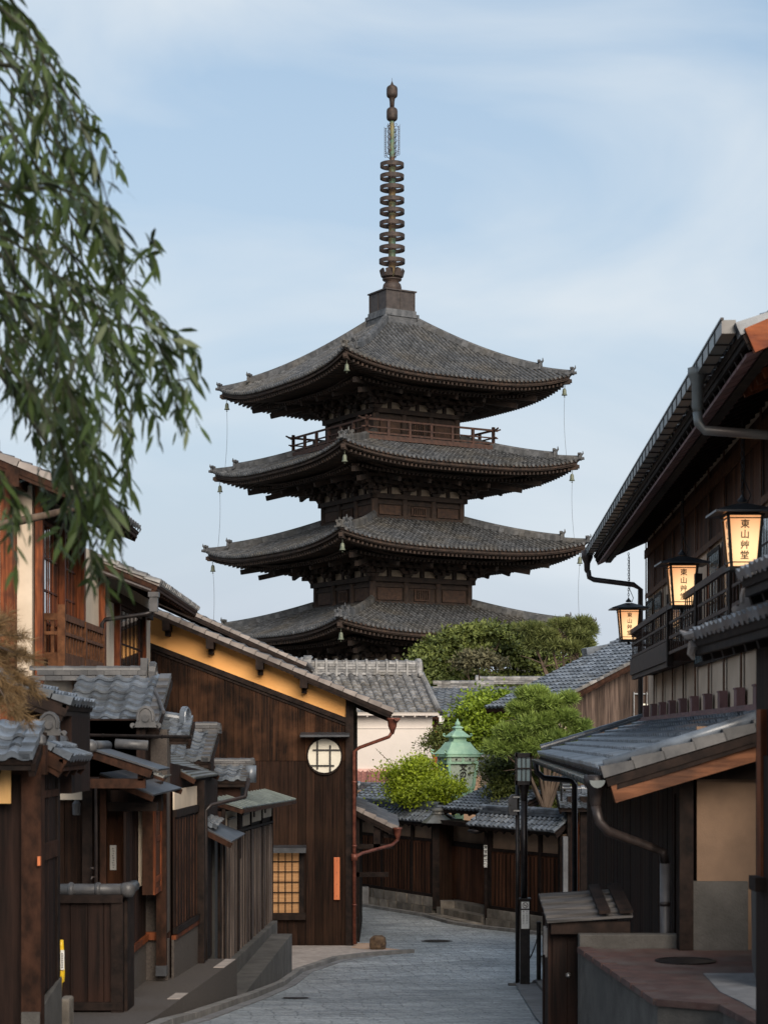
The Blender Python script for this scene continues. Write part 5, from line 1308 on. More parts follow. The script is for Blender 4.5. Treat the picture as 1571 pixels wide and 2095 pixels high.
# near gable wall of the ground floor
m = MB(); m.box(S(1.94, 17.1).x, 4.6, 17.05, 17.12, -3.2, .1); m.build('ochre_wall', M['plaster_ochre'], hR)
m = MB(); m.box(XX(1413, 17.0), XX(1530, 17.0), 16.99, 17.06, -1.86, -1.25); m.build('pale_plinth', M['stone_light'] if False else M['concrete'], hR)
m = MB(); m.box(XX(1386, 17.1), XX(1414, 17.1), 16.98, 17.18, -3.2, -.36); m.build('corner_post', M['beam_black'], hR)
m = MB(); m.box(XX(1386, 17.1), 4.6, 16.96, 17.06, -.36, -.20); m.build('tie_beam', M['beam_black'], hR)
m = MB(); m.box(XX(1376, 17.6), XX(1388, 17.6), 17.5, 17.54, -3, -.5); m.build('corner_boards', M['board_black'], hR)
# balcony
B0, B1 = S(2.58, 32.0), S(2.58, 18.6)
Bm = S(2.58, 25.9)
m = MB(); m.wbox(B0, Bm, 1.02, 1.28, -.36, .03); m.wbox(B0, Bm, .95, 1.03, -.06, .0); bf_ = m.build('balcony', M['beam_brown2'], hR)
m = MB()
for (z0_, z1_) in ((1.69, 1.765), (1.50, 1.53), (1.30, 1.34)): m.wbox(B0, B1, z0_, z1_, -.012, .03 if z0_ > 1.6 else .008)
m.wbox(Bm, B1, 1.10, 1.14, -.01, .01)
e0 = S(2.9, 32.0); m.wbox(e0, B0, 1.66, 1.74, -.0, .06); m.wbox(e0, B0, 1.28, 1.33, .0, .05); m.wbox(e0, B0, 1.5, 1.54, .0, .04); m.build('handrail', M['beam_brown2'], bf_)
nb_ = 54
for k in range(nb_):
    q = Vector(B0).lerp(Vector(B1), (k + .5) / nb_); w_ = .024 if k % 8 else .07
    one(bf_, 'baluster', 'beam_brown2', lambda m: m.wbox(q, q + dn * w_, 1.30 if q.y > 25.9 else 1.12, 1.69, -.005, .007))
for Y in (25.9, 22.6, 19.6):
    q = S(2.58, Y); one(bf_, 'newel_post', 'beam_black', lambda m: m.box(q.x - .03, q.x + .05, q.y - .05, q.y + .05, .95, 1.90))
a_, b_ = S(2.9, 25.6), S(2.9, 19.4)
lattice(hR, a_, b_, .92, 1.30, 22, 2, .014, glass='glass_blue', mat='beam_black', fw=.04, bw=.03, depth=.010)
# lanterns with writing
def lantern(Y, label):
    c = S(2.55, Y, 1.87); h = .485; wt, wb = .325 / 2, .245 / 2
    t = thing('hanging_lantern', label, 'lantern', (c.x, c.y, c.z - h / 2), 'lit lanterns hanging under the inn eaves')
    z0, z1 = c.z - h / 2, c.z + h / 2
    m = MB(); cs = [(-1, -1), (1, -1), (1, 1), (-1, 1)]
    m.add([(c.x + sx * (wb - .012), c.y + sy * (wb - .012), z0) for sx, sy in cs] + [(c.x + sx * (wt - .012), c.y + sy * (wt - .012), z1) for sx, sy in cs], [(0, 1, 5, 4), (1, 2, 6, 5), (2, 3, 7, 6), (3, 0, 4, 7), (3, 2, 1, 0)])
    po = m.build('paper_panel', M['lantern_paper'], t)
    m = MB()
    for sx, sy in cs: m.bar((c.x + sx * wb, c.y + sy * wb, z0 - .02), (c.x + sx * wt, c.y + sy * wt, z1 + .01), .026, .026)
    for (z, hh) in ((z0 - .02, .035), (z0 + .035, .010), (z1 - .035, .010), (z1, .02)):
        w = wb + (wt - wb) * (z - z0) / h + .012
        for a in range(4):
            p, q = cs[a], cs[(a + 1) % 4]; m.bar((c.x + p[0] * w, c.y + p[1] * w, z), (c.x + q[0] * w, c.y + q[1] * w, z), .016, hh)
    m.box(c.x - wb, c.x + wb, c.y - wb, c.y + wb, z0 - .035, z0 - .02)
    m.box(c.x - .02, c.x + .02, c.y - .02, c.y + .02, z0 - .09, z0 - .035)
    m.build('frame', M['ink'], t)
    m = MB(); rw_ = .30
    vs = [(c.x + sx * rw_, c.y + sy * rw_, z1 + .01) for sx, sy in cs] + [(c.x + sx * rw_, c.y + sy * rw_, z1 + .03) for sx, sy in cs] + [(c.x + sx * .055, c.y + sy * .055, z1 + .115) for sx, sy in cs] + [(c.x + sx * (wt), c.y + sy * (wt), z1 + .03) for sx, sy in cs]
    m.add(vs, [(4 * 1 + a, 4 + (a + 1) % 4, 8 + (a + 1) % 4, 8 + a) for a in range(4)] + [(a, (a + 1) % 4, 4 + (a + 1) % 4, 4 + a) for a in range(4)] + [((a + 1) % 4, a, 12 + a, 12 + (a + 1) % 4) for a in range(4)] + [(8, 9, 10, 11)])
    m.lathe([(.04, z1 + .13), (.05, z1 + .15), (.02, z1 + .18), (.01, z1 + .2)], (c.x, c.y, 0), 8)
    m.build('cap', M['metal_dark'], t)
    m = MB(); z = z1 + .19; k = 0
    while z < 3.05:
        m.tube([(c.x + (.013 if k % 2 else 0) * math.cos(a) + 0, c.y + (0 if k % 2 else .013) * math.cos(a), z + .022 + .026 * math.sin(a)) for a in [2 * math.pi * q / 8 for q in range(9)]], .0045, 4); z += .042; k += 1
    m.tube([(c.x + .05, c.y, z1 + .12), (c.x + .08, c.y, z1 + .20), (c.x + .02, c.y, z1 + .34), (c.x + .015, c.y, 3.0)], .006, 5)
    m.build('chain', M['black_metal'], t)
    m = MB()
    tilt = (wt - wb) / h
    up_f = Vector((0, -tilt, 1)).normalized(); up_l = Vector((-tilt, 0, 1)).normalized()
    for i, ch in enumerate('東山艸堂'):
        zz = z1 - .095 - i * .098; w = wb + (wt - wb) * (zz - z0) / h
        vtext(m, ch, .088, (c.x, c.y - w + .006, zz), (1, 0, 0), up_f, w=.0015)
    m.build('lettering', M['ink'], po)
    m = MB()
    for i, ch in enumerate('東山艸堂'):
        zz = z1 - .095 - i * .098; w = wb + (wt - wb) * (zz - z0) / h
        vtext(m, ch, .088, (c.x - w + .006, c.y, zz), (0, -1, 0), up_l, w=.0015)
    m.build('lettering', M['ink'], po)
    return t
lantern(18.6, 'largest lit paper lantern, nearest of three, overlapped by the grey tiled roof corner at right')
lantern(24.0, 'middle of three lit paper lanterns under the inn eaves, in front of the balcony')
lantern(32.3, 'smallest lit paper lantern, hanging at the far end of the inn beside the sky')

# ------------------------------------------------------------------ nearest right gate with tiled roofs
g4 = thing('gatehouse', 'nearest gate at the right edge with a curved grey tiled roof and reddish post', 'gate', (2.3, 10.8, gz(11)))
rr = roofside(g4, (1.97, 12.5), (1.97, 8.4), .64, 1.2, .34, tile='tile', under='beam_black', pu=.15, pv=.15)
m = MB(); oni(m, (2.11, 11.15, .72), (-.5, -.85, 0), .17); m.tube([(1.98, 12.3, .66), (1.955, 12.6, .66), (1.94, 12.8, .70)], [.035, .026, .006], 8); m.tube([(1.97, 12.45, .60), (1.96, 12.5, .54), (1.98, 12.5, .50)], [.035, .025, .008], 8)
ridge(m, (2.13, 11.3, .72), (3.0, 11.3, .98), .12, .06, .05, .12, 1)
m.build('ridge_tiles', M['tile_verge'], rr)
m = MB(); m.box(2.15, 3.2, 8.5, 11.3, -.10, .60); m.box(2.13, 3.3, 8.5, 11.2, -2.6, -.1); m.build('dark_wall', M['board_black'], g4)
m = MB(); m.box(2.115, 2.17, 10.98, 11.10, -.80, .16); m.build('post', M['beam_red'], g4)
m = MB(); m.box(2.07, 3.2, 10.90, 11.10, -.86, -.78); m.build('rail', M['beam_black'], g4)
r5 = roofside(g4, (2.0, 11.0), (2.0, 7.8), .90, 1.0, .30, name='front_roof', tile='tile', under='beam_black', pu=.135, pv=.15)
m = MB(); m.box(2.4, 3.2, 8, 10.5, .5, .95); m.build('back_wall', M['board_black'], r5)
sb = thing('stone_block', 'tall grey stone block at the right edge beside the ochre wall', 'stone', (2.75, 13.9, -1.85))
one(sb, 'block', 'concrete', lambda m: m.hexa([(XX(1545, 14.5), 14.4, -1.86), (3.6, 14.4, -1.86), (3.6, 15.9, -1.86), (XX(1538, 15.8), 15.8, -1.86), (XX(1543, 14.5), 14.4, -1.05), (3.6, 14.4, -1.02), (3.6, 15.9, -1.1), (XX(1536, 15.8), 15.8, -1.14)]), bevel=.02)

# ------------------------------------------------------------------ right terrace, parapet, cabinet
tR = thing('paved_terrace', 'raised terrace at lower right with worn red tile edging and a grey slab path', 'terrace', (2.6, 14, gz(14)))
zt_ = -1.85
poly = [(1.72, 17.15), (1.92, 13.72), (2.33, 13.45), (2.40, 12.65), (2.46, 10.8), (5.5, 10.8), (5.5, 17.15)]
m = MB(); m.prism([(x, y, -3.4) for x, y in poly], (0, 0, 3.4 + zt_ - .03)); m.build('retaining_wall', M['concrete'], tR)
m = MB(); m.prism([(x - .02 if i < 5 else x, y - .01 if i in (1, 2) else y, zt_ - .028) for i, (x, y) in enumerate(poly)], (0, 0, .028)); m.build('red_paving', M['terracotta'], tR)
m = MB(); m.prism([(x, y, zt_) for x, y in ((2.50, 15.3), (2.44, 14.2), (2.50, 13.6), (2.62, 10.85), (5.4, 10.85), (5.4, 15.4))], (0, 0, .006)); m.build('slab_path', M['slab_grey'], tR)
m = MB()
E_ = [Vector((x, y, 0)) for x, y in poly[:5]]
for a, b in zip(E_[:-1], E_[1:]):
    n = max(1, round((b - a).length / .42)); d = (b - a).normalized(); s_ = Vector((-d.y, d.x, 0))
    if s_.x < 0: s_ = -s_
    for k in range(n):
        p, q = a.lerp(b, k / n + .006), a.lerp(b, (k + 1) / n - .006); o = -s_ * .03; i_ = s_ * .10
        m.hexa([(c.x, c.y, zt_ - .03) for c in (p + o, q + o, q + i_, p + i_)] + [(c.x, c.y, zt_ + .014 + random.uniform(0, .004)) for c in (p + o, q + o, q + i_, p + i_)])
m.build('edging_tiles', M['terracotta'], tR)
mh = thing('manhole_cover', 'dark round cover set in the red terrace at lower right', 'manhole cover', (2.49, 16.15, zt_))
m = MB(); m.lathe([(.25, zt_ + .001), (.25, zt_ + .012), (.22, zt_ + .014), (.22, zt_ + .008), (.01, zt_ + .008)], (2.49, 16.15, 0), 32); m.build('cover', M['black_metal'], mh)
pw = thing('parapet_wall', 'low grey concrete parapet at the back of the red terrace', 'wall', (2.2, 17.2, zt_))
one(pw, 'parapet', 'concrete', lambda m: m.box(1.715, 2.66, 17.16, 17.32, -3.3, -1.73), bevel=.012)
cb = thing('wooden_cabinet', 'dark weathered wooden cabinet with a slatted lid and metal knob beside the terrace', 'cabinet', (1.75, 17.7, gz(17.7)))
m = MB(); m.box(1.50, 2.12, 17.45, 18.1, -3.2, -1.66); m.build('body', M['board_black'], cb)
m = MB(); m.planks((1.50, 17.45), (2.12, 17.45), -3.1, -1.66, .13, 0, .018); m.build('front_boards', M['board_black'], cb)
m = MB(); m.wbox((1.50, 18.1), (1.50, 17.45), -3.1, -1.62, 0, .02); m.wbox((1.50, 18.1), (1.50, 18.03), -3.1, -1.62, .02, .035); m.wbox((1.50, 17.52), (1.50, 17.45), -3.1, -1.62, .02, .035); m.build('side_boards', M['board_black'], cb)
m = MB()
for y in (17.62, 17.82): m.box(1.455, 1.478, y, y + .03, -1.98, -1.72)
m.build('pale_strips', M['stone_light'], cb)
m = MB()
for k in range(9):
    f0, f1 = k / 9, (k + .82) / 9
    y0, y1 = 17.28 + .95 * f0, 17.28 + .95 * f1; z0_, z1_ = -1.62 + .17 * f0, -1.62 + .17 * f1; j = .012 if k % 2 else -.006
    m.hexa([(1.44, y0, z0_ - .02), (2.2, y0, z0_ + .03), (2.2, y1, z1_ + .03), (1.44, y1, z1_ - .02), (1.44, y0, z0_ + .006 + j), (2.2, y0, z0_ + .056 + j), (2.2, y1, z1_ + .056 + j), (1.44, y1, z1_ + .006 + j)])
ro_ = m.build('slatted_lid', M['board_lid'], cb)
m = MB(); m.hexa([(2.08, 17.27, -1.555), (2.2, 17.27, -1.55), (2.2, 18.26, -1.38), (2.08, 18.26, -1.385), (2.08, 17.27, -1.53), (2.2, 17.27, -1.525), (2.2, 18.26, -1.355), (2.08, 18.26, -1.36)]); m.hexa([(1.9, 17.27, -1.56), (2.0, 17.27, -1.555), (2.0, 18.2, -1.39), (1.9, 18.2, -1.40), (1.9, 17.27, -1.53), (2.0, 17.27, -1.525), (2.0, 18.2, -1.36), (1.9, 18.2, -1.37)]); m.box(1.48, 2.18, 17.32, 17.36, -1.74, -1.63); m.build('lid_cleats', M['beam_black'], ro_)
m = MB(); m.M = Matrix.Translation((XX(1163, 17.4), 17.43, ZZ(1997, 17.4))) @ Matrix.Rotation(R(90), 4, 'X'); m.lathe([(.022, -.005), (.024, .004), (.012, .010), (.016, .026), (.006, .034)], n=14); m.build('knob', M['steel'], cb, smooth=True)

# ------------------------------------------------------------------ lamp post group
def gxz(px, Y): return XX(px, Y), gz(Y)
lp = thing('street_lamp', 'slim dark street lamp with a boxy four-pane lantern head and a notice on its base', 'street lamp', (XX(1073.5, 31), 31, gz(31)))
x, Y = XX(1073.5, 31), 31.0; z = lambda py: ZZ(py, 31)
m = MB(); m.box(x - .075, x + .075, Y - .075, Y + .075, z(2020) - .05, z(1842)); m.box(x - .09, x + .09, Y - .09, Y + .09, z(1842), z(1838)); m.build('base_column', M['black_metal'], lp)
m = MB(); m.tube([(x - .01, Y, z(1840)), (x - .01, Y, z(1640))], .052, 12); m.tube([(x - .01, Y, z(1640)), (x - .01, Y, z(1625)), (x - .01, Y, z(1610)), (x - .01, Y, z(1605))], [.052, .055, .085, .10], 12); m.build('pole', M['black_metal'], lp)
hx = XX(1070, 31); w = .112
m = MB()
for sx in (-1, 1):
    for sy in (-1, 1): m.box(hx + sx * w - .014, hx + sx * w + .014, Y + sy * w - .014, Y + sy * w + .014, z(1606), z(1541))
    m.box(hx + sx * .033 - .008, hx + sx * .033 + .008, Y - w - .012, Y - w + .0, z(1600), z(1548)); m.box(hx + sx * w - .008, hx + sx * w + .008, Y - .02, Y + .02, z(1600), z(1548))
m.box(hx - w - .014, hx + w + .014, Y - w - .014, Y + w + .014, z(1550), z(1541)); m.box(hx - w - .014, hx + w + .014, Y - w - .014, Y + w + .014, z(1606), z(1598))
m.box(hx - w, hx + w, Y - w - .010, Y - w, z(1574), z(1571))
for sx in (-1, 1): m.box(hx + sx * w - .006, hx + sx * w + .006, Y - w, Y + w, z(1574), z(1571))
ho_ = m.build('lamp_head', M['black_metal'], lp)
m = MB(); m.box(hx - .098, hx + .098, Y - .098, Y + .098, z(1599), z(1549)); m.build('pane', M['glass_blue'], ho_)
nt_ = MB(); y = Y - .078
nt_.box(x - .062, x + .062, y - .008, y, z(1859), z(1845)); nt_.box(x - .062, x + .062, y - .008, y, z(1900), z(1862)); no = nt_.build('notice', M['paper_white'], lp)
m = MB(); cx_, cz_ = x, z(1852)
ringp = [(cx_ + .042 * math.cos(a), y - .010, cz_ + .042 * math.sin(a)) for a in [2 * math.pi * k / 24 for k in range(25)]]
m.tube(ringp, .0055, 5); m.bar((cx_ - .03, y - .011, cz_ + .03), (cx_ + .03, y - .011, cz_ - .03), .004, .009, up=(1, 0, 1))
m.box(cx_ - .028, cx_ + .020, y - .010, y - .0085, cz_ - .008, cz_ + .002); m.tube([(cx_ + .026, y - .01, cz_ - .002), (cx_ + .030, y - .01, cz_ + .014), (cx_ + .024, y - .01, cz_ + .022)], .003, 4)
for (r_, row) in ((0, '路上喫煙禁止'), (1, '歩行喫煙禁止')):
    vtext(m, row[:6], .032, (x - .028 + .056 * r_, y - .0095, z(1865)), (1, 0, 0), (0, 0, 1), .036)
m.build('print', M['ink_grey'], no)
sp_ = thing('slim_pole', 'slim black pole with a grey speaker box near its top, beside the street lamp', 'pole', (XX(1058, 31.3), 31.3, gz(31.3)))
x2, Y2 = XX(1058.5, 31.3), 31.3; z = lambda py: ZZ(py, 31.3)
m = MB(); m.tube([(x2, Y2, z(2015)), (x2, Y2, z(1602))], .034, 10); m.tube([(x2, Y2, gz(31.3)), (x2, Y2, gz(31.3) + .03)], .07, 12); m.build('pole', M['black_metal'], sp_)
m = MB(); m.prism([(x2 - .145, Y2 - .08, z(1662)), (x2 - .12, Y2 - .08, z(1668)), (x2 - .01, Y2 - .08, z(1668)), (x2 - .01, Y2 - .08, z(1626)), (x2 - .09, Y2 - .08, z(1626)), (x2 - .145, Y2 - .08, z(1634))], (0, .16, 0)); bx_ = m.build('speaker_box', M['pipe_grey'], sp_)
m = MB()
for i in range(4):
    for j in range(3): m.box(x2 - .115 + i * .018, x2 - .105 + i * .018, Y2 - .086, Y2 - .08, z(1660) + j * .016, z(1660) + j * .016 + .010)
m.tube([(x2 - .12, Y2 - .087, z(1648)), (x2 - .12, Y2 - .08, z(1648))], .014, 8); m.build('grille', M['ink'], bx_)
m = MB()
for py in (1631, 1659): m.tube([(x2, Y2, z(py) - .012), (x2, Y2, z(py) + .012)], .046, 10); m.box(x2 - .07, x2 + .03, Y2 - .095, Y2 - .06, z(py) - .012, z(py) + .012)
m.build('strap', M['steel'], sp_)
bo3 = thing('bollard', 'short dark bollard with a chain to the street lamp, beside the wooden cabinet', 'bollard', (XX(1102, 31.2), 31.2, gz(31.2)))
x3 = XX(1102, 31.2); z = lambda py: ZZ(py, 31.2)
m = MB(); m.tube([(x3, 31.2, z(2004)), (x3, 31.2, z(1892)), (x3, 31.2, z(1889)), (x3, 31.2, z(1886))], [.036, .036, .045, .03], 12); m.build('post', M['black_metal'], bo3)
m = MB(); m.lathe([(.125, gz(31.2) + .0), (.12, gz(31.2) + .04), (.08, gz(31.2) + .085), (.04, gz(31.2) + .10)], (x3, 31.2, 0), 20); m.build('foot', M['black_metal'], bo3)
def chain(mb, a, b, sag, n):
    a, b = Vector(a), Vector(b)
    for k in range(n):
        t = (k + .5) / n; c = a.lerp(b, t) - Vector((0, 0, sag * 4 * t * (1 - t))); d = (b - a).normalized()
        s = Vector((0, 1, 0)) if k % 2 else d.cross(Vector((0, 1, 0)))
        mb.tube([c + d * (.018 * math.cos(q)) + s * (.009 * math.sin(q)) for q in [2 * math.pi * i / 8 for i in range(9)]], .004, 4)
m = MB(); chain(m, (x3, 31.15, z(1905)), (x + .075, 31.0, ZZ(1962, 31)), .05, 26); m.build('chain', M['black_metal'], bo3)
m = MB(); chain(m, (x - .07, 31.0, ZZ(1995, 31)), (x2 + .03, 31.3, gz(31.3) + .06), .03, 12); m.build('chain', M['black_metal'], sp_)
for (px, py, lab, kk) in ((1050, 2018, 'small stone foot plate under the slim black pole', 0), (1094, 2021, 'small stone foot plate under the bollard', 1)):
    t = thing('foot_plate', lab, 'stone', (XX(px, 31.05), 31.05, gz(31.05)))
    one(t, 'plate', 'concrete', lambda m: m.box(XX(px, 31.05) - .08, XX(px, 31.05) + .07, 30.95, 31.15, gz(31.05) - .02, gz(31.05) + .035), bevel=.006)
    m = MB()
    for k in range(2): m.box(XX(px, 31.05) - .05 + k * .05, XX(px, 31.05) - .02 + k * .05, 30.945, 30.952, gz(31.05) + .0, gz(31.05) + .02)
    m.build('slots', M['ink'], t)
# ------------------------------------------------------------------ curving fence and gate across the bend
def wall_seg(root, A, B, zb, z_s, z_p, z_t, posts, vert='board_red', pw=.16):
    m = MB(); m.wbox(A, B, zb - .1, z_t + .1, -.16, -.01); m.build('core', M['plaster_ochre'], root)
    # stone footing in courses
    m = MB(); A2, B2 = Vector(A[:2]), Vector(B[:2]); L = (B2 - A2).length
    for r_, (q0, q1) in enumerate(((0, .5), (.5, 1.0))):
        x = 0; 
        while x < L - .05:
            w_ = min(random.uniform(.45, 1.1), L - x); a, b = A2.lerp(B2, x / L + .004), A2.lerp(B2, (x + w_) / L - .004)
            m.wbox(a, b, zb + (z_s - zb) * q0 + .006, zb + (z_s - zb) * q1, -.05, .12 + random.uniform(0, .03) - .03 * r_); x += w_
    m.build('stone_footing', M['stone'], root)
    m = MB(); m.planks(A, B, z_s, z_p, pw, .0, .02, .008); m.build('boards', M[vert], root)
    m = MB(); m.planks(A, B, z_s + .1, z_p - .05, pw, .022, .018, 0, pw * .75); m.build('battens', M['board_grey'] if vert != 'board_red' else M['board_dark'], root)
    m = MB(); m.wbox(A, B, z_p, z_p + .07, .0, .05); m.wbox(A, B, z_s - .0, z_s + .08, .0, .06); m.build('rails', M['beam_black'], root)
    for f in posts:
        p = A2.lerp(B2, f); d = (B2 - A2).normalized() * .05
        one(root, 'post', 'beam_black', lambda m: m.wbox(p - d, p + d, z_s, z_t + .05, -.02, .06))
def cap_roof(root, A, B, ze, rise=.30, run=.42, verges='', hip=None):
    o = roofside(root, Vector(A[:2]) + _n(A, B) * .30, Vector(B[:2]) + _n(A, B) * .30, ze, run, rise, name='cap_roof', tile='tile', style='r', pu=.20, pv=.16, under='beam_black', verges=verges, vmat='tile')
    A3, B3 = Vector((*(Vector(A[:2]) - _n(A, B) * .12), ze + rise)), Vector((*(Vector(B[:2]) - _n(A, B) * .12), ze + rise))
    m = MB(); ridge(m, A3, B3, .22, .13, .075, .24, 2); m.build('ridge_tiles', M['tile'], o)
    roofside(root, Vector(B[:2]) - _n(A, B) * .54, Vector(A[:2]) - _n(A, B) * .54, ze, run, rise, name='back_roof', tile='tile', style='r', pu=.20, pv=.16, under='beam_black', rafters=False)
    return o
def _n(A, B):
    d = (Vector(B[:2]) - Vector(A[:2])).normalized(); return Vector((d.y, -d.x))
f1 = thing('garden_wall', 'curving boarded garden wall on a stone footing, left of the dark gate across the bend', 'wall', (.3, 51, -4.5))
A1, B1_ = (-2.2, 56.0), (1.32, 49.2)
wall_seg(f1, A1, B1_, -4.50, -4.02, -2.62, -2.22, (.0, .62, .84, .985), 'board_red')
cap_roof(f1, A1, B1_, -2.12)
one(f1, 'corner_stone', 'slab_grey', lambda m: m.box(XX(737, 52.6), XX(755, 52.6), 52.2, 52.6, -4.5, ZZ(1815, 52.4)), bevel=.02)
gt = thing('garden_gate', 'dark closed timber gate with stone steps under a small tiled roof across the bend', 'gate', (1.9, 48.0, -4.45))
G0, G1 = (1.32, 49.2), (2.47, 46.2)
m = MB(); m.wbox(G0, G1, -4.45, -2.1, -.62, -.45); m.build('gate_wall', M['plaster_ochre'], gt)
m = MB(); m.planks(G0, G1, -4.05, -2.72, .3, -.45, .03); m.build('door', M['board_red'], gt)
m = MB(); gn_ = _n(G0, G1)
for q_ in (Vector(G0), Vector(G1)): m.wbox(q_ - gn_ * .70, q_ + gn_ * .02, -4.5, -2.05, -.04, .04)
m.build('side_panel', M['board_dark'], gt)
m = MB(); m.wbox(G0, G1, -2.72, -2.60, -.45, -.38); m.wbox(G0, G1, -2.16, -2.05, -.45, .1); m.build('lintel', M['beam_black'], gt)
for q in (G0, G1): one(gt, 'gate_post', 'beam_black', lambda m: m.box(q[0] - .10, q[0] + .07, q[1] - .10, q[1] + .08, -4.3, -2.0))
m = MB()
for k, (o0, o1, zt2) in enumerate(((-.45, -.10, -4.06), (-.10, .16, -4.22), (.16, .42, -4.38))):
    q0, q1 = Vector(G0).lerp(Vector(G1), .12), Vector(G0).lerp(Vector(G1), .98); m.wbox(q0, q1, -4.6, zt2, o0, o1)
m.build('steps', M['stone'], gt)
m = MB(); p = (1.50, 48.55); m.box(p[0] - .1, p[0] + .25, p[1] - .2, p[1] + .2, -4.5, -4.05); m.build('step_cheek', M['stone'], gt)
g_n = _n(G0, G1)
gro = roofside(gt, Vector((XX(905, 48.6), 48.6)) , Vector((XX(1040, 46.0), 46.0)), -1.76, 1.5, .62, tile='tile', style='s', pu=.19, pv=.17, under='beam_black', verges='')
m = MB(); q0 = Vector((XX(905, 48.6), 48.6)) - g_n * 1.5; q1 = Vector((XX(1040, 46.0), 46.0)) - g_n * 1.5
ridge(m, (q0.x, q0.y, -1.14), (q1.x, q1.y, -1.14), .24, .20, .08, .25, 3); m.build('ridge_tiles', M['tile'], gro)
m = MB(); c_ = Vector((XX(896, 49.0), 49.0, -2.0)); 
cs6 = [Vector((c_.x + .42 * math.cos(a), c_.y + .42 * math.sin(a), -2.13)) for a in [2 * math.pi * k / 8 for k in range(8)]]
m.add(cs6 + [c_ + Vector((.12 * math.cos(a), .12 * math.sin(a), .10)) for a in [2 * math.pi * k / 8 for k in range(8)]], [(k, (k + 1) % 8, 8 + (k + 1) % 8, 8 + k) for k in range(8)] + [tuple(8 + k for k in range(8)), tuple(range(8))[::-1]])
m.lathe([(.16, -1.91), (.14, -1.86), (.17, -1.84), (.17, -1.80), (.10, -1.76)], (c_.x, c_.y, 0), 12)
m.build('corner_cap', M['metal_sheet'], gro)
pl_ = thing('name_plate', 'white vertical name plate with black characters on the right gate post', 'sign', P(993, 1775, 45.8))
yy = 45.95
one(pl_, 'board', 'paper_white', lambda m: m.box(XX(989.5, yy), XX(996.5, yy), yy - .02, yy, ZZ(1775, yy), ZZ(1730, yy)))
m = MB(); vtext(m, '京甘味茶寮', .085, (XX(993, yy), yy - .026, ZZ(1734.5, yy)), (1, 0, 0), (0, 0, 1), .104, w=.003); m.build('lettering', M['ink'], pl_)
gl = thing('gate_lamp', 'small round dark lamp hanging under the wall roof beside the gate', 'lamp', P(974, 1706, 46.4))
m = MB(); p = P(974, 1700, 46.2); m.lathe([(.02, .06), (.20, .02), (.22, -.01), (.12, -.06), (.02, -.08)], p, 16); m.tube([p + Vector((0, 0, .05)), p + Vector((0, 0, .35))], .012, 6); m.build('shade', M['black_metal'], gl, smooth=True)
f2 = thing('garden_wall', 'boarded garden wall with plaster panels behind the street lamp, right of the gate', 'wall', (3.2, 44.7, -4.45))
D0, D1 = (2.50, 46.0), (3.96, 43.4)
wall_seg(f2, D0, D1, -4.46, -4.02, -2.66, -2.24, (.02, .48, .72, .985), 'board_red', .17)
D0b = (2.50 - .25, 46.0 + .45)
cr = cap_roof(f2, D0b, (4.0, 43.33), -2.08, verges='B')
m = MB(); oni(m, (4.05, 43.42, -1.80), (.5, -.8, 0), .26); m.build('end_tile', M['tile'], cr)
# stone pillar and small side gate at the right end
pi_ = thing('stone_pillar', 'slim grey stone pillar at the right end of the garden wall', 'pillar', (XX(1156, 43), 43, -4.4))
one(pi_, 'shaft', 'slab_grey', lambda m: m.box(XX(1151, 43), XX(1161, 43), 42.9, 43.05, -4.5, ZZ(1712, 43)), bevel=.01)
sgt = thing('side_gate', 'small side gate with a little tiled roof and orange-lit boards, between pillar and inn', 'gate', (XX(1172, 43.5), 43.5, -4.4))
m = MB(); m.planks((XX(1163, 43.4), 43.4), (XX(1230, 43.4), 43.4), -4.2, -1.5, .13, 0, .02); m.build('boards', M['beam_red'], sgt)  # red timber colour stands in for orange light on these boards
m = MB(); m.box(XX(1160, 43.3), XX(1168, 43.3), 43.2, 43.35, -4.4, -1.3); m.box(XX(1186, 43.3), XX(1200, 43.3), 43.2, 43.35, -4.4, -1.3); m.build('posts', M['beam_black'], sgt)
ss = roofside(sgt, (XX(1147, 43), 43.0), (XX(1215, 43), 43.0), ZZ(1652, 43), .8, .30, tile='tile', under='beam_black', pu=.16, pv=.15, verges='A', vmat='tile')
m = MB(); ridge(m, (XX(1150, 43.6), 43.8, ZZ(1630, 43.6)), (XX(1215, 43.6), 43.8, ZZ(1630, 43.6)), .2, .16, .06, .2, 2, ring=3); m.build('ridge_tiles', M['tile'], ss)
lv = thing('louvred_box', 'stack of small dark louvres fixed on the inn corner above the side gate', 'louvre', P(1164, 1628, 40))
for k in range(5): one(lv, 'slat', 'pipe_grey', lambda m: m.box(XX(1148, 40), XX(1180, 40), 39.9, 40.1, ZZ(1622 - k * 6, 40), ZZ(1619.5 - k * 6, 40)))
one(lv, 'frame', 'black_metal', lambda m: (m.box(XX(1147, 40), XX(1150, 40), 39.95, 40.12, ZZ(1640, 40), ZZ(1594, 40)), m.box(XX(1177, 40), XX(1181, 40), 39.95, 40.12, -4.3, ZZ(1594, 40))))

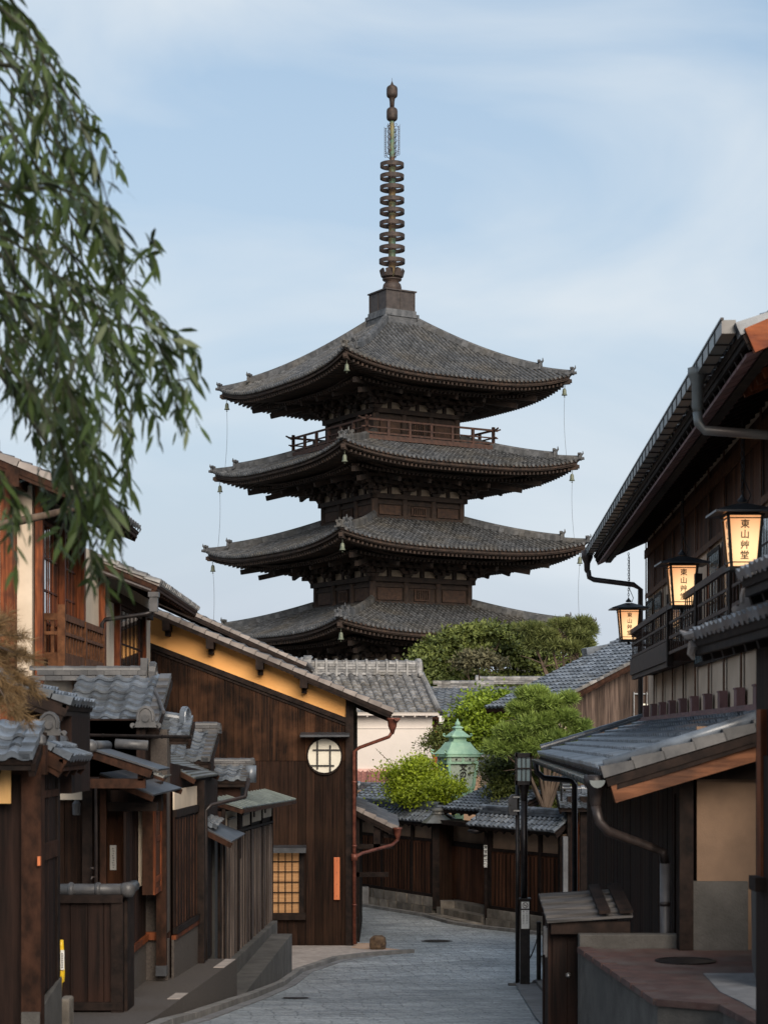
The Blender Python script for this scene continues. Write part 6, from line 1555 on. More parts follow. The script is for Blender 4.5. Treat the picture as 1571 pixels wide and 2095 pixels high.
# ------------------------------------------------------------------ copper shop lantern
cl = thing('copper_lantern', 'big green copper lantern with black brush writing, standing behind the garden wall', 'lantern', (XX(936, 51.2), 51.2, -1.9))
c = Vector((XX(936, 51.2), 51.2, 0)); sc_ = 51.2 / 4000
zc = lambda py: (1510 - py) * sc_
m = MB(Matrix.Translation(c) @ Matrix.Rotation(R(18), 4, 'Z'))
def sq(m, prof): m.lathe([(r * 1.05 * math.sqrt(2), z) for r, z in prof], n=4, sq=True)
wt, wb = .372, .30
sq(m, [(.36, zc(1632)), (.36, zc(1622)), (.32, zc(1621)), (.32, zc(1614)), (wb, zc(1612))]); sq(m, [(.12, zc(1700)), (.12, zc(1630))])
m.build('pedestal', M['copper_green'], cl)
m = MB(Matrix.Translation(c) @ Matrix.Rotation(R(18), 4, 'Z')); sq(m, [(wb - .02, zc(1612)), (wt - .02, zc(1561)), (wt + .02, zc(1556)), (wt + .03, zc(1548))])
bd = m.build('glass_body', M['milk_glass'], cl)
wt *= 1.05; wb *= 1.05
m = MB(Matrix.Translation(c) @ Matrix.Rotation(R(18), 4, 'Z'))
za, zb3 = zc(1612), zc(1561)
for sx in (-1, 1):
    for sy in (-1, 1): m.bar((sx * wb, sy * wb, za), (sx * wt, sy * wt, zb3), .075, .075)
for (z_, w_, h_) in ((za, wb + .02, .06), (zb3, wt + .02, .05), (zc(1547), wt + .06, .05)):
    for k in range(4):
        a = [(-1, -1), (1, -1), (1, 1), (-1, 1)][k]; b = [(1, -1), (1, 1), (-1, 1), (-1, -1)][k]
        m.bar((a[0] * w_, a[1] * w_, z_), (b[0] * w_, b[1] * w_, z_), .05, h_)
for k in range(4):
    m.M = Matrix.Translation(c) @ Matrix.Rotation(R(18 + 90 * k), 4, 'Z')
    m.box(-.03, .03, -wt - .035, -wt, zc(1560), zc(1548)); m.box(-wt, -wt + .06, -wt - .035, -wt, zc(1560), zc(1548)); m.box(wt - .06, wt, -wt - .035, -wt, zc(1560), zc(1548))
m.build('copper_frame', M['copper_green'], bd)
m = MB()
for k in (0, 3):
    m.M = Matrix.Translation(c) @ Matrix.Rotation(R(18 + 90 * k), 4, 'Z')
    for sx in (-.19, .19): m.tube([(sx, -wt - .045, zc(1554)), (sx, -wt - .02, zc(1554))], .026, 10)
m.build('vent_holes', M['ink'], bd)
m = MB(Matrix.Translation(c) @ Matrix.Rotation(R(18), 4, 'Z'))
sq(m, [(.43, zc(1547)), (.455, zc(1543)), (.41, zc(1540)), (.355, zc(1534)), (.30, zc(1526)), (.24, zc(1520)), (.19, zc(1518)), (.17, zc(1517)), (.17, zc(1510)), (.24, zc(1509)), (.245, zc(1507)), (.17, zc(1501)), (.11, zc(1496)), (.085, zc(1495)), (.085, zc(1491)), (.115, zc(1490)), (.10, zc(1488)), (.04, zc(1485))])
m.M = Matrix.Translation(c); m.lathe([(.03, zc(1486)), (.075, zc(1483)), (.065, zc(1479)), (.03, zc(1476)), (.008, zc(1471))], n=12)
m.M = Matrix.Translation(c) @ Matrix.Rotation(R(18), 4, 'Z')
for sx in (-1, 1):
    for sy in (-1, 1):
        for (r_, z_, s_) in ((.455, zc(1543), .9), (.235, zc(1507), .6)):
            pts = [(sx * (r_ - .06), sy * (r_ - .06), z_ + .02), (sx * (r_ + .04 * s_), sy * (r_ + .04 * s_), z_ + .0), (sx * (r_ + .10 * s_), sy * (r_ + .10 * s_), z_ + .05 * s_), (sx * (r_ + .09 * s_), sy * (r_ + .09 * s_), z_ + .11 * s_), (sx * (r_ + .04 * s_), sy * (r_ + .04 * s_), z_ + .10 * s_)]
            m.tube(pts, .022 * s_ + .006, 6)
        m.tube([(sx * .455, sy * .455, zc(1542)), (sx * .355, sy * .355, zc(1533)), (sx * .24, sy * .24, zc(1519))], .016, 6)
m.build('copper_roof', M['copper_green'], cl)
def lface(m, chars, size, xo, ztop, ang, w, pitch=None):
    Mx = Matrix.Rotation(R(18 + ang), 4, 'Z'); r_ = (Mx @ Vector((1, 0, 0))); n_ = (Mx @ Vector((0, -1, 0)))
    tl = (wt - wb) / (zb3 - za); up = (Vector((0, 0, 1)) + n_ * tl).normalized()
    p = c + n_ * (wb + (wt - wb) * (ztop - za) / (zb3 - za) + .012) + r_ * xo + Vector((0, 0, ztop))
    vtext(m, chars, size, p, r_, up, pitch, w)
m = MB(); lface(m, '文の助', .20, .02, zc(1571), 0, .007, .185); lface(m, '千家', .095, .19, zc(1573), 0, .003, .15); lface(m, '茶', .12, -.17, zc(1590), 0, .004)
lface(m, '甘味処', .12, 0, zc(1574), -90, .004, .15)
m.build('lettering', M['ink'], bd)

# ------------------------------------------------------------------ white storehouse and neighbours
RZ = 12
ks = thing('white_storehouse', 'white plastered storehouse with a heavy grey tiled roof and ringed ridge, before the pagoda', 'storehouse', (.4, 62, -4.5))
def rotp(x, y, ox, oy, a): ca, sa = math.cos(R(a)), math.sin(R(a)); return (ox + x * ca - y * sa, oy + x * sa + y * ca)
ox, oy = XX(890, 61), 61.0
rp2 = lambda x, y: rotp(x, y, ox, oy, 9)
m = MB(); p = [rp2(-4.6, .45), rp2(.0, .45), rp2(.0, 5), rp2(-4.6, 5)]; m.prism([(x, y, -4.6) for x, y in p], (0, 0, 5.45)); m.build('wall', M['plaster_white'], ks)
m = MB(); m.wbox(rp2(-4.6, .45), rp2(0, .45), .68, .80, 0, .06); m.wbox(rp2(-4.6, .45), rp2(0, .45), ZZ(1491, 61.3), ZZ(1490, 61.3), 0, .03); m.build('eave_moulding', M['plaster_white'], ks)
m = MB(); m.wbox(rp2(-4.6, .45), rp2(0, .45), ZZ(1597, 61.3), ZZ(1573, 61.3), 0, .10); m.wbox(rp2(-4.6, .45), rp2(0, .45), ZZ(1580, 61.3), ZZ(1578, 61.3), .10, .14); m.build('pink_band', M['flashing_pink'], ks)
kr = roofside(ks, rp2(-4.0, 0), rp2(.12, 0), .80, 3.1, 1.28, tile='tile_old', style='r', pu=.30, pv=.24, under='plaster_white')
m = MB(); q0, q1 = rp2(-3.7, 3.1), rp2(-.05, 3.1)
ridge(m, (*q0, 2.05), (*q1, 2.05), .34, .36, .12, .3, 4, ring=11); oni(m, (q0[0] - .02, q0[1], 2.0), (-1, -.2, 0), .62); m.tube([(q0[0] - .05, q0[1] - .1, 2.42), (q0[0] + .2, q0[1] - .1, 2.42)], .26, 14); oni(m, (q1[0], q1[1], 2.0), (1, .2, 0), .6)
m.build('ridge_tiles', M['tile_old'], kr)
m = MB(); 
a3, b3 = Vector((*rp2(.12, 0), .84)), Vector((*rp2(.12, 3.1), 2.1)); m.tube([a3.lerp(b3, k / 10) for k in range(11)], .10, 8); m.build('edge_tiles', M['tile_old'], kr)
ob = thing('tiled_house', 'lower tiled house right of the white storehouse with orange boards under its eave', 'house', (XX(950, 65), 67, -4.5))
rq = lambda x, y: rotp(x, y, XX(885, 65), 65.0, -4)
m = MB(); p = [rq(-.2, .5), rq(4.6, .5), rq(4.6, 5), rq(-.2, 5)]; m.prism([(x, y, -4.6) for x, y in p], (0, 0, 5.3)); m.build('wall', M['plaster_ochre'], ob)
m = MB(); m.planks(rq(.0, .5), rq(1.2, .5), -1.6, .25, .17, 0, .02); m.build('orange_boards', M['beam_orange'], ob)
m = MB(); m.wbox(rq(-.1, .5), rq(2.6, .5), .25, .62, 0, .08); m.build('eave_beam', M['beam'], ob)
orf = roofside(ob, rq(-.2, 0), rq(4.4, 0), .72, 2.6, 1.02, tile='tile', style='s', pu=.26, pv=.26, under='beam')
m = MB(); ridge(m, (*rq(-.1, 2.6), 1.72), (*rq(2.0, 2.6), 1.72), .25, .18, .08, .28, 3); ridge(m, (*rq(1.5, 3.0), 1.86), (*rq(4.6, 3.0), 1.86), .25, .2, .08, .28, 3); oni(m, (*rq(1.45, 3.0), 1.82), (-1, 0, 0), .36)
m.build('ridge_tiles', M['tile_old'], orf)
up_ = thing('utility_pole', 'thin dark pole with a white insulator standing in front of the orange boards', 'pole', (XX(903, 56), 56, -4.5))
x = XX(903, 56); m = MB(); m.tube([(x, 56, -4.5), (x, 56, ZZ(1456, 56))], .055, 8); m.build('pole', M['black_metal'], up_)
m = MB(); m.box(x - .07, x + .07, 55.9, 55.98, ZZ(1478, 56), ZZ(1465, 56)); m.tube([(x, 56, ZZ(1481, 56)), (x, 56, ZZ(1479, 56))], .08, 8); m.build('insulator', M['white_paint'], up_)
rs = thing('rusty_roof', 'low rust-red corrugated roof between the orange gable house and the green bush', 'roof', (XX(770, 58), 58, -1.6))
m = MB(); sl = [P(700, 1608, 57.0), P(905, 1608, 57.0), P(905, 1596, 59.0), P(700, 1596, 59.0)]
for q in sl: pass
slab(m, [(XX(690, 57), 56.6, -1.46), (XX(905, 57), 56.6, -1.46), (XX(905, 57), 58.8, -1.02), (XX(690, 57), 58.8, -1.02)], .03); so = m.build('sheet', M['rust_roof'], rs)
m = MB()
for k in range(22): xx = XX(690, 57) + k * .145; m.tube([(xx, 56.58, -1.45), (xx, 58.8, -1.01)], .032, 6)
m.build('corrugation', M['rust_roof'], so)
m = MB(); m.box(XX(690, 57), XX(905, 57), 56.7, 56.8, -4.5, -1.5); m.build('wall', M['board_dark'], rs)
bk = thing('tiled_house', 'low house with a fresh blue-grey wavy tiled roof, half hidden by the bright green bush', 'house', (XX(800, 54), 55, -4.5))
bro = roofside(bk, (XX(700, 53.6), 54.6), (XX(900, 53), 52.6), ZZ(1646, 54), 1.4, .50, tile='tile', style='s', pu=.18, pv=.18, under='beam_black')
m = MB(); ridge(m, (XX(735, 56), 56.2, ZZ(1618, 56)), (XX(800, 56), 55.4, ZZ(1618, 56)), .26, .16, .08, .25, 3); oni(m, (XX(736, 56), 56.2, ZZ(1620, 56)), (-1, -.3, 0), .3); m.build('ridge_tiles', M['tile'], bro)
m = MB(); m.box(XX(720, 55), XX(890, 55), 55.4, 56.2, -4.5, -1.5); m.build('wall', M['plaster_ochre'], bk)
# ------------------------------------------------------------------ barn with the slanting roof, far right
bn = thing('boarded_barn', 'grey boarded outbuilding with a slanting blue-grey tiled roof, between the pine and the inn', 'house', (5.5, 49, -4.4))
e_ = Vector((-.454, .891)); u_ = Vector((.891, .454))
N0 = Vector((3.93, 47.0)); z0 = .76
Fp = N0 + e_ * 3.0
# eave from far (A) to near (B): outside is right of A->B
br_ = roofside(bn, Fp, N0, z0, 4.6, 4.6 * .45, tile='tile', style='s', pu=.20, pv=.215, under='beam', verges='B', vmat='tile_old')
for q in [N0]: pass
w0 = N0 + u_ * .75 + e_ * .35; w1 = N0 + u_ * 4.6 + e_ * .35
m = MB(); m.planks(w0, w1, -4.4, (z0 + .75 * .45 - .14, z0 + 4.6 * .45 - .14), .21, 0, .02, .01); m.build('boards', M['board_barn'], bn)
m = MB(); v0, v1 = N0 + u_ * .35 + e_ * .35, N0 + u_ * .75 + e_ * .35; m.wbox(v0, v1, -4.4, z0 + .05, -.1, .0); m.build('plaster_strip', M['plaster'], bn)
m = MB(); k0, k1 = w0 - _n(w0, w1) * .05, w1 - _n(w0, w1) * .05; m.wbox(k0, k1, -4.4, (z0 + .0, z0 + 3.85 * .45), -2.0, .0); m.build('wall_core', M['board_black'], bn)
m = MB(); s0 = w0.lerp(w1, .50); s1 = w0.lerp(w1, .95)
m.wbox(s0, s1, .42, .45, .05, .08); m.wbox(s0, s1, 1.08, 1.11, .05, .08)
for k in range(10): q = s0.lerp(s1, k / 9); m.wbox(q, q + u_ * .02, .10, 1.14, .05, .075)
m.build('window_bars', M['steel'], bn)
m = MB(); m.wbox(s0.lerp(s1, .1), s0.lerp(s1, .5), .15, .85, .024, .03); m.build('window_pane', M['paper'], bn)
m = MB(); q = N0 + u_ * .45 + e_ * .25; m.tube([(q.x - .3, q.y, z0 - .12), (q.x, q.y, z0 - .16), (q.x + .12, q.y, z0 - .24), (q.x + .12, q.y, -3)], .03, 8); m.build('copper_downpipe', M['copper_pipe'], bn)
m = MB(); r0 = N0 + u_ * 4.6; r1 = Fp + u_ * 4.6; ridge(m, (r0.x, r0.y, z0 + 2.07), (r1.x, r1.y, z0 + 2.07), .26, .22, .08, .26, 3); m.build('ridge_tiles', M['tile'], br_)
m = MB(); r0 = Fp + u_ * 3.0; r1 = Fp + u_ * 4.4; 
t_ = Vector((r0.x, r0.y, z0 + 3.0 * .45 + .05)); m.bar(t_, t_ + Vector((1.3, .5, .25)), .3, .35); m.tube([t_ + Vector((1.3, .4, .25)), t_ + Vector((1.38, .36, .26))], .16, 12)
m.build('dormer_ridge', M['tile'], br_)
# distant white house between the trees
fh = thing('far_house', 'pale far house glimpsed through the gap under the pine beside the barn roof', 'house', (XX(1085, 100), 104, -4.5))
m = MB(); m.box(XX(1040, 104), XX(1125, 104), 104, 110, -4.5, ZZ(1378, 104)); m.build('wall', M['plaster_white'], fh)
m = MB(); m.prism([(XX(1034, 103), 103, ZZ(1380, 103)), (XX(1131, 103), 103, ZZ(1380, 103)), (XX(1083, 103), 103, ZZ(1352, 103))], (0, 8, 0)); m.build('roof', M['tile_old'], fh)
wl2 = thing('plaster_wall', 'white-topped plaster wall glimpsed behind the copper lantern under the pine', 'wall', (XX(1050, 52), 52, -4.5))
m = MB(); m.box(XX(985, 52), XX(1115, 52), 52, 52.2, -4.5, ZZ(1575, 52)); m.build('wall', M['plaster'], wl2)
wr = roofside(wl2, (XX(980, 51.6), 51.6), (XX(1120, 51.6), 51.6), ZZ(1578, 51.6), .5, .25, tile='tile', pu=.18, pv=.16, under='plaster_white')
m = MB(); ridge(m, (XX(980, 52), 52.1, ZZ(1560, 52)), (XX(1120, 52), 52.1, ZZ(1560, 52)), .2, .14, .07, .25, 2); m.build('ridge_tiles', M['tile'], wr)
# ------------------------------------------------------------------ foliage
def leaves_obj(name, pts, nrm, size, mat, parent, aspect=.5, jit=.35, seed=1, axis=None):
    """one small folded leaf (2 quads) at each point"""
    r = np.random.default_rng(seed); n = len(pts)
    if axis is None:
        a = r.normal(size=(n, 3)); a /= np.linalg.norm(a, axis=1)[:, None]
    else: a = axis
    b = np.cross(a, nrm); b /= np.linalg.norm(b, axis=1)[:, None] + 1e-9
    c = np.cross(b, a)
    s = size * (1 + jit * r.uniform(-1, 1, n))[:, None]
    w = s * aspect / 2
    v = np.stack([pts, pts + a * s * .45 + b * w - c * w * .25, pts + a * s, pts + a * s * .45 - b * w - c * w * .25], 1).reshape(-1, 3)
    off = np.array(ORG[parent.name]); v = v - off
    me = bpy.data.meshes.new(name); me.vertices.add(n * 4); me.vertices.foreach_set('co', v.ravel())
    me.loops.add(n * 6); me.polygons.add(n * 2)
    idx = (np.arange(n)[:, None] * 4 + np.array([0, 1, 2, 0, 2, 3])[None]).ravel()
    me.loops.foreach_set('vertex_index', idx); me.polygons.foreach_set('loop_start', np.arange(n * 2) * 3); me.polygons.foreach_set('loop_total', np.full(n * 2, 3))
    me.materials.append(M[mat]); me.update(); me.validate()
    o = bpy.data.objects.new(name, me); COL.objects.link(o); o.parent = parent; ORG[o.name] = ORG[parent.name]
    return o
def clump_points(blobs, n, seed, clump=.28, flat=.6, per=90, shell=.55):
    """points gathered in leafy sprays on the shell of several ellipsoids"""
    r = np.random.default_rng(seed); P_, N_ = [], []
    wts = np.array([b[3] * b[5] for b in blobs], float); wts /= wts.sum()
    for b, w in zip(blobs, wts):
        k = max(3, int(n * w / per))
        d = r.normal(size=(k, 3)); d /= np.linalg.norm(d, axis=1)[:, None]
        rad = shell + (1 - shell) * r.uniform(0, 1, k) ** .6; stray = r.uniform(0, 1, k) < .13; rad = np.where(stray, r.uniform(1.05, 1.32, k), rad)
        cc = np.array(b[:3]) + d * rad[:, None] * np.array(b[3:6])
        cs = clump * r.uniform(.5, 1.5, k)
        cs = np.where(stray, cs * .55, cs); m = np.maximum(8, (per * np.where(stray, .35, 1) * r.uniform(.4, 1.6, k)).astype(int))
        for c, s, q, dd in zip(cc, cs, m, d):
            g = r.normal(size=(q, 3)) * s * np.array([1, 1, flat])
            g[:, 2] -= .25 * (g[:, 0] ** 2 + g[:, 1] ** 2) / (s + 1e-6) * .5
            P_.append(c + g); nn = dd * .6 + np.array([0, 0, .9]) + r.normal(size=(q, 3)) * .55; N_.append(nn / np.linalg.norm(nn, axis=1)[:, None])
    return np.concatenate(P_), np.concatenate(N_)
def blob(px, py, Y, rx, rz, ry=None): return (XX(px, Y), Y, ZZ(py, Y), rx * Y / F, (ry or rx) * Y / F, rz * Y / F)
def trunk(t, base, tops, r0, name='trunk'):
    m = MB(); b = Vector(base)
    c0 = sum((Vector(x) for x in tops), Vector()) / len(tops); fork = b.lerp(c0, .55) + Vector((.1, 0, 0))
    m.tube([b, b.lerp(fork, .5) + Vector((random.uniform(-.1, .1), 0, 0)), fork], [r0, r0 * .8, r0 * .62], 9)
    for q in tops:
        q = Vector(q); mid = fork.lerp(q, .5) + Vector((random.uniform(-.15, .15), random.uniform(-.1, .1), random.uniform(-.05, .2)))
        m.tube([fork, mid, q], [r0 * .5, r0 * .3, r0 * .07], 7)
        for k in range(4):
            s = mid.lerp(q, random.uniform(0, .8)); e = s + Vector((random.uniform(-1, 1), random.uniform(-.6, .6), random.uniform(-.1, .8))) * (r0 * 5)
            m.tube([s, s.lerp(e, .5) + Vector((0, 0, .03)), e], [r0 * .16, r0 * .1, r0 * .03], 5)
    m.build(name, M['bark'], t)
def tree(name, label, cat, blobs, base, n, leaf, mat, r0=.12, clump=.28, seed=1, group=None, aspect=.6, flat=.6, per=90, shell=.55, inner=None):
    t = thing(name, label, cat, base, group)
    p, nn = clump_points(blobs, n, seed, clump, flat, per, shell)
    leaves_obj('crown', p, nn, leaf, mat, t, aspect, seed=seed)
    trunk(t, base, [b[:3] for b in blobs[:9]], r0)
    return t
def pine(name, label, pads, base, n, mat, r0=.14, seed=1, needle=.11, cat='pine tree', group=None, spread=.28):
    """flat pads of needle tufts"""
    t = thing(name, label, cat, base, group)
    r = np.random.default_rng(seed)
    wts = np.array([b[3] * b[4] for b in pads], float) ** .8; wts /= wts.sum()
    P_, A_, N_ = [], [], []
    per = 16
    for b, w in zip(pads, wts):
        k = max(6, int(n * w / per))
        d = r.normal(size=(k, 3)); d /= np.linalg.norm(d, axis=1)[:, None]
        c = np.array(b[:3]) + d * (r.uniform(.35, 1, k) ** .5)[:, None] * np.array(b[3:6])
        # cluster: shift towards few branch tips
        tips = np.array(b[:3]) + r.normal(size=(9, 3)) * np.array(b[3:6]) * .55
        j = r.integers(0, 9, k); c = c * (1 - spread) + tips[j] * spread
        a = r.normal(size=(k, per, 3)) * .75 + np.array([0, 0, .75]) + (d * .45)[:, None, :]
        a /= np.linalg.norm(a, axis=2)[:, :, None]
        P_.append(np.repeat(c[:, None, :], per, 1).reshape(-1, 3)); A_.append(a.reshape(-1, 3))
    p, a = np.concatenate(P_), np.concatenate(A_)
    nn = r.normal(size=p.shape); nn /= np.linalg.norm(nn, axis=1)[:, None]
    leaves_obj('crown', p, nn, needle, mat, t, .11, axis=a, seed=seed)
    trunk(t, base, [b[:3] for b in pads], r0)
    return t

# trees in front of the pagoda
Yb = 97
tree('maple_tree', 'dark green maple spreading before the lowest visible pagoda roof, left of the other trees', 'tree',
     [blob(872, 1340, Yb, 26, 22), blob(905, 1322, Yb, 38, 20), blob(862, 1372, Yb, 22, 20), blob(950, 1300, Yb, 46, 15), blob(895, 1358, Yb, 40, 18), blob(985, 1284, Yb, 36, 11), blob(1030, 1292, Yb, 40, 12), blob(945, 1330, Yb, 46, 15), blob(915, 1388, Yb, 44, 15), blob(965, 1385, Yb, 40, 16), blob(1010, 1395, Yb, 26, 14)],
     (XX(950, Yb), Yb, -4.5), 26000, .20, 'leaf_far', .22, .30, 11, flat=.35, per=60)
tree('maple_tree', 'olive green maple in the middle of the trees before the pagoda, with sky gaps', 'tree',
     [blob(1035, 1318, Yb + 3, 48, 13), blob(1085, 1335, Yb + 3, 56, 12), blob(1060, 1352, Yb + 3, 50, 11), blob(1125, 1362, Yb + 3, 42, 9), blob(1010, 1340, Yb + 3, 36, 12), blob(1085, 1382, Yb + 3, 20, 7), blob(1165, 1350, Yb + 3, 34, 9), blob(1190, 1335, Yb + 3, 22, 8), blob(1040, 1378, Yb + 3, 20, 9)],
     (XX(1070, Yb + 3), Yb + 3, -4.5), 15000, .20, 'leaf_far', .2, .28, 12, flat=.3, per=55)
tree('bare_maple', 'brownish thin-leaved maple patch between the two green maples', 'tree',
     [blob(975, 1340, Yb - 3, 34, 12), blob(1005, 1352, Yb - 3, 28, 12), blob(955, 1355, Yb - 3, 22, 10)],
     (XX(985, Yb - 3), Yb - 3, -4.5), 3200, .18, 'leaf_brown', .14, .24, 13, flat=.4, per=40)
pine('pine_tree', 'tall pine with layered needle pads at the right end of the pagoda roof', [blob(1085, 1288, 92, 36, 8), blob(1120, 1300, 92, 34, 7), blob(1150, 1280, 92, 28, 8), blob(1192, 1276, 92, 20, 11), blob(1185, 1300, 92, 28, 8), blob(1130, 1322, 92, 34, 7), blob(1207, 1292, 92, 13, 13), blob(1090, 1318, 92, 26, 7), blob(1170, 1325, 92, 36, 8), blob(1198, 1318, 92, 18, 8)],
     (XX(1165, 92), 92, -4.5), 26000, 'leaf_far_pine', .22, 14, .32)
# trees behind the garden wall
tree('maple_tree', 'bright yellow-green maple behind the copper lantern, left of the near pine', 'tree',
     [blob(975, 1440, 53, 32, 22), blob(1010, 1430, 53, 35, 22), blob(955, 1475, 53, 26, 26), blob(1000, 1480, 53, 40, 32), blob(1050, 1450, 53, 34, 26), blob(985, 1520, 53, 30, 24), blob(1040, 1500, 53, 40, 30)],
     (XX(1010, 50), 53, -4.5), 16000, .105, 'leaf_maple', .10, .20, 21)
pine('pine_tree', 'round-headed green pine leaning over the garden wall behind the street lamp', [blob(1085, 1422, 46, 36, 13), blob(1120, 1440, 46, 40, 16), blob(1065, 1450, 46, 30, 14), blob(1165, 1432, 46, 20, 10), blob(1150, 1470, 46, 40, 18), blob(1185, 1490, 46, 24, 14), blob(1100, 1480, 46, 45, 18), blob(1050, 1500, 46, 42, 18), blob(1125, 1515, 46, 50, 20), blob(1190, 1505, 46, 22, 14), blob(1080, 1530, 46, 45, 18), blob(1020, 1530, 46, 34, 18)],
     (XX(1110, 46), 46.4, -4.5), 40000, 'leaf_pine', .11, 22, .17)
tree('shrub', 'dark green leafy shrub filling the space between the lamp head and the garden wall roof', 'shrub',
     [blob(1040, 1600, 47.6, 40, 34), blob(1080, 1580, 47.6, 40, 36), blob(1110, 1620, 47.6, 40, 36), blob(1140, 1590, 47.6, 36, 36), blob(1070, 1640, 47.6, 40, 26), blob(1120, 1655, 47.6, 32, 20), blob(1155, 1640, 47.6, 24, 24), blob(1020, 1565, 47.6, 30, 24)],
     (XX(1090, 47.6), 47.6, -4.5), 22000, .075, 'leaf_dark', .08, .17, 23, shell=.4)
tree('shrub', 'tiny dark bush just right of the green copper lantern base', 'shrub',
     [blob(1000, 1590, 53.5, 14, 26), blob(1012, 1570, 53.5, 14, 14)], (XX(1003, 53.5), 53.5, -4.5), 1200, .06, 'leaf_dark', .05, .15, 24)
tree('shrub', 'small dark shrub with thin branches between the white storehouse and the copper lantern', 'shrub',
     [blob(893, 1510, 53, 16, 22), blob(878, 1525, 53, 12, 14), blob(905, 1500, 53, 14, 22), blob(915, 1520, 53, 18, 22)],
     (XX(895, 53), 53, -4.5), 3800, .07, 'leaf_dark', .05, .14, 25, per=50)
tree('bush', 'bright lime-green bush overhanging the garden wall roof below the copper lantern', 'bush',
     [blob(850, 1570, 50.6, 34, 20), blob(820, 1590, 50.6, 30, 24), blob(870, 1590, 50.6, 40, 26), blob(845, 1620, 50.6, 44, 24), blob(890, 1615, 50.0, 36, 24), blob(922, 1604, 49.9, 24, 12), blob(870, 1638, 50.6, 36, 14), blob(815, 1618, 50.6, 24, 20), blob(800, 1575, 50.6, 14, 9), blob(862, 1555, 50.6, 16, 10), blob(935, 1615, 49.8, 18, 8), blob(905, 1640, 50.0, 20, 8)],
     (XX(860, 50.9), 50.9, -4.5), 22000, .072, 'leaf_bright', .06, .15, 26, aspect=.62, per=45, shell=.35)
t = thing('sprig', 'long thin leafy sprig rising from the left side of the lime-green bush', 'twig', P(806, 1570, 51))
m = MB(); sp2 = [P(806, 1572, 51), P(790, 1553, 51), P(776, 1540, 51), P(768, 1531, 51)]; m.tube(sp2, [.012, .009, .006, .003], 5); m.build('stem', M['bark'], t)
pp = np.array([sp2[0].lerp(sp2[1], k / 5) for k in range(5)] + [sp2[1].lerp(sp2[2], k / 5) for k in range(5)] + [sp2[2].lerp(sp2[3], k / 4) for k in range(5)])
rr_ = np.random.default_rng(3); nn_ = rr_.normal(size=pp.shape); leaves_obj('leaf', pp, nn_ / np.linalg.norm(nn_, axis=1)[:, None], .055, 'leaf_dark', t, .6)
# reddish pine tuft at the near left
t = thing('pine_branch', 'dry brownish pine branch hanging in front of the nearest tiled roofs at the left edge', 'branch', P(-40, 1420, 13.5))
Yp = 13.5; r = np.random.default_rng(31); P_, A_ = [], []
m = MB(); root = P(-70, 1330, Yp)
tips = [(20, 1262), (50, 1300), (10, 1330), (70, 1350), (35, 1385), (8, 1400), (58, 1400), (45, 1430), (30, 1460), (60, 1480), (0, 1290), (-15, 1360), (78, 1420), (20, 1350), (50, 1340), (0, 1440)]
for px, py in tips:
    e = P(px, py, Yp + r.uniform(-.25, .25)); mid = root.lerp(e, .5) + Vector((0, 0, .05)); m.tube([root, mid, e], [.012, .008, .003], 5)
    d = np.array((e - mid).normalized())
    for q in range(26):
        c = np.array(e) - d * r.uniform(0, .17) + r.normal(size=3) * .022
        a = r.normal(size=(18, 3)) * .55 + d * .9; a /= np.linalg.norm(a, axis=1)[:, None]
        P_.append(np.repeat(c[None], 18, 0)); A_.append(a)
m.build('twigs', M['bark'], t)
p, a = np.concatenate(P_), np.concatenate(A_); nn_ = r.normal(size=p.shape); nn_ /= np.linalg.norm(nn_, axis=1)[:, None]
leaves_obj('needles', p, nn_, .085, 'leaf_dry_pine', t, .035, axis=a, seed=31)

# ------------------------------------------------------------------ the willow
wt_ = thing('willow_tree', 'willow with long hanging leafy strands filling the upper left, close to the camera', 'tree', (-2.9, 7.6, gz(7.6)))
Yw = 7.2; r = np.random.default_rng(41)
top = Vector((-2.35, 7.6, 2.6))
m = MB(); m.tube([(-2.9, 7.6, gz(7.6)), (-2.8, 7.6, .2), (-2.5, 7.6, 1.7), top, (-2.0, 7.6, 3.4)], [.17, .15, .12, .09, .05], 10)
m.build('trunk', M['bark'], wt_)
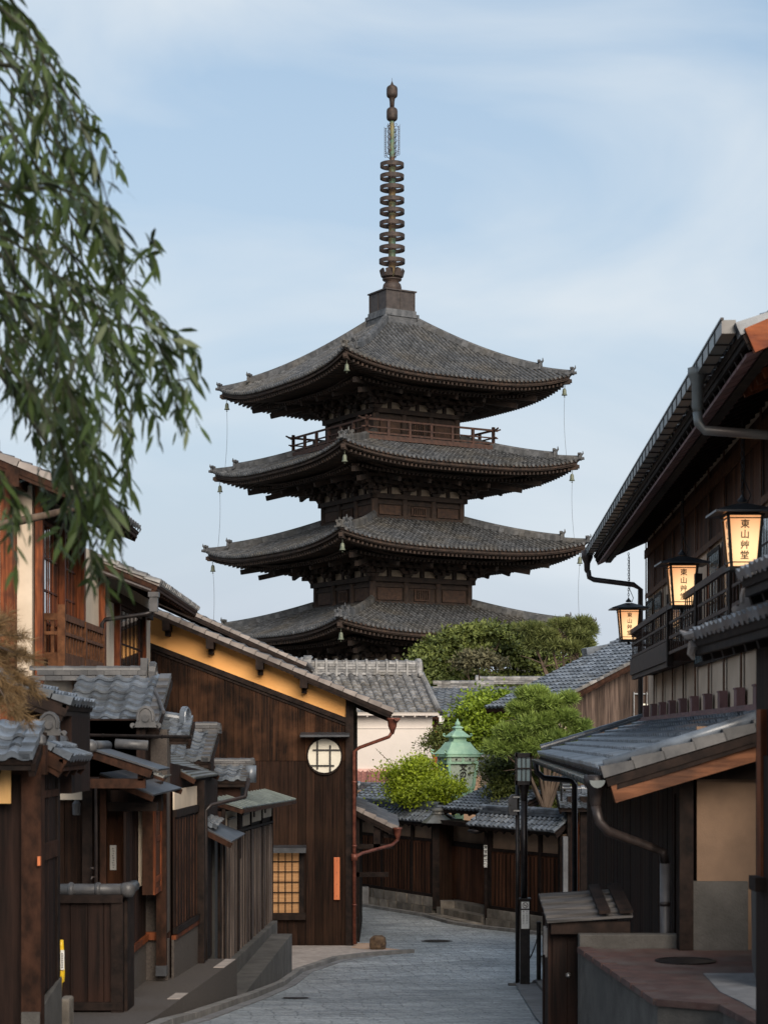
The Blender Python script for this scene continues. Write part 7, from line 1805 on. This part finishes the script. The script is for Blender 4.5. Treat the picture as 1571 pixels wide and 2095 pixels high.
# strands given by their way through the air: (x, y of start), (bend), (tip) in photo pixels
ST = [((-90, -60), (60, 60), (165, 210), (250, 340)), ((-60, -40), (90, 110), (190, 330), (262, 560)), ((-60, -80), (40, 60), (160, 330), (275, 600), (402, 715)),
      ((-80, 0), (60, 200), (170, 420), (250, 700), (300, 850)), ((-80, 60), (80, 260), (200, 480), (310, 680), (378, 850)), ((-60, 160), (80, 360), (220, 560), (330, 700), (300, 860)),
      ((-80, 100), (20, 330), (110, 560), (190, 800), (235, 1050)), ((-90, 200), (40, 420), (130, 680), (180, 900), (205, 1180)), ((-90, 260), (0, 470), (80, 700), (130, 880), (165, 1010)),
      ((-90, 350), (30, 560), (110, 760), (160, 960), (190, 1190)), ((-60, 420), (20, 620), (60, 780), (75, 860)), ((-80, 520), (40, 640), (140, 800), (185, 960), (215, 1090)),
      ((-90, 300), (70, 430), (190, 600), (240, 790), (260, 980)), ((0, -60), (70, 90), (120, 240), (150, 400)), ((-80, 120), (0, 220), (50, 340), (80, 420)),
      ((-60, 560), (60, 700), (130, 860), (150, 1000), (110, 1120)), ((-80, 640), (0, 760), (30, 800)), ((-90, 440), (60, 520), (200, 640), (290, 790)), ((-40, 380), (110, 470), (230, 610), (330, 760), (372, 800)),
      ((-70, 20), (20, 150), (90, 300), (130, 470), (150, 640)), ((-90, 240), (-10, 380), (30, 520), (50, 640)), ((-90, 700), (20, 780), (90, 900), (120, 1010), (60, 980)), ((100, 700), (150, 840), (180, 1000), (225, 1060)),
      ((60, 500), (150, 620), (220, 740), (255, 900), (262, 1000)), ((-80, 60), (10, 90), (80, 160), (140, 260)), ((-60, 900), (-10, 960), (20, 1030), (10, 1100)), ((-90, 480), (-20, 600), (20, 700), (60, 820)),
      ((20, 380), (120, 385), (180, 450), (230, 560)), ((-60, 560), (90, 640), (180, 730), (200, 860)), ((-30, 200), (90, 330), (160, 480), (190, 620), (210, 780)), ((40, 130), (130, 300), (210, 430), (290, 520), (318, 500)),
      ((-60, 470), (60, 600), (120, 700), (150, 830), (170, 930)), ((110, 880), (150, 1000), (185, 1120), (190, 1200)), ((90, 900), (150, 980), (210, 1040), (232, 1060))]
def bez(pts, t):
    pts = [Vector(p) for p in pts]
    while len(pts) > 1: pts = [a.lerp(b, t) for a, b in zip(pts[:-1], pts[1:])]
    return pts[0]
P_, A_, N_ = [], [], []
m = MB()
def crv(pts, t):                             # Catmull-Rom through the points
    n = len(pts) - 1; f = min(t * n, n - 1e-6); i = int(f); u = f - i
    p0, p1, p2, p3 = (Vector(pts[max(i - 1, 0)]), Vector(pts[i]), Vector(pts[i + 1]), Vector(pts[min(i + 2, n)]))
    return .5 * ((2 * p1) + (p2 - p0) * u + (2 * p0 - 5 * p1 + 4 * p2 - p3) * u * u + (3 * p1 - p0 - 3 * p2 + p3) * u ** 3)
def strand(pts3, rad, leafy=1.0, start=.0):
    n = 26; c = [crv(pts3, k / n) for k in range(n + 1)]
    m.tube(c, [rad * (1 - .8 * k / n) for k in range(n + 1)], 5, cap=False)
    L = sum((b - a).length for a, b in zip(c[:-1], c[1:])); k = int(L / .027 * leafy)
    for q in range(k):
        t = start + (1 - start) * (q + r.uniform(-.4, .4)) / k; t = min(max(t, 0), .999)
        p = crv(pts3, t); d = (crv(pts3, min(t + .02, 1)) - crv(pts3, max(t - .02, 0))).normalized()
        side = Vector(r.normal(size=3)); side = (side - d * side.dot(d)).normalized()
        a = (d * r.uniform(.35, 1.1) + side * r.uniform(.5, 1.0) + Vector((0, 0, -r.uniform(.1, .55)))).normalized()
        P_.append(p + Vector(r.normal(size=3)) * .006); A_.append(a); N_.append(Vector(r.normal(size=3)).normalized())
for i, s in enumerate(ST):
    dep = Yw + r.uniform(-.9, 1.0)
    p3 = [P(x + r.uniform(-8, 8), y + r.uniform(-8, 8), dep + .15 * k * r.uniform(-1, 1)) for k, (x, y) in enumerate(s)]
    strand(p3, .006, .95)
    # side twigs
    for k in range(5):
        t0 = r.uniform(.12, .9); a = crv(p3, t0); d = (crv(p3, min(t0 + .05, 1)) - a).normalized()
        ln = r.uniform(.10, .34); sd = Vector((r.uniform(-.7, 1.0), r.uniform(-.8, .8), 0))
        b = a + (d + sd * .5).normalized() * ln * .5; e = b + (d * .4 + sd * .15 + Vector((0, 0, -1))).normalized() * ln * .6
        strand([a, b, e], .003, .9)
    # the feeding limb comes from the trunk, outside the frame
    m.tube([top + Vector((0, r.uniform(-.1, .1), r.uniform(-.8, .5))), p3[0].lerp(top, .4) + Vector((0, 0, .05)), p3[0]], [.03, .018, .008], 6)
m.tube([P(-60, 388, Yw), P(20, 384, Yw), P(110, 385, Yw)], [.012, .010, .007], 6)
m.build('branches', M['twig'], wt_)
p = np.array([tuple(v) for v in P_]); a = np.array([tuple(v) for v in A_]); nn_ = np.array([tuple(v) for v in N_])
print('willow leaves', len(p))
# leaf blade of six faces, lance-shaped and curved
n = len(p); b = np.cross(a, nn_); b /= np.linalg.norm(b, axis=1)[:, None] + 1e-9; c = np.cross(b, a)
s = (.076 * (1 + .40 * r.uniform(-1, 1, n)))[:, None]; w = s * .108; dn_ = np.array([0, 0, -1.0])
row = [(0.0, 0, 0), (.28, .9, .02), (.60, 1.0, .08), (.85, .45, .17), (1.0, 0, .24)]
V = [p]
for q, ww, dr in row[1:4]:
    base_ = p + a * s * q + dn_ * s * dr; V += [base_ + b * w * ww - c * w * .3 * ww, base_ - b * w * ww - c * w * .3 * ww]
V.append(p + a * s + dn_ * s * .24)
V = np.stack(V, 1).reshape(-1, 3) - np.array(ORG[wt_.name])
faces = np.array([[0, 1, 2, 2], [1, 3, 4, 2], [3, 5, 6, 4], [5, 7, 6, 6]])
me = bpy.data.meshes.new('crown')
fl4 = []
idx = np.arange(n)[:, None] * 8
f_ = []
for t3 in ([0, 1, 2], [5, 7, 6]): f_.append(idx + np.array(t3)[None])
tri = np.stack(f_, 1).reshape(-1, 3); quad = np.stack([idx + np.array([1, 3, 4, 2])[None], idx + np.array([3, 5, 6, 4])[None]], 1).reshape(-1, 4)
me.vertices.add(len(V)); me.vertices.foreach_set('co', V.ravel())
me.loops.add(tri.size + quad.size); me.loops.foreach_set('vertex_index', np.concatenate([tri.ravel(), quad.ravel()]))
me.polygons.add(len(tri) + len(quad))
ls = np.concatenate([np.arange(len(tri)) * 3, tri.size + np.arange(len(quad)) * 4]); lt_ = np.concatenate([np.full(len(tri), 3), np.full(len(quad), 4)])
me.polygons.foreach_set('loop_start', ls); me.polygons.foreach_set('loop_total', lt_)
me.materials.append(M['leaf_willow']); me.update(); me.validate()
o = bpy.data.objects.new('crown', me); COL.objects.link(o); o.parent = wt_; ORG[o.name] = ORG[wt_.name]
# bare pole crossing the first upper house
bp_ = thing('wooden_pole', 'bare brown wooden pole slanting across the upper house behind the willow leaves', 'pole', P(0, 1080, 20))
m = MB(); m.tube([P(-40, 1085, 20), P(30, 1068, 20), P(90, 1055, 20), P(152, 1040, 20)], [.055, .045, .038, .034], 10); m.build('pole', M['bark'], bp_)

# ------------------------------------------------------------------ two unseen houses added behind the camera to shade the near end
for (xa, xb, lab) in ((3.6, 9.5, 'unseen plain house added behind the viewpoint at right to shade the near street'), (-10.5, -3.9, 'unseen plain house added behind the viewpoint at left to shade the near street')):
    t = thing('townhouse', lab, 'house', ((xa + xb) / 2, -6, gz(-6)))
    m = MB(); m.box(xa, xb, -16, 0, -3.0, 3.2); m.build('wall', M['plaster_ochre'], t)
    ze = 3.0; s_ = 1 if xa < 0 else -1
    xe = xb + .9 if xa < 0 else xa - .9
    A, B = ((xe, -16.5), (xe, 0.5)) if xa < 0 else ((xe, 0.5), (xe, -16.5))
    roofside(t, A, B, ze, 4.2, 1.9, tile='tile', pu=.5, pv=.5, rafters=False)
    xe2 = xa - .9 if xa < 0 else xb + .9
    A, B = ((xe2, 0.5), (xe2, -16.5)) if xa < 0 else ((xe2, -16.5), (xe2, 0.5))
    roofside(t, A, B, ze, 4.2, 1.9, name='back_roof', tile='tile', pu=.5, pv=.5, rafters=False)
# ------------------------------------------------------------------ pieces that stand apart inside one mesh become objects of their own
def split_apart(o, limit=600):
    me = o.data; n = len(me.vertices)
    if n == 0 or n > 60000 or o.name.split('.')[0] in ('crown', 'needles', 'leaf', 'lettering', 'print', 'hooks'): return 0
    e = np.empty(len(me.edges) * 2, int); me.edges.foreach_get('vertices', e); e = e.reshape(-1, 2)
    par = np.arange(n)
    while True:                              # label propagation by minimum
        m = par.copy(); np.minimum.at(m, e[:, 0], par[e[:, 1]]); np.minimum.at(m, e[:, 1], par[e[:, 0]]); m = m[m]
        if (m == par).all(): break
        par = m
    roots, isl = np.unique(par, return_inverse=True); k = len(roots)
    if k < 2 or k > limit: return 0
    co = np.empty(n * 3); me.vertices.foreach_get('co', co); co = co.reshape(-1, 3)
    lo = np.full((k, 3), np.inf); hi = -lo
    np.minimum.at(lo, isl, co); np.maximum.at(hi, isl, co); size = (hi - lo).max(1)
    gap = np.maximum(0, np.maximum(lo[:, None] - hi[None], lo[None] - hi[:, None]))
    near = np.sqrt((gap ** 2).sum(2)) <= np.maximum(.02, .5 * np.maximum(size[:, None], size[None]))
    grp = np.arange(k)
    while True:
        m = np.array([grp[near[i]].min() for i in range(k)])
        if (m == grp).all(): break
        grp = m
    ids = np.unique(grp)
    if len(ids) < 2 or len(ids) > 40: return 0
    vg = grp[isl]; polys = [tuple(p.vertices) for p in me.polygons]; sm = len(me.polygons) and me.polygons[0].use_smooth
    for q, g in enumerate(ids):
        idx = np.nonzero(vg == g)[0]; mp_ = {int(v): i for i, v in enumerate(idx)}
        nm = bpy.data.meshes.new(me.name)
        nm.from_pydata([tuple(co[i]) for i in idx], [], [tuple(mp_[v] for v in p) for p in polys if p[0] in mp_])
        nm.materials.append(me.materials[0]); nm.update()
        if sm: nm.polygons.foreach_set('use_smooth', [True] * len(nm.polygons))
        if q == 0: o.data = nm
        else:
            c = o.copy(); c.data = nm; COL.objects.link(c); c.parent = o.parent
    return len(ids)
nsp = 0
for o in list(scene.objects):
    if o.type == 'MESH' and o.parent is not None: nsp += split_apart(o) > 0
print('split', nsp)
